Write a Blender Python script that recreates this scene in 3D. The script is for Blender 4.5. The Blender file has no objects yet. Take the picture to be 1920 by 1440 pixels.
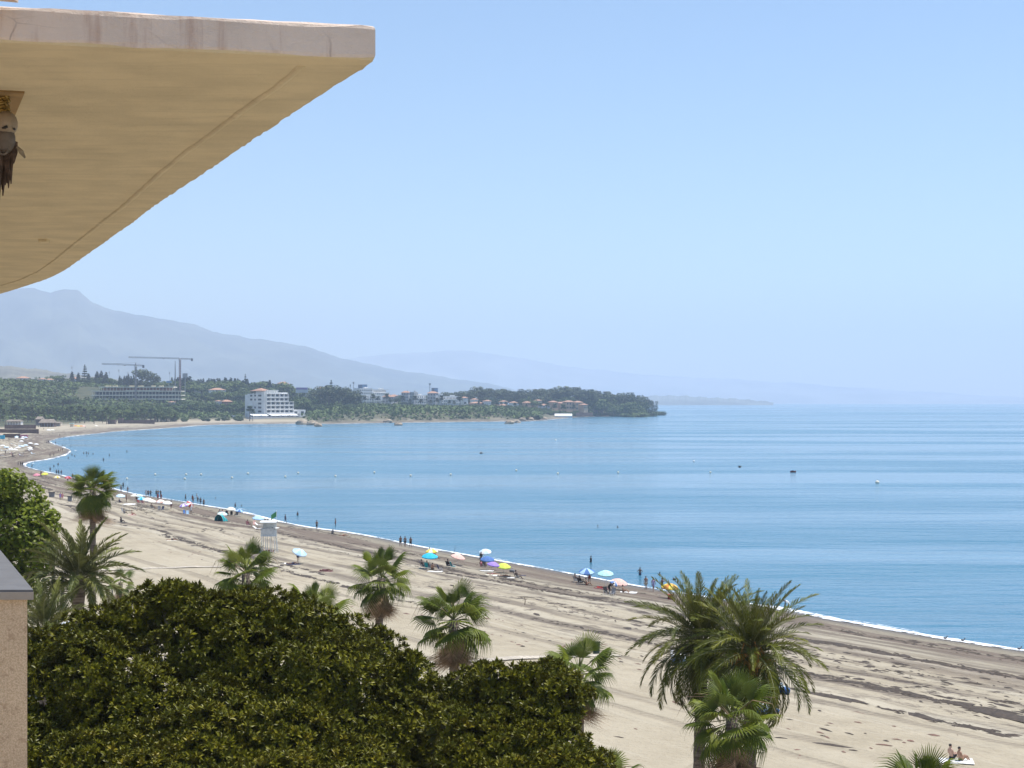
import bpy, math, random
import numpy as np
from mathutils import Vector, Matrix, Euler

random.seed(7); RNG = np.random.default_rng(7)
R = math.radians
SC = bpy.context.scene
COL = SC.collection

# ------------------------------------------------------------------ camera, world, sun, exposure
H = 24.0                 # eye height above the sea
FPX = 3200.0             # focal length in pixels of a 1920 wide frame
LVL = 752.0              # pixel row of the eye level
cam_d = bpy.data.cameras.new('camera'); cam = bpy.data.objects.new('camera', cam_d); COL.objects.link(cam)
cam.location = (0, 0, H); cam.rotation_euler = (R(90), 0, 0)
cam_d.sensor_width = 36.0; cam_d.lens = FPX / 1920 * 36.0
cam_d.shift_y = (LVL - 720) / 1920
cam_d.clip_start = 0.1; cam_d.clip_end = 60000
SC.camera = cam

SUN_EL, SUN_AZ = R(73), R(68)        # azimuth measured clockwise from +Y (view direction)
sun_dir = Vector((math.sin(SUN_AZ) * math.cos(SUN_EL), math.cos(SUN_AZ) * math.cos(SUN_EL), math.sin(SUN_EL)))
world = bpy.data.worlds.new('World'); SC.world = world; world.use_nodes = True
wn = world.node_tree.nodes; wl = world.node_tree.links
sky = wn.new('ShaderNodeTexSky'); sky.sky_type = 'NISHITA'; sky.sun_disc = False
sky.sun_elevation = SUN_EL; sky.sun_rotation = SUN_AZ
sky.air_density = 1.0; sky.dust_density = 0.3; sky.ozone_density = 4.0
bg = wn['Background']; bg.inputs[1].default_value = 0.12
wl.new(sky.outputs[0], bg.inputs[0])

sl = bpy.data.lights.new('sun', 'SUN'); so = bpy.data.objects.new('sun', sl); COL.objects.link(so)
sl.energy = 4.9; sl.angle = R(0.5); sl.color = (1.0, 0.965, 0.91)
so.rotation_euler = (-sun_dir).to_track_quat('-Z', 'Y').to_euler(); so.location = (0, 0, 200)

SC.view_settings.view_transform = 'Standard'; SC.view_settings.look = 'None'
SC.view_settings.exposure = 0.40; SC.view_settings.gamma = 1.0
SC.view_settings.use_curve_mapping = False
try:
    SC.cycles.max_bounces = 6; SC.cycles.transparent_max_bounces = 6; SC.cycles.volume_bounces = 2
    SC.cycles.caustics_reflective = False; SC.cycles.caustics_refractive = False
except Exception: pass
HAZE_DENSITY = 0.9e-4

# ------------------------------------------------------------------ helpers
def tag(o, label=None, cat=None, group=None, kind=None):
    if label: o['label'] = label
    if cat: o['category'] = cat
    if group: o['group'] = group
    if kind: o['kind'] = kind
    return o

def empty(name, loc, rz=0.0):
    o = bpy.data.objects.new(name, None); COL.objects.link(o)
    o.location = loc; o.rotation_euler = (0, 0, rz); o.empty_display_size = 0.2
    return o

def link(name, me, parent=None, loc=None, rot=None, scale=None):
    o = bpy.data.objects.new(name, me); COL.objects.link(o)
    if parent: o.parent = parent
    if loc is not None: o.location = loc
    if rot is not None: o.rotation_euler = rot
    if scale is not None: o.scale = (scale,) * 3 if np.isscalar(scale) else scale
    return o

def mesh_np(name, V, T, mats, mi=None, smooth=False, Q=None, attrs=None):
    """mesh from numpy triangles T (n x 3) and/or quads Q"""
    me = bpy.data.meshes.new(name)
    V = np.asarray(V, dtype=np.float32)
    T = np.zeros((0, 3), np.int32) if T is None or len(T) == 0 else np.asarray(T, np.int32)
    Q = np.zeros((0, 4), np.int32) if Q is None or len(Q) == 0 else np.asarray(Q, np.int32)
    me.vertices.add(len(V)); me.vertices.foreach_set('co', V.ravel())
    nl = T.size + Q.size
    me.loops.add(nl); me.loops.foreach_set('vertex_index', np.concatenate([T.ravel(), Q.ravel()]))
    me.polygons.add(len(T) + len(Q))
    ls = np.concatenate([np.arange(len(T)) * 3, T.size + np.arange(len(Q)) * 4]).astype(np.int32)
    me.polygons.foreach_set('loop_start', ls)
    if mi is not None: me.polygons.foreach_set('material_index', np.asarray(mi, np.int32))
    if smooth: me.polygons.foreach_set('use_smooth', np.ones(len(T) + len(Q), bool))
    for m in (mats if isinstance(mats, (list, tuple)) else [mats]): me.materials.append(m)
    if attrs:
        for k, a in attrs.items():
            at = me.attributes.new(k, 'FLOAT', 'POINT'); at.data.foreach_set('value', np.asarray(a, np.float32))
    me.update(calc_edges=True); me.validate()
    return me

class MB:
    """collects simple shapes into one mesh"""
    def __init__(s): s.v = []; s.f = []; s.m = []
    def add(s, vs, fs, m=0):
        b = len(s.v); s.v += [tuple(v) for v in vs]; s.f += [tuple(i + b for i in f) for f in fs]; s.m += [m] * len(fs); return s
    def box(s, c, d, rz=0.0, m=0):
        cx, cy, cz = c; x, y, z = d[0] / 2, d[1] / 2, d[2] / 2
        co, si = math.cos(rz), math.sin(rz)
        vs = [(cx + a * co - b * si, cy + a * si + b * co, cz + e) for a, b, e in
              ((-x, -y, -z), (x, -y, -z), (x, y, -z), (-x, y, -z), (-x, -y, z), (x, -y, z), (x, y, z), (-x, y, z))]
        return s.add(vs, [(0, 3, 2, 1), (4, 5, 6, 7), (0, 1, 5, 4), (1, 2, 6, 5), (2, 3, 7, 6), (3, 0, 4, 7)], m)
    def tube(s, pts, rad, n=6, m=0, cap=True):
        pts = [Vector(p) for p in pts]
        if np.isscalar(rad): rad = [rad] * len(pts)
        rings = []; a = None
        for i, p in enumerate(pts):
            t = (pts[min(i + 1, len(pts) - 1)] - pts[max(i - 1, 0)]).normalized()
            if a is None: a = t.orthogonal().normalized()
            else:
                a = (a - t * a.dot(t)); a = a.normalized() if a.length > 1e-6 else t.orthogonal().normalized()
            b = t.cross(a)
            rings.append([p + (a * math.cos(2 * math.pi * k / n) + b * math.sin(2 * math.pi * k / n)) * rad[i] for k in range(n)])
        vs = [v for r in rings for v in r]; fs = []
        for i in range(len(pts) - 1):
            for k in range(n):
                fs.append((i * n + k, i * n + (k + 1) % n, (i + 1) * n + (k + 1) % n, (i + 1) * n + k))
        if cap: fs += [tuple(reversed(range(n))), tuple(range((len(pts) - 1) * n, len(pts) * n))]
        return s.add(vs, fs, m)
    def ball(s, c, r, n=8, k=5, m=0):
        r = (r, r, r) if np.isscalar(r) else r
        vs = [(c[0], c[1], c[2] - r[2])]
        for j in range(1, k):
            t = -math.pi / 2 + math.pi * j / k
            vs += [(c[0] + r[0] * math.cos(t) * math.cos(2 * math.pi * i / n), c[1] + r[1] * math.cos(t) * math.sin(2 * math.pi * i / n), c[2] + r[2] * math.sin(t)) for i in range(n)]
        vs.append((c[0], c[1], c[2] + r[2])); fs = []
        for i in range(n):
            fs.append((0, 1 + (i + 1) % n, 1 + i)); fs.append((len(vs) - 1, 1 + (k - 2) * n + i, 1 + (k - 2) * n + (i + 1) % n))
            for j in range(k - 2):
                fs.append((1 + j * n + i, 1 + j * n + (i + 1) % n, 1 + (j + 1) * n + (i + 1) % n, 1 + (j + 1) * n + i))
        return s.add(vs, fs, m)
    def prism(s, poly, z0, z1, m=0):
        n = len(poly); vs = [(x, y, z0) for x, y in poly] + [(x, y, z1) for x, y in poly]
        return s.add(vs, [tuple(reversed(range(n))), tuple(range(n, 2 * n))] + [(i, (i + 1) % n, n + (i + 1) % n, n + i) for i in range(n)], m)
    def mesh(s, name, mats, smooth=False):
        me = bpy.data.meshes.new(name); me.from_pydata(s.v, [], s.f)
        for m in (mats if isinstance(mats, (list, tuple)) else [mats]): me.materials.append(m)
        me.polygons.foreach_set('material_index', s.m)
        if smooth: me.polygons.foreach_set('use_smooth', [True] * len(s.f))
        me.update(); return me
    def build(s, name, mats, parent=None, loc=None, smooth=False, rot=None):
        return link(name, s.mesh(name, mats, smooth), parent, loc, rot)

_o1 = 'first second third fourth fifth sixth seventh eighth ninth tenth eleventh twelfth thirteenth fourteenth fifteenth sixteenth seventeenth eighteenth nineteenth'.split()
ORD = _o1 + [t + e for t, tt in (('twent', 'twenty'), ('thirt', 'thirty'), ('fort', 'forty'), ('fift', 'fifty')) for t, e in [(t, 'ieth')] + [(tt + '-', w) for w in _o1[:9]]]

# ------------------------------------------------------------------ materials
class NT:
    def __init__(s, name):
        s.mat = bpy.data.materials.new(name); s.mat.use_nodes = True
        s.t = s.mat.node_tree; s.n = s.t.nodes; s.l = s.t.links; s.b = s.n['Principled BSDF']
    def node(s, typ, **kw):
        x = s.n.new(typ)
        for k, v in kw.items(): setattr(x, k, v)
        return x
    def set(s, sock, v):
        if hasattr(v, 'is_linked') or isinstance(v, bpy.types.NodeSocket): s.l.new(v, sock)
        else: sock.default_value = v
    def math(s, op, a, b=0.0, c=0.0, clamp=False):
        x = s.node('ShaderNodeMath', operation=op, use_clamp=clamp)
        s.set(x.inputs[0], a); s.set(x.inputs[1], b); s.set(x.inputs[2], c); return x.outputs[0]
    def mix(s, f, a, b, blend='MIX'):
        x = s.node('ShaderNodeMix', data_type='RGBA', blend_type=blend)
        s.set(x.inputs['Factor'], f); s.set(x.inputs[6], rgba(a) if isinstance(a, tuple) else a); s.set(x.inputs[7], rgba(b) if isinstance(b, tuple) else b)
        return x.outputs[2]
    def noise(s, vec=None, scale=1.0, detail=3.0, rough=0.55, dim='3D', w=None):
        x = s.node('ShaderNodeTexNoise', noise_dimensions=dim)
        if vec is not None: s.l.new(vec, x.inputs['Vector'])
        s.set(x.inputs['Scale'], scale); x.inputs['Detail'].default_value = detail; x.inputs['Roughness'].default_value = rough
        if w is not None: s.set(x.inputs['W'], w)
        return x.outputs['Fac']
    def step(s, v, a, b):
        x = s.node('ShaderNodeMapRange', interpolation_type='SMOOTHSTEP')
        s.set(x.inputs[0], v); x.inputs[1].default_value = a; x.inputs[2].default_value = b
        return x.outputs[0]
    def xyz(s, x, y, z=0.0):
        c = s.node('ShaderNodeCombineXYZ'); s.set(c.inputs[0], x); s.set(c.inputs[1], y); s.set(c.inputs[2], z); return c.outputs[0]
    def attr(s, name):
        a = s.node('ShaderNodeAttribute', attribute_name=name); return a.outputs['Fac']
    def coord(s, scale=(1, 1, 1), which='Object'):
        tc = s.node('ShaderNodeTexCoord'); m = s.node('ShaderNodeMapping'); m.inputs['Scale'].default_value = scale
        s.l.new(tc.outputs[which], m.inputs[0]); return m.outputs[0]
    def bump(s, h, strength=0.5, dist=0.1, normal=None):
        x = s.node('ShaderNodeBump'); s.set(x.inputs['Height'], h); s.set(x.inputs['Strength'], strength); x.inputs['Distance'].default_value = dist
        if normal is not None: s.l.new(normal, x.inputs['Normal'])
        return x.outputs[0]
    def out(s, color=None, rough=None, normal=None):
        if color is not None: s.set(s.b.inputs['Base Color'], rgba(color) if isinstance(color, tuple) else color)
        if rough is not None: s.set(s.b.inputs['Roughness'], rough)
        if normal is not None: s.l.new(normal, s.b.inputs['Normal'])
        return s.mat

def rgba(c): return (c[0], c[1], c[2], 1.0)

_mc = {}
def simple(name, c, rough=0.7, var=0.25, scale=3.0, bump=0.0, rand=0.0, metal=0.0):
    """plain painted / cloth / plaster stuff: colour with grain, optional per object variation"""
    if name in _mc: return _mc[name]
    g = NT(name); v = g.coord()
    f = g.noise(v, scale, 4, 0.6)
    c2 = tuple(max(0, x * (1 - var)) for x in c); c3 = tuple(min(1, x * (1 + var * 0.5)) for x in c)
    col = g.mix(g.step(f, 0.3, 0.7), c2, c3)
    if rand:
        oi = g.node('ShaderNodeObjectInfo')
        k = g.math('MULTIPLY_ADD', oi.outputs['Random'], rand, 1 - rand / 2)
        h = g.node('ShaderNodeHueSaturation'); g.l.new(k, h.inputs['Value']); g.l.new(col, h.inputs['Color']); col = h.outputs[0]
    n = g.bump(f, bump, 0.05) if bump else None
    g.b.inputs['Metallic'].default_value = metal
    _mc[name] = g.out(col, rough, n); return _mc[name]

def leafmat(name, top, under, tip=None, rough=0.4, rand=0.35, spec=0.5, trans=0.25):
    g = NT(name); geo = g.node('ShaderNodeNewGeometry'); oi = g.node('ShaderNodeObjectInfo')
    f = g.noise(g.coord(which='Object'), 0.9, 2, 0.6)
    isl = geo.outputs['Random Per Island']
    col = g.mix(isl, tuple(x * 0.72 for x in top), tuple(min(1, x * 1.25) for x in (tip or top)))
    col = g.mix(g.step(f, 0.35, 0.7), col, tuple(x * 0.9 for x in top))
    col = g.mix(geo.outputs['Backfacing'], col, under)
    hs = g.node('ShaderNodeHueSaturation'); g.l.new(col, hs.inputs['Color'])
    g.l.new(g.math('MULTIPLY_ADD', oi.outputs['Random'], rand, 1 - rand / 2), hs.inputs['Value'])
    g.l.new(g.math('MULTIPLY_ADD', oi.outputs['Random'], -0.03, 0.515), hs.inputs['Hue'])
    g.out(hs.outputs[0], rough)
    g.b.inputs['Specular IOR Level'].default_value = spec
    if trans:
        tr = g.node('ShaderNodeBsdfTranslucent'); g.l.new(hs.outputs[0], tr.inputs[0])
        ms = g.node('ShaderNodeMixShader'); ms.inputs[0].default_value = trans
        g.l.new(g.b.outputs[0], ms.inputs[1]); g.l.new(tr.outputs[0], ms.inputs[2])
        g.l.new(ms.outputs[0], g.n['Material Output'].inputs['Surface'])
    return g.mat

# ------------------------------------------------------------------ picture <-> place
def X_of(px, d): return (px - 960.0) / FPX * d
def Z_of(py, d): return H - (py - LVL) / FPX * d
def P(px, py, d): return Vector((X_of(px, d), d, Z_of(py, d)))

shore_px = [(1920,1222),(1772,1200),(1650,1179),(1560,1163),(1451,1141),(1340,1124),(1239,1108),(1173,1097),(1088,1081),(1011,1066),(935,1053),(880,1043),
 (779,1025),(726,1013),(655,999),(576,990),(512,976.5),(442,958),(403,952),(365,946),(317,937),(250,927),(217,918),(138,897),(80,884),(50,877),(44,871),(58,866),(97,861),
 (128,851),(134,845),(117,838),(96,831),(92,827),(113,821),(143,817),(183,813),(217,809),(317,803),(370,798),(420,796),(553,794.5),(637,795),(720,793),(823,792),(940,790),
 (1005,789.5),(1023,787.5),(1057,785),(1083,782),(1173,780),(1240,778)]
def sea_pt(px, py):
    d = H * FPX / (py - LVL); return (X_of(px, d), d)
pts = [(2600., -3200.), (1200., -1450.), (420., -360.), (300., -180.), (145., 3.)] + [sea_pt(*p) for p in shore_px] + [(245., 3080.), (120., 3400.), (-200., 4000.), (-700., 5200.), (-1500., 6400.), (-2500., 9000.)]
pl = np.array(pts)
for _ in range(2):                                   # Chaikin rounding
    q = np.empty((2 * len(pl) - 2, 2)); q[0::2] = pl[:-1] * .75 + pl[1:] * .25; q[1::2] = pl[:-1] * .25 + pl[1:] * .75
    pl = np.vstack([pl[:1], q, pl[-1:]])
seg = np.hypot(*(pl[1:] - pl[:-1]).T); acc = np.concatenate([[0], np.cumsum(seg)])
def resample(step_fn):
    s = [0.0]
    while s[-1] < acc[-1]:
        p = np.interp(s[-1], acc, pl[:, 1]); s.append(s[-1] + step_fn(p))
    s = np.array(s[:-1]); return s, np.stack([np.interp(s, acc, pl[:, 0]), np.interp(s, acc, pl[:, 1])], 1)
SH_S, SH = resample(lambda y: 4 if y < 700 else (10 if y < 3200 else 80))
_A = SH[:-1]; _D = SH[1:] - SH[:-1]; _L2 = (_D ** 2).sum(1)
def shore_dist(xy):
    """signed distance inland of the waterline (land positive) and arc length along it"""
    xy = np.atleast_2d(np.asarray(xy, float)); sd = np.empty(len(xy)); al = np.empty(len(xy))
    for i in range(0, len(xy), 4000):
        q = xy[i:i + 4000]
        rx = q[:, 0:1] - _A[None, :, 0]; ry = q[:, 1:2] - _A[None, :, 1]
        t = np.clip((rx * _D[:, 0] + ry * _D[:, 1]) / _L2, 0, 1)
        ex = rx - t * _D[:, 0]; ey = ry - t * _D[:, 1]
        d2 = ex * ex + ey * ey; k = d2.argmin(1); r = np.arange(len(q))
        cr = _D[k, 0] * ry[r, k] - _D[k, 1] * rx[r, k]
        sd[i:i + 4000] = np.sqrt(d2[r, k]) * np.where(cr > 0, 1, -1)
        al[i:i + 4000] = SH_S[k] + t[r, k] * np.sqrt(_L2[k])
    return sd, al
def sms(x, a, b):
    t = np.clip((np.asarray(x, float) - a) / (b - a), 0, 1); return t * t * (3 - 2 * t)
def land_z(x, y, sd):
    x = np.asarray(x, float); y = np.asarray(y, float); sd = np.asarray(sd, float)
    z = np.where(sd < 0, np.maximum(sd * 0.11, -4.0), 0.0)
    z = z + 1.7 * sms(sd, -4, 24) * (sd > -4) + 0.7 * sms(sd, 20, 60)
    und = 0.10 * np.sin(x * 0.23 + y * 0.11) * np.sin(y * 0.17 - x * 0.07) + 0.05 * np.sin(x * .9 + 1.3) * np.sin(y * .8)
    z = z + und * sms(sd, 6, 20)
    r = x / np.maximum(y, 1)
    far = sms(y, 1400, 1800)
    w = np.interp(r, [-.5, -.3, -.16, -.08, 0, .09], [1, 1, .80, .52, .30, .12])
    z = z + far * (44 * w * sms(sd, 140, 760) + 3.5 * sms(sd, 60, 130) + 7.0 * sms(r, -.125, -.10) * sms(sd, 14, 60))
    return z
def ground_at(x, y):
    sd, al = shore_dist([(x, y)]); return float(land_z(x, y, sd)[0])
def G(px, py):
    """the point of the ground that shows at a pixel of the photograph"""
    z = 1.0
    for _ in range(12):
        d = (H - z) * FPX / (py - LVL); x = X_of(px, d); z = 0.5 * z + 0.5 * ground_at(x, d)
    return Vector((x, d, max(z, -5)))
def W(px, py):
    d = H * FPX / (py - LVL); return Vector((X_of(px, d), d, 0.0))
def GD(px, d):
    x = X_of(px, d); return Vector((x, d, ground_at(x, d)))
# ------------------------------------------------------------------ haze, sea, land, mountains
def build_haze():
    g = NT('haze_air'); g.n.remove(g.b)
    pv = g.node('ShaderNodeVolumePrincipled'); pv.inputs['Color'].default_value = (0.70, 0.82, 1.0, 1)
    pv.inputs['Density'].default_value = HAZE_DENSITY; pv.inputs['Anisotropy'].default_value = 0.0
    g.l.new(pv.outputs[0], g.n['Material Output'].inputs['Volume'])
    b = MB().box((0, 0, 0), (52000, 52000, 1)); o = b.build('haze', g.mat)
    o.scale = (1, 1, 1130); o.location = (0, 0, 1130 / 2 - 7)
    tag(o, kind='stuff')
build_haze()

def sea_mat():
    g = NT('sea_water'); tc = g.node('ShaderNodeTexCoord'); ob = tc.outputs['Object']
    def mp(sx, sy, rz=0.0):
        m = g.node('ShaderNodeMapping'); m.inputs['Scale'].default_value = (sx, sy, 1); m.inputs['Rotation'].default_value = (0, 0, R(rz)); g.l.new(ob, m.inputs[0]); return m.outputs[0]
    slick = g.noise(mp(.0035, .016, 4), 1, 4, .6)          # smooth slicks and rougher patches
    slick2 = g.noise(mp(.0010, .0045, -6), 1, 3, .55)
    sm = g.math('ADD', g.math('MULTIPLY', slick, .55), g.math('MULTIPLY', slick2, .45))
    rough = g.step(sm, .43, .57)
    w1 = g.noise(mp(.10, .34, 8), 1, 3, .6)
    w2 = g.noise(mp(.42, 1.0, -10), 1, 3, .62)
    w3 = g.noise(mp(.03, .085, 3), 1, 2, .5)
    w4 = g.noise(mp(.010, .042, 5), 1, 3, .55)
    h = g.math('ADD', g.math('ADD', g.math('MULTIPLY', w1, 1.0), g.math('MULTIPLY', w2, .40)), g.math('ADD', g.math('MULTIPLY', w3, 2.2), g.math('MULTIPLY', w4, 2.6)))
    nrm = g.bump(h, g.math('MULTIPLY_ADD', rough, .62, .16), 0.8)
    deep = g.mix(g.noise(mp(.0022, .006), 1, 3), (0.036, 0.130, 0.200), (0.055, 0.175, 0.245))
    g.out(deep, g.math('MULTIPLY_ADD', rough, .10, .10), nrm)
    g.b.inputs['IOR'].default_value = 1.333
    g.b.inputs['Specular IOR Level'].default_value = 0.5
    return g.mat
def build_sea():
    n = 160; ringr = [0, 300, 1200, 4000, 9000, 15000]
    V = [(0, 0, 0)]; T = []; Q = []
    for r in ringr[1:]:
        V += [(r * math.cos(2 * math.pi * k / n), r * math.sin(2 * math.pi * k / n), 0) for k in range(n)]
    for k in range(n): T.append((0, 1 + k, 1 + (k + 1) % n))
    for i in range(len(ringr) - 2):
        for k in range(n): Q.append((1 + i * n + k, 1 + (i + 1) * n + k, 1 + (i + 1) * n + (k + 1) % n, 1 + i * n + (k + 1) % n))
    tag(link('sea', mesh_np('sea', V, T, sea_mat(), Q=Q)), kind='structure')
build_sea()

def sand_mat():
    g = NT('beach_sand'); sd = g.attr('sd'); al = g.attr('al'); cover = g.attr('cover')
    tc = g.node('ShaderNodeTexCoord'); ob = tc.outputs['Object']
    def vn(sa, ss, off=0.0, detail=3, rough=.55): return g.noise(g.xyz(g.math('MULTIPLY', al, sa), g.math('MULTIPLY', sd, ss), off), 1, detail, rough)
    wob = g.math('MULTIPLY', g.math('SUBTRACT', vn(.012, 0, 3, 2), .5), 9.0)
    wob2 = g.math('MULTIPLY', g.math('SUBTRACT', vn(.03, .05, 8, 2), .5), 5.0)
    fine = g.noise(ob, 2.2, 5, .7); mid = g.noise(ob, .28, 4, .6); big = g.noise(ob, .035, 3, .55); foot = g.noise(ob, 1.1, 2, .5)
    dry = g.mix(g.step(mid, .3, .7), (0.320, 0.272, 0.192), (0.375, 0.322, 0.232))
    dry = g.mix(g.step(big, .35, .7), dry, (0.392, 0.340, 0.250))
    grey = g.mix(g.step(fine, .3, .75), (0.160, 0.142, 0.108), (0.270, 0.238, 0.178))
    s2 = g.math('ADD', sd, wob2)
    damp = g.math('SUBTRACT', 1.0, g.step(s2, 4.0, 30.0))
    col = g.mix(g.math('MULTIPLY', damp, .80), dry, grey)
    # streaks dragged along the beach by the cleaning tractors
    st = vn(.030, 1.25, 1.0, 6, .72)
    stm = g.math('MULTIPLY', g.step(st, .52, .70), g.math('MULTIPLY', g.step(sd, 6, 14), g.math('SUBTRACT', 1.0, g.step(sd, 38, 54))))
    col = g.mix(g.math('MULTIPLY', stm, .62), col, (0.140, 0.114, 0.084))
    lt = vn(.022, .9, 5.0, 5, .68)
    ltm = g.math('MULTIPLY', g.step(lt, .56, .68), g.math('MULTIPLY', g.step(sd, 12, 18), .6))
    col = g.mix(ltm, col, (0.420, 0.372, 0.285))
    hgt = g.math('MULTIPLY', stm, -.25)
    # single tyre tracks: pairs of dark dug lines with a paler ridge beside them
    tracks = [(8.5, .8, 10, .5), (11.5, 1.1, 11, .75), (14.5, .7, 12, .8), (17.5, 1.5, 13, 1.0), (20.3, .8, 13.2, .8), (23.5, 1.0, 14, .8), (26.5, .6, 15, .8), (30.5, 1.2, 16, .85), (35, 1.6, 17, 1.0), (37.6, .8, 17.1, .7), (43, .7, 18, .5), (54, .9, 19, .4), (58, .6, 19.1, .35), (76, 1.1, 20, .4), (80.2, .6, 20.1, .35), (96, .9, 21, .3), (112, 1.0, 22, .3)]
    for c, w, off, a in tracks:
        n1 = g.math('MULTIPLY', g.math('SUBTRACT', vn(.009, 0, off, 2), .5), 11.0)
        q = g.math('SUBTRACT', g.math('ADD', sd, n1), c)
        ab = g.math('ABSOLUTE', q)
        m = g.math('SUBTRACT', 1.0, g.step(ab, w * .45, w * 1.15))
        brk = g.step(vn(.05, .2, off + 5, 3), .36, .56)
        m = g.math('MULTIPLY', m, brk)
        tread = g.math('MULTIPLY_ADD', g.step(g.math('SINE', g.math('MULTIPLY', al, 9.0)), -.6, .4), .4, .6)
        col = g.mix(g.math('MULTIPLY', g.math('MULTIPLY', m, a), tread), col, (0.125, 0.100, 0.078))
        q2 = g.math('ABSOLUTE', g.math('SUBTRACT', q, w * 2.2))
        m2 = g.math('MULTIPLY', g.math('SUBTRACT', 1.0, g.step(q2, w * .5, w * 1.4)), brk)
        col = g.mix(g.math('MULTIPLY', m2, .5 * a), col, (0.43, 0.385, 0.298))
        hgt = g.math('ADD', hgt, g.math('SUBTRACT', g.math('MULTIPLY', m2, .5), m))
    # dark weed left by the tide, and reddish dried weed higher up
    wd = vn(.20, .55, 30, 6, .75); wz = g.math('MULTIPLY', g.step(s2, 5, 10), g.math('SUBTRACT', 1.0, g.step(s2, 26, 52)))
    big2 = g.step(vn(.012, .05, 33, 2), .34, .54)
    col = g.mix(g.math('MULTIPLY', g.math('MULTIPLY', g.step(wd, .535, .61), wz), big2), col, (0.072, 0.054, 0.045))
    rd = vn(.16, .55, 36, 5, .75); rz = g.math('MULTIPLY', g.step(sd, 28, 36), g.math('SUBTRACT', 1.0, g.step(sd, 60, 75)))
    col = g.mix(g.math('MULTIPLY', g.math('MULTIPLY', g.step(rd, .62, .69), rz), g.step(vn(.02, .06, 39, 2), .48, .6)), col, (0.16, 0.085, 0.062))
    # brown weed belt on the far cove
    fz = g.math('MULTIPLY', g.step(al, 1000, 1150), g.math('SUBTRACT', 1.0, g.step(sd, 16, 30)))
    fz = g.math('MULTIPLY', fz, g.step(g.math('ADD', vn(.014, .16, 50, 4, .65), g.math('MULTIPLY', damp, .08)),   .50, .62))
    col = g.mix(g.math('MULTIPLY', fz, .8), col, (0.130, 0.096, 0.074))
    spk = g.noise(ob, .75, 5, .8)
    col = g.mix(g.math('MULTIPLY', g.step(spk, .50, .62), g.math('SUBTRACT', .36, g.math('MULTIPLY', g.step(sd, 26, 60), .28))), col, (0.150, 0.128, 0.095))
    # wet strip
    wet = g.math('SUBTRACT', 1.0, g.step(g.math('ADD', sd, g.math('MULTIPLY', wob2, .5)), .3, 3.6))
    col = g.mix(g.math('MULTIPLY', wet, .75), col, (0.112, 0.095, 0.074))
    veg = g.mix(g.step(g.noise(ob, .03, 4), .4, .65), (0.044, 0.054, 0.024), (0.085, 0.082, 0.040))
    col = g.mix(cover, col, veg)
    hh = g.math('ADD', g.math('ADD', g.math('MULTIPLY', fine, .35), g.math('MULTIPLY', foot, .35)), g.math('MULTIPLY', hgt, .45))
    g.out(col, g.math('MULTIPLY_ADD', wet, -.45, .92), g.bump(hh, .9, .45))
    g.b.inputs['Specular IOR Level'].default_value = .25
    return g.mat
def build_land():
    na, nr = 420, 400
    ang = np.radians(np.concatenate([np.linspace(-180, -40, 60), np.linspace(-39, 39, 300), np.linspace(40, 180, 60)])); rr = 6.0 * (9000 / 6.0) ** (np.linspace(0, 1, nr) ** .72)
    A, RR = np.meshgrid(ang, rr, indexing='ij')
    x = (RR * np.sin(A)).ravel(); y = (RR * np.cos(A) - 4).ravel()
    sd, al = shore_dist(np.stack([x, y], 1)); z = land_z(x, y, sd)
    ok = (sd > -28 - .03 * RR.ravel())
    idx = np.arange(na * nr).reshape(na, nr)
    q = np.stack([idx[:-1, :-1], idx[:-1, 1:], idx[1:, 1:], idx[1:, :-1]], -1).reshape(-1, 4)
    q = q[ok[q].all(1)][:, ::-1]
    use = np.unique(q); mp = -np.ones(na * nr, int); mp[use] = np.arange(len(use))
    cover = np.maximum(sms(sd, 80, 120) * sms(y, 1250, 1500), sms(sd, 150, 190) * sms(y, 300, 500))
    r = x / np.maximum(y, 1); cover = np.maximum(cover, sms(sd, 12, 26) * sms(r, -.122, -.112) * (y > 1500) * .8)
    me = mesh_np('beach', np.stack([x, y, z], 1)[use], None, sand_mat(), Q=mp[q], smooth=True,
                 attrs={'sd': sd[use], 'al': al[use], 'cover': cover[use]})
    tag(link('beach', me), kind='structure')
build_land()

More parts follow.
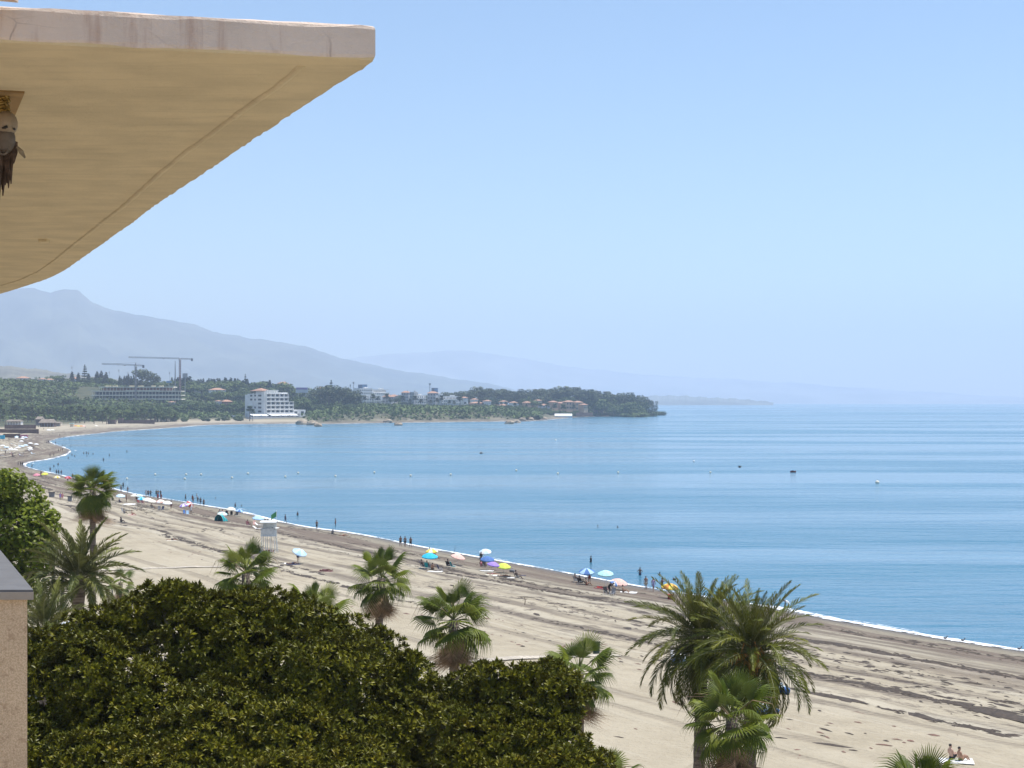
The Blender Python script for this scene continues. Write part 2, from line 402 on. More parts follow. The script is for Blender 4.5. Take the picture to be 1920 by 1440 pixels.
def foam_mat():
    g = NT('foam'); v = g.coord(which='Object'); f = g.noise(v, 1.4, 5, .7)
    col = g.mix(g.step(f, .25, .6), (0.62, 0.66, 0.68), (0.86, 0.87, 0.87))
    g.out(col, .7, g.bump(f, .5, .15))
    e = g.attr('edge'); lf = g.step(g.noise(v, .09, 3, .6), .42, .62)
    hole = g.step(g.math('SUBTRACT', g.math('SUBTRACT', g.noise(v, 1.1, 6, .8), g.math('MULTIPLY', e, .50)), g.math('MULTIPLY', lf, .17)), .26, .40)
    g.l.new(hole, g.b.inputs['Alpha']); return g.mat
def build_foam():
    s, p = resample(lambda y: .8 if y < 420 else (2 if y < 1100 else 6))
    k = (p[:, 1] < 2350) & (p[:, 1] > 60); s = s[k]; p = p[k]
    t = np.gradient(p, axis=0); t /= np.hypot(*t.T)[:, None]; nrm = np.stack([t[:, 1], -t[:, 0]], 1)   # towards the sea
    def wn1(f, ph): return .5 + .5 * np.sin(s * f + ph + 2.2 * np.sin(s * f * .37 + ph * 1.7))
    wide = .45 + 2.1 * wn1(.055, 0) ** 2 + 1.6 * wn1(.021, 2.) ** 4 + .35 * wn1(.9, 1)
    wide *= np.interp(p[:, 1], [100, 190, 215, 300, 500, 1000, 2300], [1.25, 1.0, .50, .45, .45, .55, .8])
    gap = sms(wn1(.043, 1.1), .16, .40); wide = wide * np.maximum(gap, .10); inn_g = np.maximum(gap, .35)
    inn = .5 + .9 * wn1(.13, 4.) + .25 * wn1(.8, 2)
    rows = [(-1, 1), (-.45, .25), (.35, 0), (.75, .3), (1, 1)]; V = []; E = []
    for a, e in rows:
        off = np.where(a < 0, a * inn * inn_g, a * wide); q = p + nrm * off[:, None]
        sd, _ = shore_dist(q); z = np.maximum(land_z(q[:, 0], q[:, 1], sd), 0) + .05 + .10 * (e < .1)
        V.append(np.stack([q[:, 0], q[:, 1], z], 1)); E.append(np.full(len(p), e))
    n = len(p); Q = []
    for i in range(len(rows) - 1):
        b = np.arange(n - 1); Q.append(np.stack([i * n + b, (i + 1) * n + b, (i + 1) * n + b + 1, i * n + b + 1], 1))
    me = mesh_np('foam', np.vstack(V), None, foam_mat(), Q=np.vstack(Q), smooth=True, attrs={'edge': np.concatenate(E)})
    tag(link('foam', me), 'white surf breaking along the curved waterline', kind='stuff')
    # small second breaker lines a little further out
    V = []; Q = []; E = []
    for (px, py, L, w) in [(1640, 1171, 6, .7), (1690, 1180, 5, .6), (1604, 1165, 4, .5), (935, 1049, 6, .6), (142, 845, 12, 3), (128, 851.5, 9, 2.5), (104, 858.5, 12, 3), (62, 869, 9, 2.5), (58, 881, 14, 4), (112, 836, 14, 2.5), (185, 812, 22, 3), (345, 801.3, 40, 3.5), (455, 955, 6, .6), (695, 1005, 6, .6)]:
        c = W(px, py); sdi, ali = shore_dist([(c.x, c.y)]); i = int(np.argmin(np.abs(s - ali[0])))
        tt = t[i]; nn = nrm[i]; b = len(V); m = 14
        for j in range(m + 1):
            u = j / m - .5; ww = w * (1 - (2 * u) ** 2) * random.uniform(.6, 1)
            wob = random.uniform(-.12, .12) * w
            for sgn, e in ((-.5, .9), (0, .05), (.5, .9)):
                qq = np.array([c.x, c.y]) + tt * u * L + nn * (sgn * ww + wob); V.append((qq[0], qq[1], .05 + .06 * (sgn == 0))); E.append(e)
        for j in range(m):
            for kx in range(2): Q.append((b + j * 3 + kx, b + j * 3 + kx + 1, b + (j + 1) * 3 + kx + 1, b + (j + 1) * 3 + kx))
    tag(link('breaker_foam', mesh_np('breaker_foam', V, None, bpy.data.materials['foam'], Q=Q, smooth=True, attrs={'edge': E})), 'small broken foam crests just off the waterline', kind='stuff')
build_foam()

def build_seaweed():
    rng = np.random.default_rng(17); V = []; T = []; MI = []
    lines = [(6.5, 1200, 1.2, .26), (10, 900, 1.0, .26), (14.5, 1200, .7, .28), (17.5, 3200, .38, .30), (20.0, 1500, .30, .25), (23.5, 1000, 1.4, .26), (28, 900, 2.4, .30), (34.5, 3200, .42, .30), (37, 1500, .3, .24), (43, 500, 3.0, .22), (52, 260, 4.5, .22)]
    S = []; 
    k = (SH[:, 1] > 130) & (SH[:, 1] < 1300); s0, s1 = SH_S[k][0], SH_S[k][-1]
    for li, (c, n, spread, sz) in enumerate(lines):
        u = rng.uniform(0, 1, n * 3) ** 1.5; al = s0 + (s1 - s0) * u
        dens = .5 + .5 * np.sin(al * .045 + li * 2.1 + 1.8 * np.sin(al * .017 + li)); keep = rng.uniform(0, 1, len(al)) < dens ** (1.3 if spread < .5 else 3); al = al[keep]
        off = c + 4.5 * np.sin(al * .012 + li * 1.3) * np.sin(al * .0051 + li) + rng.normal(size=len(al)) * spread
        px = np.interp(al, SH_S, SH[:, 0]); py = np.interp(al, SH_S, SH[:, 1]); e = 3.0
        tx = np.interp(al + e, SH_S, SH[:, 0]) - px; ty = np.interp(al + e, SH_S, SH[:, 1]) - py; L = np.hypot(tx, ty); tx /= L; ty /= L
        for j in range(len(al)): S.append((px[j] - ty[j] * off[j], py[j] + tx[j] * off[j], math.atan2(ty[j], tx[j]), sz * rng.lognormal(-.25, .55), 1 if (c > 40 and rng.random() < .6) else 0))
    S = np.array(S); sd, _ = shore_dist(S[:, :2]); z = land_z(S[:, 0], S[:, 1], sd)
    for (x, y, a, r, m), zz, q in zip(S, z, sd):
        if q < 2.5: continue
        n = int(rng.integers(5, 8)); b = len(V); a += rng.normal() * .3; ca, sa = math.cos(a), math.sin(a); ln = r * rng.uniform(.9, 3.2); wd = r * rng.uniform(.35, .7)
        V.append((x, y, zz + .05 + .10 * r))
        for i in range(n):
            t = 2 * math.pi * i / n; k = rng.uniform(.55, 1.15); dx, dy = ln * k * math.cos(t), wd * k * math.sin(t); V.append((x + dx * ca - dy * sa, y + dx * sa + dy * ca, zz + .015))
        for i in range(n): T.append((b, b + 1 + i, b + 1 + (i + 1) % n)); MI.append(int(m))
    w1 = simple('wet_weed', (.060, .044, .032), .9, .4, 2.0, .4); w2 = simple('dry_red_weed', (.17, .095, .068), .9, .4, 2.0, .4)
    tag(link('seaweed', mesh_np('seaweed', V, T, [w1, w2], MI)), 'dark clumps of dried seaweed scattered in bands along the beach', kind='stuff')
build_seaweed()

def ridge(name, prof, D, depth, mat, amp=.12, seed=1):
    """a range of hills with the given skyline (photo pixels) at distance D"""
    px = np.linspace(prof[0][0], prof[-1][0], 220); py = np.interp(px, [p[0] for p in prof], [p[1] for p in prof])
    rng = np.random.default_rng(seed)
    u = np.arange(220)
    for f, a in ((.35, .9), (.9, .5), (1.9, .35)): py = py + a * np.sin(u * f + rng.uniform(0, 6))
    hh = np.maximum(H - (py - LVL) / FPX * D, 2.0); xs = X_of(px, D)
    ts = np.linspace(-1, 1, 31); V = []
    for t in ts:
        base = (1 - abs(t)) ** .9 if t < 0 else (1 - t) ** 1.2
        nz = sum(a * np.sin(u * f * (1 + .2 * t) + t * g + ph) for f, a, g, ph in ((.16, .5, 7, 1), (.31, .35, 11, 2), (.7, .25, 17, 4), (1.3, .15, 23, 5)))
        z = hh * base * (1 + amp * 2.2 * nz * (1 - base) * (base > 0)) + np.where(abs(t) > .97, -8, 0)
        V.append(np.stack([xs * (D + t * depth) / D if t < 0 else xs, np.full(220, D + t * depth), np.minimum(z, hh * 1.0)], 1))
    V = np.vstack(V); i = np.arange(219)
    Q = np.vstack([np.stack([k * 220 + i, k * 220 + i + 1, (k + 1) * 220 + i + 1, (k + 1) * 220 + i], 1) for k in range(30)])
    tag(link(name, mesh_np(name, V, None, mat, Q=Q, smooth=True)), kind='structure')
mm = simple('mountain_scrub', (0.10, 0.10, 0.062), .95, .45, .0016)
hm = simple('hill_scrub', (0.15, 0.135, 0.085), .95, .4, .006)
ridge('mountains', [(-260, 600), (-120, 560), (0, 546), (40, 541), (62, 540), (95, 548), (118, 542), (146, 545), (172, 566), (200, 577), (250, 590), (300, 596), (340, 604), (372, 611), (400, 622), (440, 628), (470, 636), (500, 637), (540, 643), (580, 652), (620, 665), (660, 676), (700, 685), (750, 694), (800, 702), (870, 712), (940, 724), (1010, 740), (1080, 752)], 15500, 3600, mm, .16, 3)
ridge('mountains_beyond', [(480, 700), (600, 680), (680, 668), (740, 664), (800, 659), (850, 657), (900, 660), (950, 667), (1000, 676), (1050, 684), (1100, 692), (1180, 699), (1250, 706), (1340, 708), (1400, 713), (1480, 717), (1550, 723), (1640, 729), (1740, 735), (1840, 741), (1930, 746), (2050, 752)], 23000, 2000, simple('haze_paled_scrub', (0.30, 0.30, 0.29), .95, .25, .0012), .12, 5)  # far range paled towards the airlight: extra haze put into its colour
ridge('near_hills', [(-150, 684), (0, 686), (30, 688), (70, 692), (130, 701), (220, 711), (330, 719), (450, 728), (560, 742)], 6200, 1500, hm, .12, 9)
ridge('distant_cape', [(1090, 751), (1150, 746), (1200, 743), (1240, 741.5), (1280, 742), (1330, 745.5), (1380, 747.5), (1420, 751), (1450, 754)], 10500, 500, simple('haze_paled_cape', (.15, .16, .14), .95, .3, .004), .1, 11)  # cape lightened as well, its fading into haze painted into the colour
# ------------------------------------------------------------------ the building the picture is taken from
def stucco(name, c, var, blot, rust=None, bumpd=.006, fine=60):
    g = NT(name); v = g.coord(); f = g.noise(v, fine, 6, .7); m = g.noise(v, 2.2, 4, .6)
    st = g.noise(g.coord((1.2, 7, 7)), 1.3, 5, .65)
    col = g.mix(g.step(m, .3, .7), tuple(x * (1 - var) for x in c), c)
    col = g.mix(g.math('MULTIPLY', g.step(st, .46, .7), blot), col, tuple(x * .66 for x in c))
    if rust:
        vs = g.noise(g.coord((9, 9, .7)), 1, 5, .7)
        col = g.mix(g.math('MULTIPLY', g.step(vs, .50, .70), .75), col, rust)
        cr = g.node('ShaderNodeTexVoronoi', feature='DISTANCE_TO_EDGE'); g.l.new(g.mix(.12, g.coord((1.6, 1.6, 3.2)), g.noise(v, 3, 4)), cr.inputs['Vector']); cr.inputs['Scale'].default_value = 1.7
        ck = g.math('MULTIPLY', g.math('SUBTRACT', 1.0, g.step(cr.outputs['Distance'], .004, .014)), g.step(g.noise(v, 1.1, 2), .5, .6))
        col = g.mix(g.math('MULTIPLY', ck, .8), col, (0.16, 0.10, 0.08))
    return g.out(col, .92, g.bump(f, .8, bumpd))
M_face = stucco('slab_face_paint', (0.76, 0.61, 0.49), .14, .30, (0.50, 0.335, 0.25), .012, 34)
M_soffit = stucco('slab_soffit_paint', (0.68, 0.568, 0.375), .16, .34, None, .012, 30)
M_granite = NT('granulated_render')
def _gr():
    g = M_granite; v = g.coord(); a = g.noise(v, 210, 3, .7); b = g.noise(v, 45, 3, .6); c = g.noise(v, 1.5, 3)
    col = g.mix(g.step(a, .38, .62), (0.55, 0.39, 0.235), (0.76, 0.575, 0.38)); col = g.mix(g.math('MULTIPLY', g.step(b, .55, .68), .6), col, (0.38, 0.24, 0.14))
    col = g.mix(g.math('MULTIPLY', g.step(c, .4, .65), .25), col, (0.25, 0.17, 0.12))
    return g.out(col, .95, g.bump(a, .6, .004))
M_granite = _gr()
M_coping = simple('coping_tile', (0.34, 0.29, 0.235), .8, .15, 12, .1)
M_coptop = simple('coping_top_metal', (0.115, 0.118, 0.125), .8, .12, 8, .05)
FAC = Vector((-0.372, 1.0, 0)).normalized(); FN = Vector((FAC.y, -FAC.x, 0))       # along the facade, and out of it

HS = 1.5
def build_slab():
    edge = [(704, 112), (699, 121), (678, 134), (638, 158), (587, 191), (526, 231), (467, 269), (420, 302), (373, 333), (328, 362), (286, 390), (252, 417), (220, 439), (192, 459), (167, 476), (142, 494), (120, 509), (96, 521), (70, 530), (36, 541), (0, 552), (-60, 568), (-150, 586), (-260, 604)]
    E = []
    for px, py in edge:
        d = HS * FPX / (LVL - py); E.append(Vector((X_of(px, d), d)))
    for _ in range(2):
        E = [E[0]] + [q for a, b in zip(E[:-1], E[1:]) for q in (a.lerp(b, .25), a.lerp(b, .75))] + [E[-1]]
    # resample and roughen the edge a little, as hand plastered edges are
    pts = []
    run = 0.0; pts = [E[0]]
    for a, b in zip(E[:-1], E[1:]):
        L = (b - a).length
        while run + L >= .085:
            a = a.lerp(b, (.085 - run) / L); pts.append(a); L = (b - a).length; run = 0.0
        run += L
    pts.append(E[-1] + Vector((0, .05)))
    pts = [p + Vector((random.gauss(0, .0011), random.gauss(0, .0011))) for p in pts]
    d0 = HS * FPX / (LVL - 78); near = Vector((X_of(0, d0), d0)); cor = pts[0]
    dirn = (near - cor).normalized()
    front = [cor + dirn * t for t in np.arange(.06, 5.2, .12)]
    back = [pts[-1] + Vector((-3.2, 0)), front[-1] + Vector((-.2, 2))]
    poly = pts[::1] + back + front[::-1]; n = len(poly); T = .152; zb = H + HS; ch = .016
    c = sum(poly, Vector((0, 0))) / n
    V = []; F = []; MI = []
    def ring(inset, z, jit=0):
        out = []
        for i, p in enumerate(poly):
            t = (poly[(i + 2) % n] - poly[i - 2]).normalized(); nn = Vector((t.y, -t.x))
            if (p + nn * .01 - c).length > (p - c).length: nn = -nn
            out.append((p.x + nn.x * inset, p.y + nn.y * inset, z + random.gauss(0, jit)))
        return out
    rings = [ring(ch, zb, 0), ring(.004, zb + .006, .003), ring(0, zb + ch * 1.3, .003), ring(0, zb + T - .020, .0035), ring(.004, zb + T - .008, .0035), ring(.014, zb + T - .002, .002), ring(.03, zb + T, .001)]
    for r in rings: V += r
    for k in range(len(rings) - 1):
        for i in range(n): F.append((k * n + i, k * n + (i + 1) % n, (k + 1) * n + (i + 1) % n, (k + 1) * n + i)); MI.append(0 if k > 0 else 1)
    F.append(tuple(range((len(rings) - 1) * n, len(rings) * n))); MI.append(0)
    F.append(tuple(reversed(range(n)))); MI.append(1)
    me = bpy.data.meshes.new('balcony_slab'); me.from_pydata(V, [], F); me.materials.append(M_face); me.materials.append(M_soffit)
    me.polygons.foreach_set('material_index', MI); me.update()
    root = link('balcony_slab', me)
    tag(root, 'cream balcony slab overhead with curved outer edge and chipped pinkish rim', 'balcony')
    # drip bead that follows the edge under the soffit
    bead = [(566, 124), (520, 163), (478, 190), (440, 218), (400, 248), (352, 283), (310, 316), (270, 352), (228, 389), (190, 418), (165, 438), (133, 463), (104, 487), (72, 509), (40, 524), (0, 536), (-60, 552), (-150, 572)]
    bp = []
    for px, py in bead:
        d = HS * FPX / (LVL - py); bp.append(Vector((X_of(px, d), d, H + HS + .016)))
    fine = []
    for a, b in zip(bp[:-1], bp[1:]):
        k = max(1, int((b - a).length / .12)); fine += [a.lerp(b, j / k) + Vector((random.gauss(0, .002), random.gauss(0, .002), 0)) for j in range(k)]
    MB().tube(fine, [.027 + random.uniform(-.0015, .0015) for _ in fine], 8).build('drip_bead', M_soffit, root, smooth=True)
    # a small plaster block and the parapet that stands on the slab
    d = HS * FPX / (LVL - 449); MB().box((X_of(83, d), d, H + HS - .012), (.075, .12, .03)).build('plaster_block', M_soffit, root)
    a = cor + dirn * 2.0; pz = zb + T
    MB().prism([(X_of(51, near.y + .05), near.y - .33), (-5.4, near.y - 1.9), (-5.6, near.y - 1.6), (X_of(51, near.y) - .02, near.y - .06)], pz - .004, pz + .9).build('parapet', M_face, root)
    # dark recess plate over the hanging ornament
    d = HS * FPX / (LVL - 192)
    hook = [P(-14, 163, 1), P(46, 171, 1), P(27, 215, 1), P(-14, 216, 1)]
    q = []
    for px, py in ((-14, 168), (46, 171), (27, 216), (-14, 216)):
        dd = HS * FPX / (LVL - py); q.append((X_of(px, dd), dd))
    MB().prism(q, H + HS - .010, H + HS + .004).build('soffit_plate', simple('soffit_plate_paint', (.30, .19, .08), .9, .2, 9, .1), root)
    return root
SLAB = build_slab()

def build_parapet():
    d0 = 5.0; e = Vector((X_of(63, d0), d0, 0)); far = e + FAC * 5.2; zt = Z_of(1108, d0); th = .30
    q = lambda inset, a, b: [(a - FN * inset)[:2], (b - FN * inset)[:2], (b - FN * (th + .16 - inset))[:2], (a - FN * (th + .16 - inset))[:2]]
    root = empty('parapet_wall', (0, 0, 0))
    tag(root, 'granulated pinkish brown parapet wall with grey coping at balcony corner', 'wall')
    def quad(p, q_, w): return [p, q_, (q_[0] - w, q_[1]), (p[0] - w, p[1])]
    ex = X_of(52, d0 + .02)
    s = Vector((ex, d0 + .015)); f2 = s + Vector((FAC.x, FAC.y)) * 5.15
    MB().prism([(s.x, s.y), (f2.x, f2.y), (f2.x - .9, f2.y), (s.x - .9, s.y)], H - 2.6, zt - .026).build('wall', M_granite, root)
    MB().prism([(e.x, e.y), (far.x, far.y), (far.x - .9, far.y), (e.x - .9, e.y)], zt - .026, zt - .004).build('coping', M_coping, root)
    MB().prism([(e.x - .002, e.y + .003), (far.x - .002, far.y), (far.x - .9, far.y), (e.x - .9, e.y + .003)], zt - .004, zt + .003).build('coping_sheet', M_coptop, root)
    # the storeys below and the facade behind it, out of the frame to the side
    s2 = Vector((X_of(-40, 6), 6 - .8)); f3 = s2 + Vector((FAC.x, FAC.y)) * 26
    o = MB().prism([(s2.x - .9, s2.y - 3), (s2.x - .9, s2.y), (f3.x - .9, f3.y), (f3.x - 6, f3.y), (s2.x - 6, s2.y - 3)], 1.5, H - 1.6).build('apartment_building', M_face)
    tag(o, 'pale rendered apartment block below the balcony', 'building')
    s3 = s2 + Vector((-2.2, 0)); f4 = s3 + Vector((FAC.x, FAC.y)) * 30
    tag(MB().prism([(s3.x, s3.y - 4), (f4.x, f4.y), (f4.x - 2, f4.y), (s3.x - 2, s3.y - 4)], H - 1.59, H + HS + .1).build('apartment_facade', M_face), kind='structure')
build_parapet()

def build_ornament():
    d = HS * FPX / (LVL - 176); c = lambda px, py, o=0: P(px, py, d + o)
    root = empty('hanging_ornament', c(8, 176))
    tag(root, 'carved hanging mask with pale domed head and brown wooden strips below slab', 'ornament')
    def loc(v): return v - root.location
    brown = simple('dark_driftwood', (.085, .05, .032), .85, .5, 25, .3); bone = simple('pale_shell', (.30, .23, .155), .6, .2, 14); brass = simple('old_brass', (.30, .20, .06), .45, .4, 20, metal=.7); blk = simple('black_hole', (.012, .01, .01), .6, .1); grey = simple('grey_shell', (.13, .105, .085), .7, .2, 20)
    ch = MB()
    for i in range(7):
        p = loc(c(3 + 3 * (i % 2), 168 + i * 8)); ch.tube([p + Vector((.028 * math.cos(a), .01 * (i % 2), .028 * math.sin(a))) for a in np.linspace(0, 5.9, 9)], .009, 5)
    ch.build('chain', brass, root, smooth=True)
    hd = MB().ball(loc(c(12, 232)), (.055, .06, .062), 14, 9); h = hd.build('head', bone, root, smooth=True)
    f = MB(); a = loc(c(11, 262)); f.ball(a, (.048, .05, .07), 10, 7); f.build('muzzle', grey, root, smooth=True)
    MB().tube([loc(c(4, 240, -.056)), loc(c(9, 239, -.060)), loc(c(14, 237, -.056))], [.004, .007, .006], 6).build('eye', blk, root); MB().ball(loc(c(27, 242, -.034)), (.006, .012, .0065), 8, 6).build('eye', blk, root)
    st = [c(6, 282, -.03) - root.location + Vector((.02 * math.cos(t), 0, .02 * math.sin(t))) for t in np.linspace(0, 6.28, 10)]
    MB().tube(st, .006, 5).build('ring', grey, root, smooth=True)
    for i in range(13):
        x = -10 + i * 3.2 + random.uniform(-1, 1); y0 = 262 + random.uniform(-4, 8); y1 = 388 - max(0, x - 2) * 2.2 + random.uniform(-26, 8)
        p0, p1 = loc(c(x, y0, random.uniform(-.03, .04))), loc(c(x - 3 + random.uniform(-1.5, 1.5), y1, random.uniform(-.02, .03)))
        mid = p0.lerp(p1, .5) + Vector((random.uniform(-.006, .006), 0, 0))
        MB().tube([p0, mid, p1], [.012, .0135, .003], 5).build('wooden_strip', brown, root)
    MB().tube([loc(c(32, 275)), loc(c(40, 285)), loc(c(47, 296))], [.006, .014, .005], 6).build('side_feather', simple('grey_feather', (.26, .21, .14), .8, .3, 20), root)
build_ornament()

# ------------------------------------------------------------------ vegetation
def rot_z(a): return np.array([[math.cos(a), -math.sin(a), 0], [math.sin(a), math.cos(a), 0], [0, 0, 1]])
def rot_y(a): return np.array([[math.cos(a), 0, math.sin(a)], [0, 1, 0], [-math.sin(a), 0, math.cos(a)]])
def rot_x(a): return np.array([[1, 0, 0], [0, math.cos(a), -math.sin(a)], [0, math.sin(a), math.cos(a)]])
def basis(n, roll):
    """rotation that takes +Z to n, with a roll"""
    n = n / np.linalg.norm(n); a = np.cross([0, 0, 1.0], n); s = np.linalg.norm(a)
    if s < 1e-6: M = np.eye(3) if n[2] > 0 else rot_x(math.pi)
    else:
        a /= s; th = math.acos(np.clip(n[2], -1, 1)); K = np.array([[0, -a[2], a[1]], [a[2], 0, -a[0]], [-a[1], a[0], 0]])
        M = np.eye(3) + math.sin(th) * K + (1 - math.cos(th)) * K @ K
    return M @ rot_z(roll)

M_ficus = leafmat('ficus_leaf', (0.124, 0.124, 0.007), (0.090, 0.080, 0.008), (0.215, 0.190, 0.010), .44, .34, .24, .14)
M_bark = simple('grey_bark', (.16, .13, .10), .9, .4, 2.5, .4)
def rosette(rng, n=13, L=.23, w=.082):
    V = []; T = []
    for i in range(n):
        az = i * 2.399 + rng.uniform(-.3, .3); el = R(78 - 62 * (i / n) ** .8 + rng.uniform(-10, 10)); l = L * rng.uniform(.75, 1.1)
        dirv = np.array([math.cos(az) * math.cos(el), math.sin(az) * math.cos(el), math.sin(el)]); side = np.array([-math.sin(az), math.cos(az), 0]); up = np.cross(dirv, side) * -1
        tw = rng.uniform(-.5, .5); side = side * math.cos(tw) + up * math.sin(tw)
        up = np.cross(dirv, side)
        b = len(V); p0 = dirv * .02 + np.array([0, 0, -.04 * i / n]); m = p0 + dirv * l * .5 + up * (-.012)
        tip = p0 + dirv * l + np.array([0, 0, -.03])
        V += [p0, p0 + dirv * l * .45 + side * w / 2 + up * .014, p0 + dirv * l * .45 - side * w / 2 + up * .014, m, tip]
        T += [(b, b + 1, b + 3), (b, b + 3, b + 2), (b + 1, b + 4, b + 3), (b + 2, b + 3, b + 4)]
    V = np.array(V); T = np.array(T)
    # all leaves show their top side upwards
    nn = np.cross(V[T[:, 1]] - V[T[:, 0]], V[T[:, 2]] - V[T[:, 0]]); fl = nn[:, 2] < 0
    T[fl] = T[fl][:, ::-1]
    return V, T
def scatter(protos, mats3, locs, scl, pick):
    VV = []; TT = []; b = 0
    for i in range(len(locs)):
        v, t = protos[pick[i]]; VV.append((v * scl[i]) @ mats3[i].T + locs[i]); TT.append(t + b); b += len(v)
    return np.vstack(VV), np.vstack(TT)
def build_ficus():
    rng = np.random.default_rng(11)
    protos = [rosette(rng) for _ in range(6)]
    base = GD(500, 56); root = empty('ficus_tree', base)
    tag(root, 'huge dark olive green fig tree filling the foreground below balcony', 'tree')
    org = np.array(base)
    top = [(-120, 1180), (60, 1182), (110, 1172), (160, 1148), (205, 1128), (250, 1112), (290, 1092), (330, 1084), (362, 1092), (395, 1104), (440, 1098), (490, 1102), (530, 1106), (580, 1122), (620, 1140), (660, 1160), (700, 1182), (735, 1210), (765, 1238), (800, 1258), (830, 1275), (862, 1268), (890, 1246), (925, 1240), (965, 1250), (1005, 1240), (1035, 1236), (1052, 1260), (1058, 1320), (1066, 1372), (1085, 1396), (1118, 1408), (1132, 1450)]
    tx, ty = [p[0] for p in top], [p[1] for p in top]
    lobes = []
    # lobes along the skyline, then rows of lobes stepping down towards the viewer
    for px in list(range(-60, 820, 58)) + [880, 930, 985, 1022, 1042, 1052, 1095]:
        yt = float(np.interp(px, tx, ty)); r = rng.uniform(.95, 1.35) if px < 820 else rng.uniform(.6, .85)
        d = 59 + rng.uniform(-1.5, 1.5) - (3 if px > 820 else 0)
        lobes.append((px, yt + r * FPX / d * .97, d, r))
    for row, (dy, d) in enumerate([(70, 57.0), (150, 54.8), (232, 52.4), (318, 50.0), (405, 47.6)]):
        for px in np.arange(-90 + 70 * (row % 2), 1120, 142):
            px = px + rng.uniform(-36, 36); yt = float(np.interp(px, tx, ty)) + dy + rng.uniform(-26, 26)
            if px > 790: yt = max(yt, float(np.interp(px, tx, ty)) + 40)
            if yt > 1500 or (780 < px < 870 and yt < 1300): continue
            r = rng.uniform(1.45, 2.25) if px < 760 else rng.uniform(.8, 1.1); dd = d + rng.uniform(-1.2, 1.2)
            lim = 1052 if yt < 1385 else 1112
            if px > 700: px = min(px, lim - r * FPX / dd * 1.12)
            lobes.append((px, yt + r * FPX / dd * .9, dd, r))
    for px, py in ((930, 1330), (985, 1320), (1025, 1330), (950, 1385), (1005, 1380), (1030, 1375), (900, 1370), (1060, 1425), (1010, 1440), (960, 1440), (1090, 1440), (860, 1340), (870, 1400)):
        lobes.append((px + rng.uniform(-8, 8), py + 30, 54.5 - (py - 1320) / 40, rng.uniform(.75, .95)))
    # sprigs that stand out of the crown
    for px, py, r in ((766, 1222, .34), (752, 1240, .4), (905, 1243, .36), (892, 1262, .45), (1038, 1243, .3), (1102, 1410, .5), (1122, 1428, .4), (330, 1092, .5), (300, 1100, .5), (1044, 1300, .5), (1058, 1352, .4)):
        lobes.append((px, py + r * 55, 57.5, r))
    locs = []; nrm = []; inner = []
    for (px, py, d, r) in lobes:
        c = np.array(P(px, py, d)); n = int(2 * math.pi * r * r * 15.5) + 8
        k = 0
        while k < n:
            v = rng.normal(size=3); v /= np.linalg.norm(v)
            if v[2] < -.12 or (v[1] > .55 and v[2] < .5): continue
            rr = r * (1 + .10 * math.sin(5 * v[0] + 3 * v[2] + px) + .08 * math.sin(9 * v[1] + px)) * rng.uniform(.90, 1.04)
            sc = np.array([1.12, 1.0, .86]); locs.append(c + v * rr * sc); nrm.append(v + np.array([0, 0, .85 * max(v[2], 0) ** .8]) + rng.normal(size=3) * .28); k += 1
        for _ in range(int(n * .55)):                        # shaded leaves inside the lobe
            v = rng.normal(size=3); v /= np.linalg.norm(v); locs.append(c + v * r * rng.uniform(.2, .8) + np.array([0, .35 * r, -.25 * r])); nrm.append(v + np.array([0, -.5, .3])); inner.append(len(locs) - 1)
    locs = np.array(locs) - org; N = len(locs)
    # keep the sand gap between the two crowns open
    pick = rng.integers(0, 6, N); scl = rng.uniform(.78, 1.2, N); scl[inner] *= 1.9; m3 = [basis(nrm[i], rng.uniform(0, 6.28)) for i in range(N)]
    dcam = np.linalg.norm(locs + org - np.array([0, 0, H]), axis=1); up = np.array([n[2] for n in nrm])
    pxs = 960 + (locs[:, 0] + org[0]) / (locs[:, 1] + org[1]) * FPX; pys = LVL - (locs[:, 2] + org[2] - H) / (locs[:, 1] + org[1]) * FPX
    seen = (pxs > 60) & (pxs < 1130) & (pys < 1435) & (up > .9)
    order = np.argsort(np.where(seen, dcam - rng.uniform(0, 6, N), 1e9)); single = order[:300]; rest = np.setdiff1d(np.arange(N), single)
    V, T = scatter(protos, [m3[i] for i in rest], locs[rest], scl[rest], pick[rest])
    fo = link('foliage', mesh_np('foliage', V, T, M_ficus), root); tag(fo, kind='stuff')
    pm = [mesh_np('leaf_cluster', v, t, M_ficus) for v, t in protos]
    for i in single:
        o = link('leaf_cluster', pm[pick[i]], root); M = Matrix(m3[i].tolist()).to_4x4() * 1.0; M = Matrix.Translation(Vector(locs[i])) @ M @ Matrix.Scale(float(scl[i]), 4)
        o.matrix_local = M
    tr = MB().tube([(0, 0, -.5), (.2, .1, 3), (.1, 0, 6)], [1.1, .8, .6], 10); tr.build('trunk', M_bark, root, smooth=True)
    for (px, py, d, r) in [q for q in lobes[::5] if q[0] < 700]:
        e = P(px, py, d) - base; MB().tube([(.1, 0, 5.0), Vector((.1, 0, 6)).lerp(e, .5) + Vector((0, 0, -.8)), e], [.38, .2, .06], 6).build('limb', M_bark, root, smooth=True)
    return N
NF = build_ficus()

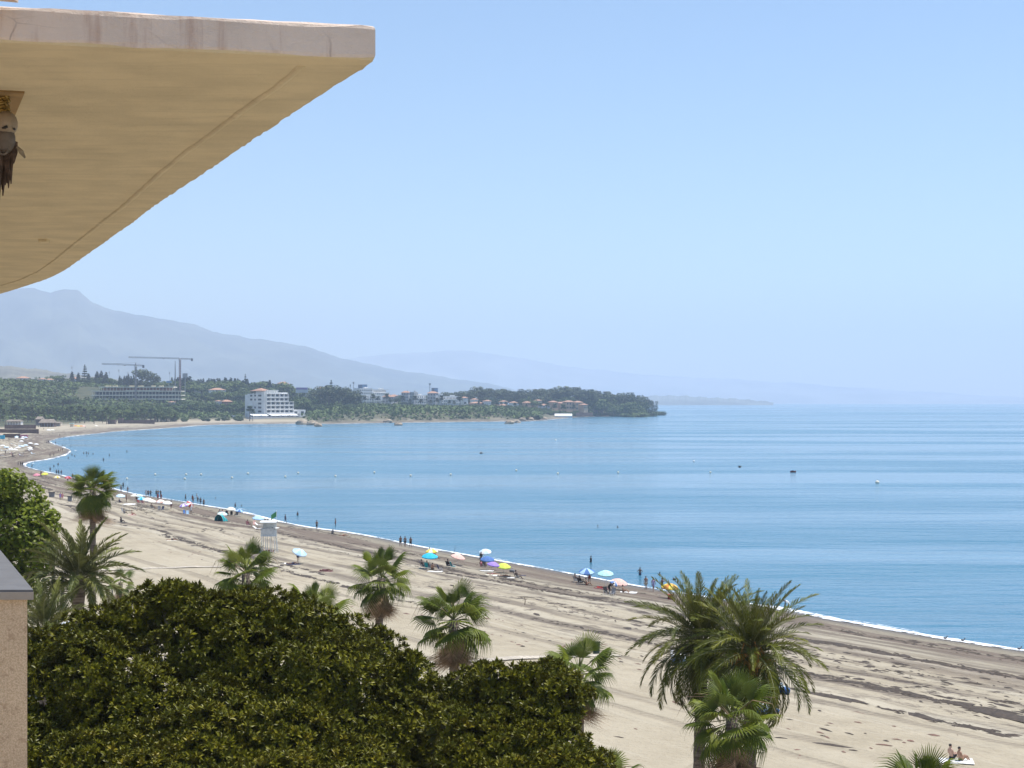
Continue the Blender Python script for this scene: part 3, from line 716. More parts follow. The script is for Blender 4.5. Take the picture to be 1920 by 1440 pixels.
# ---- fan palms
M_fan = leafmat('fan_palm_green', (0.110, 0.150, 0.012), (0.120, 0.145, 0.028), (0.180, 0.210, 0.020), .5, .6, .25, .30)
M_fandry = leafmat('fan_palm_dry', (0.33, 0.225, 0.135), (0.30, 0.205, 0.125), (0.44, 0.31, 0.19), .85, .5, .15, .22)
M_petiole = simple('palm_petiole', (.20, .22, .08), .6, .3, 6)
M_trunk = NT('palm_trunk')
def _tr():
    g = M_trunk; v = g.coord((1, 1, 9)); f = g.noise(v, 1.6, 4, .6); h = g.noise(g.coord((5, 5, 1.2)), 1.5, 4)
    return g.out(g.mix(g.step(f, .35, .65), (.085, .062, .047), (.215, .170, .130)), .95, g.bump(g.math('ADD', f, h), .8, .06))
M_trunk = _tr()
def fan_mesh(name, rng, mat, span=112, L=1.05, Lp=.95, nseg=28, droop=.16, fold=.10, close=1.0, thread=True):
    V = []; T = []; MI = []
    def tri(a, b, c, m=0): T.append((a, b, c)); MI.append(m)
    # petiole, triangular section, sagging a little
    n = 5; w = .020
    for i in range(n):
        u = i / (n - 1); x = Lp * u; z = -.10 * math.sin(u * 1.4) ** 2 * Lp
        V += [(x, w, z), (x, -w, z), (x, 0, z - w * 1.6)]
    for i in range(n - 1):
        for k in range(3):
            a, b = i * 3 + k, i * 3 + (k + 1) % 3; tri(a, b, b + 3, 1); tri(a, b + 3, a + 3, 1)
    zb = V[-3][2]; spread = R(span) / nseg
    for i in range(nseg):
        a = R(-span / 2 * 2 + (2 * span) * (i + .5) / nseg) * close; da = spread * .98 * close
        l = L * (1 - .22 * (abs(a) / 2.2) ** 2) * rng.uniform(.93, 1.05)
        b = len(V)
        def pt(r, ang, dz):
            rr = r * l; x = Lp + rr * math.cos(ang); y = rr * math.sin(ang); k = rr / L
            z = zb + dz - droop * k ** 2.2 * L - fold * abs(math.sin(ang)) * rr + .05 * rr * math.cos(ang)
            return (x, y, z)
        ext = droop * rng.uniform(.9, 2.6); tipa = a + rng.uniform(-.05, .05)
        tx, ty, tz = pt(1.0, tipa, 0); m6 = pt(.78, a, .0)
        V += [pt(.03, a, 0), pt(.52, a - da, -.012), pt(.52, a, .016), pt(.52, a + da, -.012), pt(.78, a - da * .42, -.03), m6, pt(.78, a + da * .42, -.03), (tx, ty, tz - ext * .8)]
        tri(b, b + 1, b + 2); tri(b, b + 2, b + 3)
        for p, q in ((1, 2), (2, 3)):
            tri(b + p, b + p + 3, b + q + 3); tri(b + p, b + q + 3, b + q)
        tri(b + 4, b + 7, b + 5); tri(b + 5, b + 7, b + 6)
        if thread and rng.random() < .35:
            V += [(tx + .02, ty, tz - ext * .8 - .22 * rng.uniform(.4, 1.3)), (tx + .006, ty + .006, tz - ext * .8)]; tri(b + 7, len(V) - 2, len(V) - 1)
    V = np.array(V); T = np.array(T); nn = np.cross(V[T[:, 1]] - V[T[:, 0]], V[T[:, 2]] - V[T[:, 0]]); fl = nn[:, 2] < 0; T[fl] = T[fl][:, ::-1]
    return mesh_np(name, V, T, [mat, M_petiole if mat is M_fan else M_fandry], MI)
_r = np.random.default_rng(5)
FAN = [fan_mesh('frond', _r, M_fan, droop=.10 + .07 * k, fold=.05 + .08 * k) for k in range(3)] + [fan_mesh('frond', _r, M_fan, span=100, droop=.34, fold=.28), fan_mesh('frond', _r, M_fan, droop=.5, fold=.4)]
FANY = [fan_mesh('frond', _r, M_fan, span=78, droop=.03, fold=.02, close=.62), fan_mesh('frond', _r, M_fan, span=90, droop=.05, fold=.04, close=.85)]
FAND = [fan_mesh('dry_frond', _r, M_fandry, span=110, droop=.55, fold=.75, close=.55, L=1.15, Lp=.75), fan_mesh('dry_frond', _r, M_fandry, span=110, droop=.7, fold=.9, close=.42, L=1.2, Lp=.6), fan_mesh('dry_frond', _r, M_fandry, span=110, droop=.45, fold=.55, close=.75, Lp=.9)]
def frond_matrix(az, el, roll, loc, s):
    M = rot_z(az) @ rot_y(-el) @ rot_x(roll)
    return Matrix.Translation(Vector(loc)) @ Matrix(M.tolist()).to_4x4() @ Matrix.Scale(s, 4)
SPEAR = MB().tube([(0, 0, 0), (.01, 0, .6), (0, .02, 1.35)], [.03, .045, .004], 5).mesh('spear_leaf', M_fan)
def fan_palm(px, py, d, s, label, seed, ng=34, nd=20, spears=1, low=-42, lean=(0, 0), skirt=1.0):
    rng = np.random.default_rng(seed); c = P(px, py, d); gz = ground_at(c.x - lean[0], c.y); h = c.z - gz
    root = empty('fan_palm', (c.x - lean[0], c.y, gz)); tag(root, label, 'palm tree', 'fan palms on the beach promenade')
    top = Vector((lean[0], lean[1], h))
    pts = [Vector((lean[0] * (u ** 1.5), lean[1] * u, h * u - (.6 if u == 0 else 0))) for u in np.linspace(0, 1, 14)]
    MB().tube(pts, [(.22 + .10 * (1 - i / 13) ** 3) * min(1.1, .6 + s * .4) * (1 + .04 * (i % 2)) for i in range(14)], 10).build('trunk', M_trunk, root, smooth=True)
    for i in range(ng):
        u = i / ng; az = i * 2.39996 + rng.uniform(-.35, .35); el = 86 - (86 - low) * u ** .82 + rng.uniform(-9, 9)
        me = FANY[i % 2] if u < .16 else (FAN[rng.integers(0, 3)] if u < .6 else FAN[rng.integers(1, 5)])
        o = link('frond', me, root); o.matrix_local = frond_matrix(az, R(el), rng.uniform(-.45, .45), top + Vector((0, 0, .12 - .30 * u)), s * rng.uniform(.86, 1.1) * (.8 if u < .1 else 1))
    for i in range(nd):
        u = i / max(1, nd); az = i * 2.39996 + rng.uniform(-.5, .5); el = -54 - 32 * u ** .7 + rng.uniform(-7, 7)
        o = link('dry_frond', FAND[rng.integers(0, 3)], root); o.matrix_local = frond_matrix(az, R(max(el, -87)), rng.uniform(-.6, .6), top + Vector((0, 0, -.22 - .75 * u * skirt)), s * rng.uniform(.62, .92))
    for k in range(spears):
        o = link('spear_leaf', SPEAR, root); o.matrix_local = Matrix.Translation(top) @ Euler((rng.uniform(-.12, .12), rng.uniform(-.12, .12), 0)).to_matrix().to_4x4() @ Matrix.Scale(s * rng.uniform(.85, 1.1), 4)
    if seed % 2 == 0 or seed == 5:                            # long dry flower stalks that stick out of the crown
        for k in range(4):
            az = rng.uniform(0, 6.28); e = Vector((math.cos(az), math.sin(az), 0)) * s
            MB().tube([top, top + e * .9 + Vector((0, 0, .75 * s)), top + e * 1.75 + Vector((0, 0, .7 * s)), top + e * 2.15 + Vector((0, 0, -.1 * s))], [.022, .016, .012, .004], 4).build('flower_stalk', M_fandry, root)
    return root
fan_palm(715, 1084, 97, 1.0, 'fan palm with brown dead skirt standing left of the beach umbrellas, trunk bare below', 1, 26, 24, 1, -34, skirt=.8, lean=(.4, 0))
fan_palm(851, 1162, 82, 1.02, 'fan palm just behind the gap between the two dark fig crowns', 2, 30, 26, 1, -35)
fan_palm(1086, 1262, 80, .98, 'fan palm with open crown at right edge of the dark fig tree, bin behind it', 3, 24, 22, 1, -42)
fan_palm(1372, 1345, 64, .98, 'fan palm in front of the feather palm pair, brown thatch below its crown', 4, 26, 30, 1, -40, skirt=1.4)
fan_palm(461, 1075, 92, .95, 'fan palm half sunk behind the fig tree crown below lifeguard tower', 6, 30, 26, 2, -38)
fan_palm(174, 918, 126, 1.0, 'tall fan palm with ragged brown crown seen against the water edge', 5, 44, 40, 1, -58)
fan_palm(226, 1092, 172, .90, 'small young fan palm alone on the sand beside the lamp post', 7, 12, 9, 1, -50, skirt=.5)
fan_palm(592, 1152, 84, .95, 'fan palm whose top alone peeps over the fig tree crown', 8, 22, 8, 2, -35)
fan_palm(1728, 1502, 61, .96, 'fan palm crown cut by the picture bottom below the seated couple', 9, 28, 10, 3, -30)
fan_palm(1138, 1470, 66, .85, 'low fan palm with few fronds by the fig tree foot', 10, 16, 4, 1, -30)
fan_palm(1915, 1535, 60, .95, 'fan palm with only dry frond tips showing in the bottom corner', 12, 14, 4, 2, -20)

# ---- feather (date) palms
M_date = leafmat('date_palm_green', (0.094, 0.113, 0.010), (0.110, 0.114, 0.022), (0.165, 0.178, 0.018), .5, .6, .2, .28)
M_rachis = simple('date_rachis', (.19, .19, .085), .55, .3, 5)
def feather_mesh(rng, L=3.3, bend=70, nl=54, ll=.47, vup=26, hang=.16, w=.015):
    V = []; T = []; MI = []
    ns = 14; pos = []; tan = []; p = np.zeros(3)
    for i in range(ns + 1):
        u = i / ns; a = -R(bend) * u ** 1.5; t = np.array([math.cos(a), 0, math.sin(a)]); pos.append(p.copy()); tan.append(t); p = p + t * L / ns
    pos = np.array(pos); tan = np.array(tan)
    for i in range(ns + 1):
        r = .030 * (1 - .85 * i / ns) + .003; up = np.array([-tan[i][2], 0, tan[i][0]])
        V += [pos[i] + np.array([0, r, 0]), pos[i] - np.array([0, r, 0]), pos[i] - up * r * 1.3]
    for i in range(ns):
        for k in range(3):
            a, b = i * 3 + k, i * 3 + (k + 1) % 3; T += [(a, b, b + 3), (a, b + 3, a + 3)]; MI += [1, 1]
    for j in range(nl):
        u = .10 + .89 * (j + .5) / nl; f = u * ns; i = min(int(f), ns - 1); q = pos[i] + (pos[i + 1] - pos[i]) * (f - i); t = tan[i] * (1 - f + i) + tan[i + 1] * (f - i); t /= np.linalg.norm(t); up = np.array([-t[2], 0, t[0]])
        for sgn in (-1, 1):
            l = ll * (math.sin(math.pi * min(1, .20 + .80 * u)) ** .65 * .85 + .18) * rng.uniform(.85, 1.12); an = R(62 - 34 * u + rng.uniform(-7, 7)); vu = R(vup + rng.uniform(-26, 26))
            dv = t * math.cos(an) + (np.array([0, sgn, 0]) * math.cos(vu) + up * math.sin(vu)) * math.sin(an)
            nrm = np.cross(dv, t); nrm /= np.linalg.norm(nrm); wd = np.cross(nrm, dv) * w
            b = len(V); mid = q + dv * l * .55 + np.array([0, 0, -hang * l * .25]); tip = q + dv * l + np.array([0, 0, -hang * l])
            V += [q + wd * .6, q - wd * .6, mid + wd, mid - wd, tip]
            T += [(b, b + 1, b + 3), (b, b + 3, b + 2), (b + 2, b + 3, b + 4)]; MI += [0, 0, 0]
    V = np.array(V); T = np.array(T); nn = np.cross(V[T[:, 1]] - V[T[:, 0]], V[T[:, 2]] - V[T[:, 0]]); fl = nn[:, 2] < 0; T[fl] = T[fl][:, ::-1]
    return mesh_np('frond', V, T, [M_date, M_rachis], MI)
_r = np.random.default_rng(21)
FEA = [feather_mesh(_r, bend=b, hang=h) for b, h in ((28, .10), (48, .18), (75, .3), (95, .45), (118, .7))]
_md = M_date; M_date = leafmat('date_palm_pale', (0.105, 0.122, 0.022), (0.115, 0.120, 0.036), (0.165, 0.175, 0.032), .5, .5, .25, .26)
FEA2 = [feather_mesh(_r, bend=b, hang=h, L=3.3, ll=.5, w=.024) for b, h in ((26, .08), (44, .12), (62, .2), (84, .3))]
M_date = _md
def date_trunk(root, h, r, lean=(0, 0)):
    n = 30; pts = [Vector((lean[0] * u, lean[1] * u, h * u - (.5 if u == 0 else 0))) for u in np.linspace(0, 1, n)]
    MB().tube(pts, [r * (1 + .10 * (i % 2)) * (1.0 if i < n - 4 else 1.25) for i in range(n)], 11).build('trunk', M_trunk, root)
def feather_palm(px, py, d, s, label, seed, n=74, top=84, low=-58, meshes=None, fruit=False, lean=(0, 0), tr=.24):
    rng = np.random.default_rng(seed); c = P(px, py, d); bx, by = c.x - lean[0], c.y - lean[1]; gz = ground_at(bx, by); h = c.z - gz
    root = empty('feather_palm', (bx, by, gz)); tag(root, label, 'palm tree', 'feather palms on the beach promenade')
    date_trunk(root, h, tr, lean); tp = Vector((lean[0], lean[1], h)); ms = meshes or FEA
    for i in range(n):
        u = i / n; az = i * 2.39996 + rng.uniform(-.3, .3); el = top - (top - low) * u ** .98 + rng.uniform(-7, 7)
        k = min(len(ms) - 1, int(u * len(ms) * .98 + rng.uniform(-.4, .4))) if u > .05 else 0
        o = link('frond', ms[max(0, k)], root); o.matrix_local = frond_matrix(az, R(el), rng.uniform(-.5, .5), tp + Vector((math.cos(az) * .12, math.sin(az) * .12, .25 - .5 * u)), s * rng.uniform(.82, 1.1) * (.7 + .3 * min(1, u * 6)))
    if fruit:
        for k, (ax, ay, q) in enumerate(fruit):
            g = MB(); e0 = tp + Vector((ax * .2, ay * .2, .25)); e1 = tp + Vector((ax, ay, q))
            g.tube([e0, e0.lerp(e1, .6) + Vector((0, 0, .3)), e1], [.03, .025, .02], 5)
            for j in range(70):
                v = Vector((rng.normal() * .16, rng.normal() * .16, -abs(rng.normal()) * .42)); g.tube([e1, e1 + v * .5 + Vector((v.x * .3, v.y * .3, .05)), e1 + v], [.008, .008, .014], 3)
            g.build('fruit_cluster', simple('orange_date_stalks', (.42, .19, .035), .7, .4, 6), root)
    return root
feather_palm(1318, 1200, 72, 1.0, 'feather palm of the pair with bare trunk showing left of the fan palm', 31, 112, low=-52, lean=(.35, 0))
feather_palm(1408, 1222, 69, .98, 'feather palm of the pair with orange fruit stalks in its crown', 32, 112, low=-52, fruit=[(-.2, -.9, -.3), (.45, -.8, -.2), (.1, -.95, .15), (-.5, -.7, 0)], lean=(.1, 0))
feather_palm(146, 1082, 93, 1.08, 'feather palm with fresh arching fronds beside the leafy green tree', 33, 60, 82, -18, FEA2, tr=.30)
feather_palm(84, 1178, 82, .82, 'low feather palm between parapet wall and fig tree crown', 34, 40, 84, -25, FEA2, tr=.26)
feather_palm(30, 1150, 100, .8, 'feather palm half hidden behind the grey coping of parapet', 35, 36, 80, -30, FEA2, tr=.26)

# ---- leafy tree at the left edge
def build_leafy():
    rng = np.random.default_rng(41); base = GD(-15, 106); root = empty('leafy_tree', base)
    tag(root, 'bright green broadleaf tree at the frame edge behind the feather palm', 'tree')
    mat = leafmat('bright_leaf', (0.125, 0.180, 0.014), (0.140, 0.180, 0.028), (0.215, 0.255, 0.022), .5, .3, .22, .36)
    V = []; T = []; lobes = []
    for px, py, r in ((-60, 930, 2.2), (-20, 925, 1.7), (20, 905, 1.0), (45, 935, 1.3), (72, 965, 1.1), (88, 990, .8), (30, 985, 1.9), (-20, 1000, 2.2), (60, 1015, 1.3), (92, 1020, .7), (-50, 1050, 2.4), (25, 1050, 1.8), (75, 1050, 1.0), (100, 968, .45), (0, 900, .8), (5, 1100, 2.0), (60, 1085, 1.0)):
        lobes.append((np.array(P(px, py, 106 + rng.uniform(-1, 1))) - np.array(base), r))
    for c, r in lobes:
        for _ in range(int(r * r * 430)):
            v = rng.normal(size=3); v /= np.linalg.norm(v); p = c + v * r * rng.uniform(.55, 1.08) ** .6 * np.array([1, 1, .9])
            nn = v * .5 + np.array([0, 0, .7]) + rng.normal(size=3) * .45; M = basis(nn, rng.uniform(0, 6.28)); s = rng.uniform(.11, .21); b = len(V)
            for q in ((-1, 0, 0), (0, -.62, .1), (1, 0, -.1), (0, .62, .1)): V.append(p + M @ (np.array(q) * s))
            T += [(b, b + 1, b + 2), (b, b + 2, b + 3)]
    tag(link('crown', mesh_np('crown', V, T, mat), root), kind='stuff')
    MB().tube([(0, 0, -.4), (.2, 0, 5), (0, 0, 10)], [.4, .3, .15], 8).build('trunk', M_bark, root, smooth=True)
    for c, r in lobes[::3]: MB().tube([(.1, 0, 6), Vector(c) * .6 + Vector((0, 0, 3)), Vector(c)], [.18, .1, .04], 5).build('limb', M_bark, root)
build_leafy()
# ------------------------------------------------------------------ people
SKINS = [simple('skin_tan', (.34, .19, .12), .6, .1, 5), simple('skin_brown', (.20, .105, .065), .6, .1, 5), simple('skin_dark', (.12, .07, .05), .6, .1, 5), simple('skin_pale', (.48, .30, .22), .6, .1, 5)]
HAIRM = [simple('hair_dark', (.018, .013, .011), .7, .2, 30), simple('hair_brown', (.07, .04, .02), .7, .2, 30), simple('hair_grey', (.35, .33, .31), .7, .2, 30), simple('hair_fair', (.30, .20, .09), .7, .2, 30)]
CL = {}
for n, c in dict(black=(.014, .014, .017), navy=(.02, .03, .09), red=(.45, .03, .03), white=(.78, .77, .74), beige=(.50, .42, .30), lilac=(.42, .36, .58), blue=(.07, .17, .42), teal=(.0, .30, .33), green=(.05, .22, .08), darkgreen=(.035, .06, .04), grey=(.20, .20, .21), pink=(.65, .24, .30), orange=(.65, .25, .05), yellow=(.75, .58, .08), cyan=(.02, .46, .66), aqua=(.45, .75, .72), lime=(.62, .72, .09), purple=(.34, .22, .62), peach=(.80, .50, .42), skyblue=(.42, .62, .80), paleblue=(.58, .72, .80), cream=(.78, .73, .60), brown=(.15, .09, .06), darkred=(.22, .03, .03), wine=(.16, .05, .06)).items():
    CL[n] = simple('cloth_' + n, c, .8, .18, 6)

def pose_joints(p):
    J = dict(pel=(0, 0, .93), wai=(0, .01, 1.09), che=(0, .0, 1.32), nck=(0, .015, 1.49), hd0=(0, 0, 1.575), hd1=(0, -.01, 1.65), hd2=(0, .005, 1.735))
    for s, k in ((1, 'l'), (-1, 'r')):
        J.update({'sh' + k: (s * .165, 0, 1.42), 'el' + k: (s * .225, .02, 1.14), 'wr' + k: (s * .235, -.06, .90), 'hp' + k: (s * .085, 0, .89), 'kn' + k: (s * .095, -.015, .49), 'an' + k: (s * .10, .025, .085), 'to' + k: (s * .115, -.14, .035)})
    if p == 'walk':
        J.update(knl=(.09, -.16, .51), anl=(.09, -.20, .10), tol=(.095, -.36, .06), knr=(-.09, .05, .50), anr=(-.09, .30, .16), tor=(-.10, .20, .04), ell=(.22, .12, 1.15), wrl=(.22, .14, .91), elr=(-.22, -.06, 1.14), wrr=(-.21, -.22, .95))
    if p == 'phone':
        J.update(ell=(.27, -.16, 1.27), wrl=(.13, -.28, 1.52), elr=(-.27, -.16, 1.27), wrr=(-.13, -.28, 1.50))
    if p == 'hips':
        J.update(ell=(.36, .06, 1.18), wrl=(.17, -.03, 1.02), elr=(-.36, .06, 1.18), wrr=(-.17, -.03, 1.02))
    if p == 'bend':
        J.update(pel=(0, .10, .90), wai=(0, .0, 1.02), che=(0, -.22, 1.17), nck=(0, -.38, 1.24), hd0=(0, -.46, 1.26), hd1=(0, -.53, 1.27), hd2=(0, -.60, 1.28), shl=(.165, -.30, 1.19), shr=(-.165, -.30, 1.19), ell=(.19, -.36, .90), elr=(-.19, -.36, .90), wrl=(.12, -.44, .68), wrr=(-.12, -.44, .68), hpl=(.085, .08, .87), hpr=(-.085, .08, .87))
    if p in ('sit', 'chair'):
        b = .0 if p == 'sit' else .22; lean = .10 if p == 'sit' else .22
        J.update(pel=(0, 0, .13 + b), wai=(0, lean * .3, .29 + b), che=(0, lean * .7, .52 + b), nck=(0, lean, .69 + b), hd0=(0, lean - .02, .775 + b), hd1=(0, lean - .03, .85 + b), hd2=(0, lean - .015, .935 + b))
        for s, k in ((1, 'l'), (-1, 'r')):
            J.update({'sh' + k: (s * .165, lean * .9, .62 + b), 'el' + k: (s * .24, lean * .3, .38 + b), 'wr' + k: (s * .15, -.24, .36 + b), 'hp' + k: (s * .085, -.02, .11 + b), 'kn' + k: (s * .11, -.40, (.40 if p == 'sit' else .20) + b), 'an' + k: (s * .11, -.60 if p == 'sit' else -.66, .08), 'to' + k: (s * .12, -.76 if p == 'sit' else -.80, .05 if p == 'sit' else .07)})
    if p == 'lie':
        for s, k in ((1, 'l'), (-1, 'r')): J.update({'el' + k: (s * .30, .02, 1.16), 'wr' + k: (s * .30, -.02, .92), 'kn' + k: (s * .12, -.02 if s > 0 else -.18, .50 if s > 0 else .56)})
        J = {k: (v[0], v[2] - .93, .12 - v[1]) for k, v in J.items()}
    if p == 'kneel':
        J.update({k: (v[0], v[1], v[2] - .40) for k, v in J.items()})
        for s, k in ((1, 'l'), (-1, 'r')): J.update({'kn' + k: (s * .11, -.06, .07), 'an' + k: (s * .11, .36, .07), 'to' + k: (s * .11, .48, .04), 'wr' + k: (s * .14, -.34, .62), 'el' + k: (s * .24, -.08, .72)})
    if p == 'swim':
        for s, k in ((1, 'l'), (-1, 'r')): J.update({'el' + k: (s * .36, -.20, 1.30), 'wr' + k: (s * .46, -.40, 1.36)})
    return J
RAD = dict(pel=(.155, .115), wai=(.125, .095), che=(.165, .115), nck=(.062, .062), hd0=(.066, .08), hd1=(.078, .098), hd2=(.058, .07), sh=(.062, .058), el=(.043, .043), wr=(.029, .026), hp=(.09, .095), kn=(.056, .058), an=(.038, .04), to=(.042, .028))
def body_mesh(p):
    J = pose_joints(p); names = list(J); V = [J[n] for n in names]; ix = {n: i for i, n in enumerate(names)}
    E = [(ix[a], ix[b]) for a, b in (('pel', 'wai'), ('wai', 'che'), ('che', 'nck'), ('nck', 'hd0'), ('hd0', 'hd1'), ('hd1', 'hd2'))]; rad = [RAD[n] if n in RAD else RAD[n[:2]] for n in names]
    for k in 'lr': E += [(ix[a + k] if a not in ix else ix[a], ix[b + k]) for a, b in (('che', 'sh'), ('sh', 'el'), ('el', 'wr'), ('pel', 'hp'), ('hp', 'kn'), ('kn', 'an'), ('an', 'to'))]
    for k in 'lr':                                   # hand: palm, four fingers and a thumb
        w = Vector(J['wr' + k]); dr = (w - Vector(J['el' + k])).normalized(); sd_ = dr.cross(Vector((0, 1, .2))).normalized(); pm = w + dr * .075
        V.append(tuple(pm)); rad.append((.034, .018)); pi = len(V) - 1; E.append((ix['wr' + k], pi))
        for q in range(5):
            off = sd_ * (.026 * (q - 1.5)) if q < 4 else sd_ * -.045; l = (.075, .09, .085, .065, .05)[q]; st = pi
            for u in (.45, 1.0):
                pt = pm + off + dr * (l * u + (.02 if q < 4 else -.03)) + Vector((0, -.02 * u * u, -.01 * u)); V.append(tuple(pt)); rad.append((.0085, .0085)); E.append((st, len(V) - 1)); st = len(V) - 1
    h1 = Vector(J['hd1']); face = (Vector((0, -1, 0)) if p != 'lie' else Vector((0, 0, 1))) if p != 'bend' else Vector((0, -.2, -1))
    V.append(tuple(h1 + face * .105 - (Vector(J['hd2']) - h1) * .15)); rad.append((.013, .02)); E.append((ix['hd1'], len(V) - 1))   # nose
    for s in (1, -1): V.append(tuple(h1 + Vector((s * .085, .01, 0)))); rad.append((.012, .022)); E.append((ix['hd1'], len(V) - 1))      # ears
    me = bpy.data.meshes.new('person'); me.from_pydata(V, E, []); o = bpy.data.objects.new('person_build', me); COL.objects.link(o)
    m = o.modifiers.new('s', 'SKIN'); m.use_smooth_shade = True
    for i, sv in enumerate(me.skin_vertices[0].data): sv.radius = rad[i]; sv.use_root = (i == ix['pel'])
    o.modifiers.new('u', 'SUBSURF').levels = 1
    dg = bpy.context.evaluated_depsgraph_get(); out = bpy.data.meshes.new_from_object(o.evaluated_get(dg)); out.name = 'person'
    bpy.data.objects.remove(o); out.materials.clear(); out.materials.append(SKINS[0])
    return out, {n: Vector(v) for n, v in J.items()}
BODY = {p: body_mesh(p) for p in ('stand', 'walk', 'phone', 'hips', 'bend', 'sit', 'chair', 'lie', 'kneel', 'swim')}
def cloth_mesh(p, kind):
    J = BODY[p][1]; b = MB()
    b.tube([J['wai'].lerp(J['pel'], .55), J['pel'], J['pel'].lerp((J['hpl'] + J['hpr']) / 2, .9)], [.135, .162, .15], 10)
    if kind != 'brief':
        for k in 'lr': b.tube([J['hp' + k], J['hp' + k].lerp(J['kn' + k], .62)], [.112, .098], 8)
    if kind == 'full': b.tube([J['wai'].lerp(J['pel'], .5), J['wai'], J['wai'].lerp(J['che'], .6), J['che'], J['che'].lerp(J['nck'], .45)], [.15, .145, .165, .182, .14], 10)
    return b.mesh('swimwear', CL['black'])
CLOTH = {}
def hair_mesh(p):
    J = BODY[p][1]; u = (J['hd2'] - J['hd1']).normalized(); c = J['hd1'] + u * .035
    f = Vector((0, .025, 0)) if p not in ('lie', 'bend') else (Vector((0, .0, -.02)) if p == 'lie' else Vector((0, 0, .03)))
    b = MB().ball(c + f, (.088, .105, .085) if p not in ('lie', 'bend') else (.088, .088, .10), 10, 7); return b.mesh('hair', HAIRM[0], True)
HAIR = {p: hair_mesh(p) for p in BODY}
def person(loc, pose, rot, label, skin=0, cloth='black', kind='short', hair=0, group=None, s=1.0, parts=True):
    o = link('person', BODY[pose][0], None, loc, (0, 0, R(rot)), s); tag(o, label, 'person', group)
    o.material_slots[0].link = 'OBJECT'; o.material_slots[0].material = SKINS[skin]
    if parts:
        key = (pose, kind)
        if key not in CLOTH: CLOTH[key] = cloth_mesh(pose, kind)
        c = link('swimwear' if kind != 'full' else 'clothing', CLOTH[key], o); c.material_slots[0].link = 'OBJECT'; c.material_slots[0].material = CL[cloth]
        h = link('hair', HAIR[pose], o); h.material_slots[0].link = 'OBJECT'; h.material_slots[0].material = HAIRM[hair]
    return o
BK = 180      # seen from the back
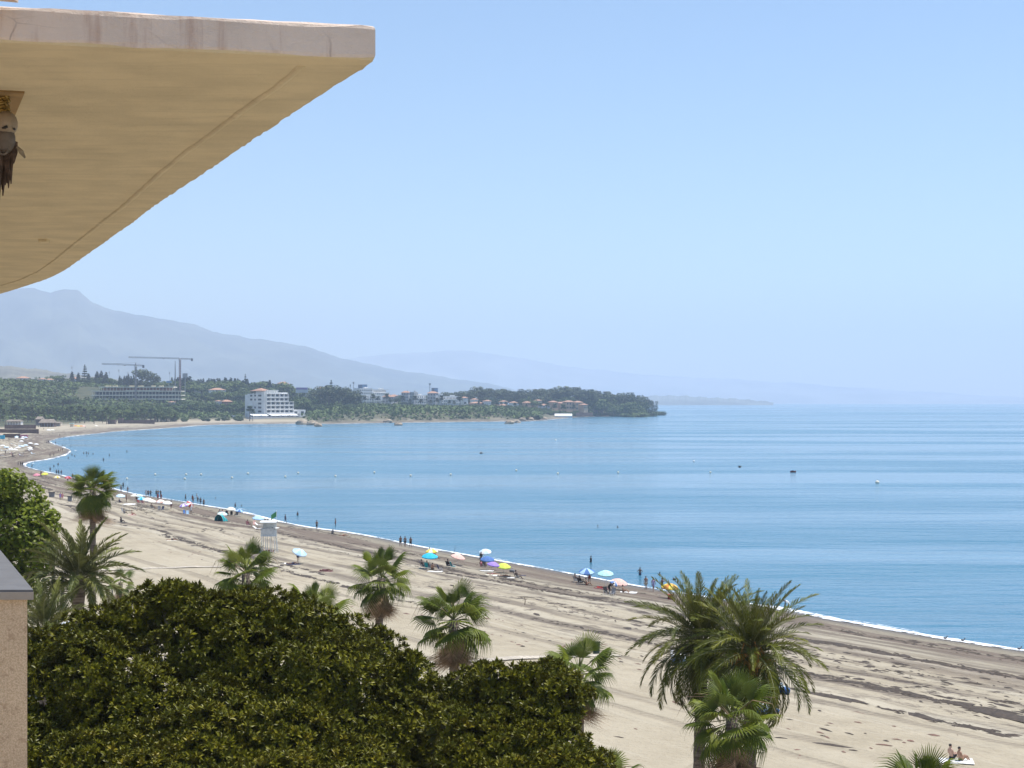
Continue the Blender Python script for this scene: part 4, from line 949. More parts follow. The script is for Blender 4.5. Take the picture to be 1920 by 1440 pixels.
# ---- people on foot along the waterline: px, py of the feet, pose, turn, label, skin, cloth, kind, hair
PEOPLE = [
 (751, 1025, 'walk', BK + 10, 'person in dark shorts walking away, first of three abreast by the surf', 1, 'black', 'short', 0),
 (759.5, 1025.5, 'walk', BK - 6, 'person in dark shorts walking away, middle of three abreast by the surf', 1, 'black', 'short', 0),
 (770, 1026.5, 'walk', BK + 16, 'person in dark shorts walking away, a step apart from two companions', 1, 'black', 'short', 0),
 (1211, 1106, 'stand', BK, 'bare backed person in beige shorts standing at the edge of the water', 0, 'beige', 'short', 0),
 (1225, 1109, 'walk', BK - 25, 'person in lilac top walking between two standing bathers at the waterline', 0, 'lilac', 'full', 1),
 (1241.5, 1109.5, 'phone', BK - 50, 'person with raised arms standing beside the orange parasol', 1, 'brown', 'full', 0),
 (1105, 1094, 'stand', -20, 'tanned person in red trunks standing under the blue parasol', 1, 'darkred', 'short', 0),
 (1143, 1114, 'bend', 60, 'person in dark trousers bending over folded chairs by the aqua parasol', 2, 'black', 'full', 0),
 (535, 981, 'walk', 100, 'person in dark clothes strolling alone on the wet sand above lifeguard tower', 2, 'navy', 'full', 0),
 (594, 993, 'hips', 150, 'person with hands on hips at the waterline between two bathers', 1, 'black', 'short', 0),
 (559, 1054, 'stand', 10, 'person standing under the tilted pale blue parasol on open sand', 0, 'navy', 'short', 0),
 (358, 963, 'stand', 40, 'person in white top standing by the blue chair', 1, 'white', 'full', 0),
 (321, 954, 'stand', 200, 'tanned person standing next to the last white parasol of the big cluster', 1, 'wine', 'short', 0),
 (237, 942, 'stand', 90, 'tanned person standing behind the flat white sunshade', 1, 'brown', 'short', 0),
 (113, 938, 'stand', 30, 'person in purple standing on the sand left of the tall ragged palm', 1, 'purple', 'full', 0),
 (117, 938, 'walk', 200, 'person in pink walking beside the one in purple near the sand bin', 0, 'pink', 'full', 3),
 (382, 950, 'stand', 20, 'bather standing last in the row of five at the foam', 1, 'black', 'short', 0),
 (376, 947, 'stand', 170, 'slim bather fourth in the row of five at the foam', 2, 'navy', 'short', 0),
 (371, 944.5, 'walk', 160, 'bather third in the row of five at the foam', 1, 'black', 'brief', 1),
 (362, 944, 'hips', 180, 'bather second in the row of five at the foam', 1, 'red', 'brief', 0),
 (348, 939.5, 'walk', 240, 'bather stepping into the water first in the row of five', 2, 'black', 'short', 0),
 (274, 931, 'stand', 180, 'bather in white top at the surf behind the cream parasol', 1, 'white', 'full', 0),
 (278, 931.5, 'stand', 190, 'bather in dark trunks second in the group behind the cream parasol', 1, 'black', 'short', 0),
 (282.5, 932, 'hips', 160, 'bather third in the group behind the cream parasol', 2, 'navy', 'short', 0),
 (293, 930.5, 'stand', 180, 'bather first in the group behind the pinkish white parasol', 1, 'black', 'short', 0),
 (296.5, 931, 'walk', 200, 'bather second in the group behind the pinkish white parasol', 0, 'blue', 'short', 0),
 (301, 931, 'hips', 170, 'bather third in the group behind the pinkish white parasol', 1, 'black', 'brief', 0),
 (296, 938, 'stand', 10, 'person in red swimwear right behind the pinkish white parasol', 1, 'red', 'full', 0),
 (302, 938.5, 'stand', 0, 'person in darker red swimwear behind the pinkish white parasol', 1, 'darkred', 'full', 0),
 (239.5, 925, 'walk', 160, 'person leaning forward as they walk along the foam by the palm crown', 1, 'grey', 'short', 0),
 (227, 922, 'stand', 180, 'person standing in foam right of the tall ragged palm', 1, 'grey', 'full', 0),
 (106, 890, 'stand', 180, 'bather at the surf above the far yellow parasol, first of three', 2, 'black', 'short', 0),
 (110, 890.5, 'stand', 170, 'bather at the surf above the far yellow parasol, second of three', 2, 'black', 'short', 0),
 (115, 891, 'walk', 190, 'bather at the surf above the far yellow parasol, third of three', 2, 'navy', 'short', 0),
 (136, 898, 'stand', 180, 'bather at the waterline beside the far red parasol', 1, 'black', 'short', 0),
 (127, 903.5, 'stand', 20, 'person in red standing under the far red parasol', 2, 'darkred', 'full', 0),
 (94, 885, 'stand', 180, 'bather at the waterline behind the far bright yellow parasol', 2, 'black', 'short', 0),
 (77, 893, 'stand', 0, 'person between the far pink and bright yellow parasols', 1, 'wine', 'full', 0),
 (39, 874, 'stand', 180, 'dark figure of a pair standing on the sandspit shore', 2, 'black', 'full', 0),
 (42.5, 874.5, 'stand', 180, 'second dark figure of the pair on the sandspit shore', 2, 'black', 'full', 0),
 (34, 873, 'walk', 90, 'person walking just left of the dark pair on the sandspit', 2, 'grey', 'short', 0),
]
for (px, py, pose, rot, lab, sk, cl, kd, hr) in PEOPLE:
    person(G(px, py), pose, rot, lab, sk, cl, kd, hr, 'people on foot along the beach')
SITTERS = [
 (806, 1041, 'chair', 20, 'person in dark swimwear sitting under the yellow parasol by the surf', 1, 'black', 'full', 0),
 (811, 1042.5, 'sit', 60, 'person sitting with legs out under the yellow parasol', 1, 'navy', 'full', 0),
 (793, 1065, 'chair', 100, 'person in dark clothes sitting at the outer side under the cyan parasol', 2, 'black', 'full', 0),
 (802, 1067, 'chair', 150, 'person in blue top on chair below the cyan parasol pole', 1, 'navy', 'full', 0),
 (811, 1068.5, 'sit', 190, 'bare backed person sitting under the cyan parasol', 0, 'black', 'short', 0),
 (842, 1064, 'chair', 120, 'person in dark chair below the peach tilted parasol', 2, 'black', 'full', 0),
 (902, 1057, 'stand', 180, 'dark haired person standing at the back of the royal blue parasol', 2, 'black', 'full', 0),
 (902, 1062, 'sit', 40, 'person sitting beside the royal blue parasol', 1, 'pink', 'full', 1),
 (909, 1063, 'chair', 20, 'person in shade of the royal blue parasol', 1, 'darkred', 'short', 0),
 (924, 1078, 'lie', 70, 'sunbather lying on towel in front of the purple parasol', 0, 'pink', 'brief', 1),
 (944, 1081.5, 'lie', 75, 'tanned sunbather lying on dark towel below the lime parasol', 1, 'black', 'brief', 0),
 (970, 1086, 'chair', 85, 'person in black sitting alone in chair at a small table', 2, 'black', 'full', 0),
 (1081, 1092, 'chair', 100, 'person in grey sitting in first chair near the blue parasol', 1, 'grey', 'full', 0),
 (1089, 1095.5, 'chair', 110, 'person in black sitting in middle chair near the blue parasol', 2, 'black', 'full', 0),
 (1100, 1097.5, 'sit', 100, 'person leaning back on the sand below the blue parasol', 0, 'darkred', 'brief', 0),
 (1126, 1104, 'lie', 80, 'sunbather in red lying left of the person bending over chairs', 0, 'red', 'full', 1),
 (1169, 1111, 'sit', 75, 'young person with bent knees sitting on the white towel', 0, 'brown', 'brief', 1),
 (548, 1058, 'lie', 85, 'person lying in the shade at the foot of the tilted pale blue parasol', 1, 'navy', 'short', 0),
 (611, 1071, 'lie', 85, 'sunbather in dark red lying alone on open sand', 1, 'wine', 'full', 0),
 (322, 1013.5, 'lie', 85, 'sunbather lying alone on the sand below the tracks', 0, 'black', 'short', 0),
 (478, 1033, 'sit', 80, 'person in grey top sitting under the lifeguard tower', 1, 'grey', 'full', 0),
 (486, 1034, 'sit', 60, 'person in black sitting by the legs of the lifeguard tower', 2, 'black', 'full', 0),
 (503, 1034, 'lie', 80, 'person in dark red lying between the legs of the lifeguard tower', 1, 'wine', 'full', 0),
 (466, 986.5, 'chair', 60, 'person in low chair left of the light blue parasol', 1, 'wine', 'full', 0),
 (477, 985, 'chair', 10, 'tanned person in the shade of the light blue parasol', 0, 'peach', 'full', 1),
 (497, 982, 'sit', 180, 'person in red sitting at the right of the light blue parasol', 1, 'darkred', 'full', 0),
 (502.5, 982, 'sit', 170, 'person sitting furthest right by the light blue parasol', 1, 'wine', 'short', 0),
 (412, 963, 'sit', 180, 'person in white beside another behind the turquoise beach tent', 1, 'white', 'full', 0),
 (417, 963.5, 'sit', 190, 'person in pink behind the turquoise beach tent', 0, 'pink', 'full', 0),
 (426, 966, 'chair', 30, 'person in chair at the left under the cream surfside parasol', 1, 'navy', 'full', 0),
 (434, 967, 'chair', 10, 'dark person in middle chair under the cream surfside parasol', 2, 'black', 'full', 0),
 (443, 967.5, 'chair', 330, 'person in dark chair under the small blue surfside parasol', 2, 'black', 'full', 0),
 (624, 1001.5, 'sit', 200, 'grey figure sitting on wet sand close to the surf', 2, 'grey', 'full', 0),
 (644, 1005, 'lie', 80, 'reddish sunbather lying on wet sand close to the surf', 0, 'red', 'brief', 0),
 (256, 941, 'stand', 30, 'person in black and red beside the reclining group', 1, 'black', 'full', 0),
 (261, 944, 'chair', 60, 'reddish person reclining under the blue parasol of the big cluster', 0, 'red', 'brief', 0),
 (268, 945, 'chair', 40, 'second reddish person reclining under the cream parasol of the big cluster', 0, 'darkred', 'brief', 0),
 (224, 942.5, 'sit', 60, 'dark dressed person sitting under the light blue parasol by the palm', 2, 'navy', 'full', 0),
 (211, 938, 'sit', 40, 'dark dressed person sitting close to the tall palm crown', 2, 'navy', 'full', 0),
 (286, 954, 'chair', 90, 'person in dark low chair in front of the big parasol cluster', 1, 'black', 'full', 0),
 (233, 963, 'sit', 80, 'person in grey by a dark folded chair on open sand', 2, 'grey', 'full', 0),
 (248, 965.5, 'sit', 100, 'pale person in red swimwear sitting on open sand', 0, 'red', 'brief', 1),
 (227, 979, 'sit', 90, 'dark person sitting on dark towel on open sand nearer the feather palm', 2, 'black', 'full', 0),
]
for (px, py, pose, rot, lab, sk, cl, kd, hr) in SITTERS:
    person(G(px, py), pose, rot, lab, sk, cl, kd, hr, 'people resting on the beach')
BATHERS = [
 (1108, 1054, .80, 'stand', 'dark bather standing thigh deep straight out from the blue parasol', 2, 'black', 'full'),
 (1200, 1078, .70, 'hips', 'bather with arm bent standing thigh deep near the aqua parasol', 1, 'navy', 'short'),
 (1237, 1077, 1.42, 'swim', 'swimmer with head and shoulders out behind the lilac walker', 2, 'black', 'full'),
 (1478, 1138, .55, 'bend', 'bather in white top bending over in shallow water right of the feather palms', 2, 'white', 'full'),
 (629, 985, .40, 'stand', 'bather standing knee deep above the pale curved foam', 1, 'red', 'brief'),
 (558, 966, .95, 'stand', 'bather waist deep behind the strolling dark figure', 2, 'black', 'short'),
 (441, 950, .80, 'stand', 'bather waist deep above the cream surfside parasol', 2, 'navy', 'short'),
 (453, 949, 1.42, 'swim', 'swimmer beside the bather above the cream surfside parasol', 2, 'black', 'short'),
 (404, 935, 1.42, 'swim', 'lone swimmer out from the row of five bathers', 2, 'black', 'short'),
 (369, 932, .85, 'stand', 'pale bather deep behind the row of five', 0, 'white', 'short'),
 (361, 935, .75, 'stand', 'bather in red deep behind the row of five', 1, 'red', 'full'),
 (231, 911, .70, 'stand', 'dark bather standing off the foam right of the tall palm', 2, 'black', 'short'),
 (1121, 987, 1.42, 'swim', 'lone swimmer far out, nearer of two heads in open water', 2, 'black', 'short'),
 (1158, 989, 1.42, 'swim', 'lone swimmer far out, second of two heads in open water', 2, 'black', 'short'),
 (194, 864, .55, 'stand', 'dark bather on board standing off the sandspit', 2, 'black', 'full'),
 (60, 875, .7, 'stand', 'bather standing in water below the sandspit', 2, 'black', 'short'),
 (224, 869.5, 1.42, 'swim', 'swimmer of a close pair further out than the sandspit', 2, 'black', 'short'),
 (232, 869.5, 1.42, 'swim', 'other swimmer of the close pair beyond the sandspit', 2, 'black', 'short'),
 (694, 803, .9, 'stand', 'dark figure afloat off the wooded headland', 2, 'black', 'full'),
]
for (px, py, dep, pose, lab, sk, cl, kd) in BATHERS:
    p = W(px, py); p.z = -dep; person(p, pose, random.uniform(0, 360), lab, sk, cl, kd, 0, 'bathers in the sea')
# tiny bathers and strollers off and on the far sandspit that nothing tells apart
for px, py in ((140, 856), (157, 851), (162, 851), (165.5, 851.5), (128, 859.5), (135, 854), (174.5, 852), (101, 875), (109, 872), (117, 837), (132, 838.5), (130, 824), (163, 856), (205, 855), (238, 848), (268, 814), (282, 812.5)):
    p = W(px, py); p.z = -random.choice((.6, .8, 1.0)); person(p, 'stand', random.uniform(0, 360), 'tiny distant bather in the sea around the sandspit', 2, 'black', 'short', 0, 'tiny bathers off the sandspit')
for px, py in ((94, 857.5), (101, 856), (110, 848), (114, 847.5), (117, 846.5), (88, 832), (91, 831), (104, 833), (112, 818), (10, 852), (13, 845), (24, 858), (240, 803), (82, 806), (90, 803), (160, 803), (178, 801)):
    person(G(px, py), random.choice(('stand', 'walk')), random.uniform(0, 360), 'tiny distant stroller on the sand of the sandspit', 2, random.choice(('black', 'navy', 'red')), 'short', 0, 'tiny strollers on the sandspit')
# the couple behind the palm at the bottom
C1 = G(1784, 1424); C2 = G(1801, 1428)
person(C1, 'sit', 120, 'bare backed person in dark cap sitting beside a companion by the palm top', 3, 'black', 'short', 0, s=1.0)
person(C2, 'sit', 110, 'dark haired bare backed person sitting with towel next to one in cap', 0, 'black', 'brief', 0, s=.95)

# ------------------------------------------------------------------ beach things
POLE = simple('white_pole', (.7, .7, .7), .5, .1)
def canopy_mesh(r, h, n=8, sag=.03, val=.14):
    V = [(0, 0, h)]; F = []
    rows = 4
    for j in range(1, rows + 1):
        u = j / rows
        for i in range(n * 2):
            a = math.pi * i / n; rr = r * u * (1 if i % 2 == 0 else (.965 - .02 * u)); z = h * (1 - u ** 1.75) - (sag if i % 2 else 0) * u; V.append((rr * math.cos(a), rr * math.sin(a), z))
    for i in range(n * 2): V.append((V[1 + (rows - 1) * n * 2 + i][0], V[1 + (rows - 1) * n * 2 + i][1], V[1 + (rows - 1) * n * 2 + i][2] - val * (1 if i % 2 == 0 else .7)))
    m = n * 2
    for i in range(m): F.append((0, 1 + i, 1 + (i + 1) % m))
    for j in range(rows): 
        for i in range(m): F.append((1 + j * m + i, 1 + (j + 1) * m + i, 1 + (j + 1) * m + (i + 1) % m, 1 + j * m + (i + 1) % m))
    return V, F
UM = {}
def parasol(px, py, label, c1, c2=None, r=1.0, h=2.0, tilt=(0, 0), group='parasols on the beach', loc=None, low=False, d=None):
    key = (c1, c2, r)
    if key not in UM:
        b = MB(); V, F = canopy_mesh(r, .42 * r); b.add(V, F)
        me = b.mesh('canopy', [CL[c1], CL[c2 or c1]])
        if c2:
            mi = [0] * len(F)
            for k in range(len(F)): mi[k] = ((k % 16) // 2) % 2
            me.polygons.foreach_set('material_index', mi)
        rb = MB()
        for i in range(8): rb.tube([(0, 0, .40 * r), (.98 * r * math.cos(math.pi * i / 4), .98 * r * math.sin(math.pi * i / 4), -.02)], .008, 3)
        UM[key] = (me, MB().tube([(0, 0, 0), (0, 0, 1)], .02, 6).mesh('pole', POLE), rb.mesh('ribs', POLE))
    p = loc or G(px, py); root = empty('parasol', p); tag(root, label, 'parasol', group)
    hh = h - .36 * r; tl = Euler((R(tilt[0]), R(tilt[1]), random.uniform(0, .6))); kn = Vector((0, 0, hh * .62))
    o = link('pole', UM[key][1], root); o.scale = (1, 1, hh * .62 if tilt != (0, 0) else hh + .3)
    top = kn + (Euler((R(tilt[0]), R(tilt[1]), 0)).to_matrix() @ Vector((0, 0, hh * .38)))
    if tilt != (0, 0): MB().tube([kn, top + (top - kn).normalized() * .3], .018, 6).build('tilting_pole', POLE, root)
    for me, nm in ((UM[key][0], 'canopy'), (UM[key][2], 'ribs')):
        o = link(nm, me, root); o.location = top; o.rotation_euler = tl
    tp = (tl.to_matrix() @ Vector((0, 0, .42 * r))) + top
    return root
PAR = [
 (1101, 1096, 'blue parasol over three chairs and a tanned person', 'skyblue', 'blue', 1.05, 2.05, (12, -6)), (1136, 1100, 'pale aqua parasol right of the blue one with three chairs', 'aqua', None, 1.05, 2.05, (10, -4)),
 (1160, 1106, 'pale peach parasol set low behind the white towel', 'peach', None, 1.1, 1.35, (14, 8)), (1256, 1122, 'orange and yellow parasol beside the person with raised arms', 'orange', 'yellow', 1.05, 1.75, (10, 0)),
 (1148, 1113, 'small blue and white parasol beside the person bending over', 'blue', 'white', .55, 1.6, (30, 24)),
 (810, 1046, 'yellow parasol nearest the foam with two people below', 'yellow', 'cream', .95, 1.35, (10, -3)), (806, 1067, 'bright cyan parasol on pole over a group of chairs', 'cyan', None, 1.1, 2.1, (9, 0)),
 (857.5, 1059, 'peach pink tilted parasol between the cyan and the royal blue', 'peach', None, 1.05, 1.5, (10, 14)), (911, 1049, 'white parasol standing in the foam behind the royal blue one', 'white', 'paleblue', .95, 1.55, (14, -10)),
 (914, 1069, 'royal blue parasol over people and white towels', 'blue', None, 1.0, 1.85, (10, 0)), (924, 1075, 'purple parasol in front of the royal blue one', 'purple', None, .85, 1.5, (8, 10)),
 (944, 1074, 'lime green parasol right of the purple one', 'lime', None, .98, 1.25, (12, 4)),
 (560.5, 1056, 'white and pale blue parasol alone on open sand, strongly tilted', 'paleblue', 'skyblue', 1.05, 1.95, (24, 14)),
 (484, 988, 'light blue parasol behind the lifeguard tower', 'skyblue', None, 1.1, 2.0, (10, 3)), (417, 974, 'white parasol over the turquoise beach tent', 'white', 'aqua', 1.0, 1.45, (12, 2)),
 (433, 967, 'cream parasol on the damp sand above the turquoise tent', 'cream', None, 1.0, 1.75, (10, 0)), (449, 968.5, 'small blue parasol right of the cream surfside one', 'skyblue', 'blue', .85, 1.5, (12, 5)),
 (346, 963, 'purple blue tilted parasol over the blue chair', 'purple', 'white', .9, 2.0, (8, -14)), (353, 958, 'red and white parasol tipped steeply on its side', 'red', 'white', .9, 2.0, (24, 50)),
 (314, 956, 'white parasol at the right end of the big cluster', 'white', None, 1.0, 1.8, (10, 0)), (301, 954, 'pinkish white parasol over dark chairs in the big cluster', 'peach', 'white', 1.0, 1.9, (10, 0)),
 (285.5, 952, 'cream parasol overlapped by another in the big cluster', 'cream', None, .95, 1.7, (10, 4)), (277, 950, 'larger cream white parasol in the middle of the big cluster', 'cream', 'white', 1.1, 1.85, (10, 0)),
 (266, 947.5, 'deep sky blue parasol in the big cluster over reddish bathers', 'skyblue', 'cyan', .9, 1.75, (10, -4)), (260.5, 941, 'aqua parasol at the back of the big cluster', 'aqua', 'paleblue', .95, 1.75, (10, 0)),
 (251, 941, 'small cream parasol at the back of the big cluster', 'cream', None, .75, 1.7, (10, 0)), (226, 942, 'light blue parasol between the tall palm and the big cluster', 'paleblue', None, 1.05, 1.8, (10, 0)),
 (69, 899, 'far pink parasol leftmost above the leafy tree', 'pink', None, 1.05, 1.7, (12, -5)), (84, 897, 'far bright yellow parasol next to the pink one', 'yellow', 'lime', 1.05, 1.7, (12, 0)), (107, 902, 'far pale yellow parasol in the middle of the row', 'yellow', 'cream', 1.0, 1.5, (10, 0)), (128, 904, 'far red parasol over a person in red', 'red', 'pink', 1.05, 1.7, (12, 0)),
]
for (px, py, lab, c1, c2, r, h, tl) in PAR: parasol(px, py, lab, c1, c2, r, h, tl)
# flat white sunshade on four poles
p = G(243, 957); sh = empty('sunshade', p); tag(sh, 'flat white square sunshade in front of the big parasol cluster', 'sunshade')
MB().add([(-1.2, -1, 1.25), (1.2, -1, 1.25), (1.2, 1, 1.3), (-1.2, 1, 1.3), (0, 0, 1.42), (-1.2, -1, 1.2), (1.2, -1, 1.2)], [(0, 1, 4), (1, 2, 4), (2, 3, 4), (3, 0, 4), (5, 6, 1, 0)]).build('canopy', CL['white'], sh)
for x in (-1.15, 1.15):
    for y in (-.95, .95): MB().tube([(x, y, 0), (x, y, 1.25)], .02, 5).build('pole', POLE, sh)

# folding chairs
def chair_meshes(c):
    st = MB().box((0, 0, .26), (.5, .46, .03)).mesh('seat', CL[c]); b = MB(); b.add([(-.25, .22, .27), (.25, .22, .27), (.25, .46, .92), (-.25, .46, .92), (-.25, .25, .26), (.25, .25, .26), (.25, .49, .91), (-.25, .49, .91)], [(0, 3, 2, 1), (4, 5, 6, 7), (3, 7, 6, 2), (0, 1, 5, 4), (0, 4, 7, 3), (1, 2, 6, 5)]); bk = b.mesh('backrest', CL[c])
    fr = MB().tube([(0, -.22, 0), (0, -.2, .42), (0, .3, .44), (0, .36, 0)], .016, 5).mesh('side_frame', POLE); return st, bk, fr
CHM = {}
def chair(px, py, rot, label, c, loc=None):
    if c not in CHM: CHM[c] = chair_meshes(c)
    st, bk, fr = CHM[c]; root = empty('beach_chair', loc or G(px, py), R(rot)); tag(root, label, 'chair', 'folding chairs on the beach')
    link('seat', st, root); link('backrest', bk, root)
    for x in (-.26, .26): link('side_frame', fr, root, (x, 0, 0))
for a in [(793, 1065.5, 100, 'dark chair at the outer side under the cyan parasol', 'navy'), (802, 1067.5, 150, 'blue grey chair under the cyan parasol pole', 'teal'), (826, 1071, 110, 'low dark lounge chair right of the white towel by the cyan parasol', 'navy'), (842, 1064.5, 120, 'dark occupied chair below the peach tilted parasol', 'black'), (850, 1065.5, 115, 'empty grey blue chair with high back below the peach parasol', 'teal'),
          (970, 1086.5, 85, 'black chair of the lone sitter with small table', 'black'), (1081, 1092.5, 100, 'first grey chair near the blue parasol', 'grey'), (1089, 1096, 110, 'middle dark chair near the blue parasol', 'black'), (1138, 1115, 30, 'folded dark chair left of the person bending over', 'black'), (1148, 1117, 330, 'dark chair right beside the person bending over', 'grey'),
          (347, 965, 40, 'bright blue chair under the purple blue parasol', 'blue'), (352, 966, 20, 'second blue chair lower under the purple blue parasol', 'skyblue'), (426, 966.5, 30, 'navy chair under the cream surfside parasol', 'navy'), (434, 967.5, 10, 'black chair under the cream surfside parasol', 'black'), (443, 968, 330, 'dark chair under the small blue surfside parasol', 'grey'),
          (466, 987, 60, 'low white edged chair left of the light blue parasol', 'wine'), (477, 985.5, 10, 'peach coloured chair under the light blue parasol', 'peach'), (286, 954.5, 90, 'low dark chair in front of the big parasol cluster', 'black'), (299, 957, 20, 'dark grey chair below the pinkish white parasol', 'grey'), (304, 957.5, 340, 'dark chair right below the pinkish white parasol', 'navy'),
          (232, 961, 80, 'dark folded chair on open sand behind the person in grey', 'grey'), (231, 979, 80, 'dark folding chair on the towel nearer the feather palm', 'black'), (261, 944.5, 60, 'reddish chair under the blue parasol of the big cluster', 'darkred'), (268, 945.5, 40, 'dark red chair under the cream parasol of the big cluster', 'wine'), (806, 1041.5, 20, 'dark chair under the yellow surfside parasol', 'navy'), (909, 1063.5, 20, 'dark chair in shade of the royal blue parasol', 'black')]: chair(*a)

def towel(px, py, label, c, w=1.0, l=1.9, rot=80, cat='towel'):
    p = G(px, py); b = MB(); n = 7; V = []; F = []
    for i in range(n):
        for j in range(4): V.append(((j / 3 - .5) * w + random.uniform(-.03, .03), (i / (n - 1) - .5) * l, .035 + random.uniform(0, .045)))
    for i in range(n - 1):
        for j in range(3): F.append((i * 4 + j, i * 4 + j + 1, (i + 1) * 4 + j + 1, (i + 1) * 4 + j))
    k = len(V); V += [(x, y, z - .025) for x, y, z in V]
    F += [tuple(reversed([a + k for a in f])) for f in F]
    ed = [i * 4 for i in range(n)] ; ed2 = [i * 4 + 3 for i in range(n)]
    for e in (ed, ed2): F += [(e[i], e[i + 1], e[i + 1] + k, e[i] + k) for i in range(n - 1)]
    o = b.add(V, F).build('towel', CL[c]); o.location = p; o.rotation_euler = (0, 0, R(rot)); tag(o, label, cat, 'towels spread on the sand')
for a in [(1178, 1111.5, 'white towel under the young person with bent knees', 'white', 1.7, 2.1), (816, 1072, 'white towel in front of the cyan parasol', 'white', 1.1, 2.0), (912, 1071, 'white towel at the foot of the royal blue parasol', 'white', 1.0, 1.9), (924, 1078.5, 'cream towel under the sunbather by the purple parasol', 'cream', .9, 1.9), (934, 1080, 'small white towel between two lying sunbathers', 'white', .7, 1.5), (944, 1082, 'dark towel under the tanned sunbather', 'black', .9, 1.9), (958, 1084, 'crumpled white towel left of the lone sitter', 'white', .7, .9),
          (1126, 1104.5, 'dark towel under the sunbather in red', 'wine', .9, 2.0), (541, 1057, 'pale towel left of the tilted pale blue parasol', 'white', .9, 2.0), (550, 1058.5, 'navy towel in the shade of the tilted parasol', 'navy', .9, 1.9), (611, 1071.5, 'dark pink towel under the lone sunbather', 'wine', .9, 1.9), (322, 1014, 'pale towel under the lone sunbather below the tracks', 'cream', .8, 1.8), (484, 1035, 'dark blanket beside the lifeguard tower legs', 'navy', 1.6, 2.4), (503, 1034.5, 'dark red towel between the lifeguard tower legs', 'wine', .8, 1.6),
          (227, 980, 'dark towel nearer the feather palm', 'black', 1.0, 2.1), (248, 966, 'pink towel under the pale sitter', 'pink', .8, 1.6), (1793, 1428, 'crumpled white and pink towel below the seated couple', 'white', 1.5, 2.0)]: towel(*a)
def lounger(px, py, label, rot=75, c='white', group='white sunbeds behind the lifeguard tower', loc=None):
    root = empty('sunbed', loc or G(px, py), R(rot)); tag(root, label, 'sunbed', group)
    MB().box((0, -.3, .30), (.65, 1.3, .06)).build('bed', CL[c], root); MB().add([(-.32, .35, .30), (.32, .35, .30), (.32, .95, .72), (-.32, .95, .72), (-.32, .35, .25), (.32, .35, .25), (.32, .97, .67), (-.32, .97, .67)], [(0, 1, 2, 3), (4, 7, 6, 5), (0, 4, 5, 1), (2, 6, 7, 3), (0, 3, 7, 4), (1, 5, 6, 2)]).build('headrest', CL[c], root)
    for x in (-.28, .28):
        for y in (-.85, .3): MB().box((x, y, .135), (.04, .04, .27)).build('leg', POLE, root)
lounger(487, 987.5, 'white sunbed with raised back behind lifeguard tower'); lounger(484, 994, 'white sunbed nearer the lifeguard tower, dark bag under it')
# turquoise tent
p = G(415, 977); t = empty('beach_tent', p); tag(t, 'turquoise pop up beach tent under a white parasol', 'tent')
V = []; F = []; n = 9; m = 7
for i in range(n):
    a = math.pi * i / (n - 1)
    for j in range(m): V.append((1.15 * math.cos(a) * (1 - .12 * j / m), -.7 + 1.5 * j / (m - 1), 1.25 * math.sin(a) * math.sqrt(max(0, 1 - (j / (m - 1)) ** 2.2)) + .01))
for i in range(n - 1):
    for j in range(m - 1): F.append((i * m + j, i * m + j + 1, (i + 1) * m + j + 1, (i + 1) * m + j))
sh_ = MB().add(V, F).build('tent_shell', CL['teal'], t, smooth=True); sh_.rotation_euler = (0, 0, R(-35))
fl_ = MB().box((0, .0, .02), (2.1, 1.3, .03)).build('ground_sheet', CL['navy'], t); fl_.rotation_euler = (0, 0, R(-35))
for k in (0, 3, 6): 
    o = MB().tube([Vector(V[i * m + k]) * 1.01 for i in range(n)], .02, 4).build('tent_pole', CL['white'], t); o.rotation_euler = (0, 0, R(-35))

# lifeguard tower
def tower():
    p = G(504, 1036.5); root = empty('lifeguard_tower', p); tag(root, 'white wooden lifeguard tower on stilts with green flag', 'lifeguard tower')
    wt = simple('white_wood', (.66, .67, .64), .7, .15, 3, .1); w, dp = .92, .8
    for x in (-w, -w * .35, w * .35, w):
        for y in (-dp, dp): MB().tube([(x * 1.12, y * 1.2, -.2), (x * .95, y, 2.5)], .055, 6).build('stilt', wt, root)
    MB().box((0, 0, 2.5), (2.15, 1.95, .10)).build('deck', wt, root)
    for i in range(7): MB().box((-.9 + i * .30, -.86, 3.05), (.27, .05, 1.0)).build('front_board', wt, root)
    for s in (-1, 1):
        MB().box((s * 1.02, 0, 3.05), (.05, 1.7, 1.0)).build('side_board', wt, root)
        for y in (-.84, .84): MB().box((s * .98, y, 3.95), (.09, .09, 1.1)).build('corner_post', wt, root)
    MB().box((0, .86, 3.5), (2.0, .05, 1.9)).build('back_wall', wt, root)
    r = MB().box((0, 0, 4.56), (2.35, 2.1, .10)).build('roof', wt, root); r.rotation_euler = (R(4), 0, 0)
    MB().box((.62, 0, 3.62), (1.6, 1.75, .06)).build('rail', wt, root)
    # ladder
    for s in (-.25, .25): MB().tube([(1.35, s, 0), (1.08, s, 2.5)], .03, 5).build('ladder_rail', wt, root)
    for i in range(7): MB().tube([(1.33 - .037 * i, -.25, .3 + .32 * i), (1.33 - .037 * i, .25, .3 + .32 * i)], .022, 5).build('rung', wt, root)
    MB().tube([(1.0, .9, 2.5), (1.0, .9, 6.1)], .03, 6).build('flag_pole', POLE, root)
    fv = []; ff = []
    for i in range(6):
        for j in range(4): fv.append((1.0 - i * .16, .9 + .06 * math.sin(i * 1.6), 6.0 - j * .25 - i * .11))
    for i in range(5):
        for j in range(3): ff.append((i * 4 + j, i * 4 + j + 1, (i + 1) * 4 + j + 1, (i + 1) * 4 + j))
    MB().add(fv, ff).build('flag', CL['green'], root)
    g = person(p + Vector((.55, .2, 2.55)), 'chair', 20, 'lifeguard in black seated inside the white lifeguard tower', 1, 'black', 'full', 0)
tower()

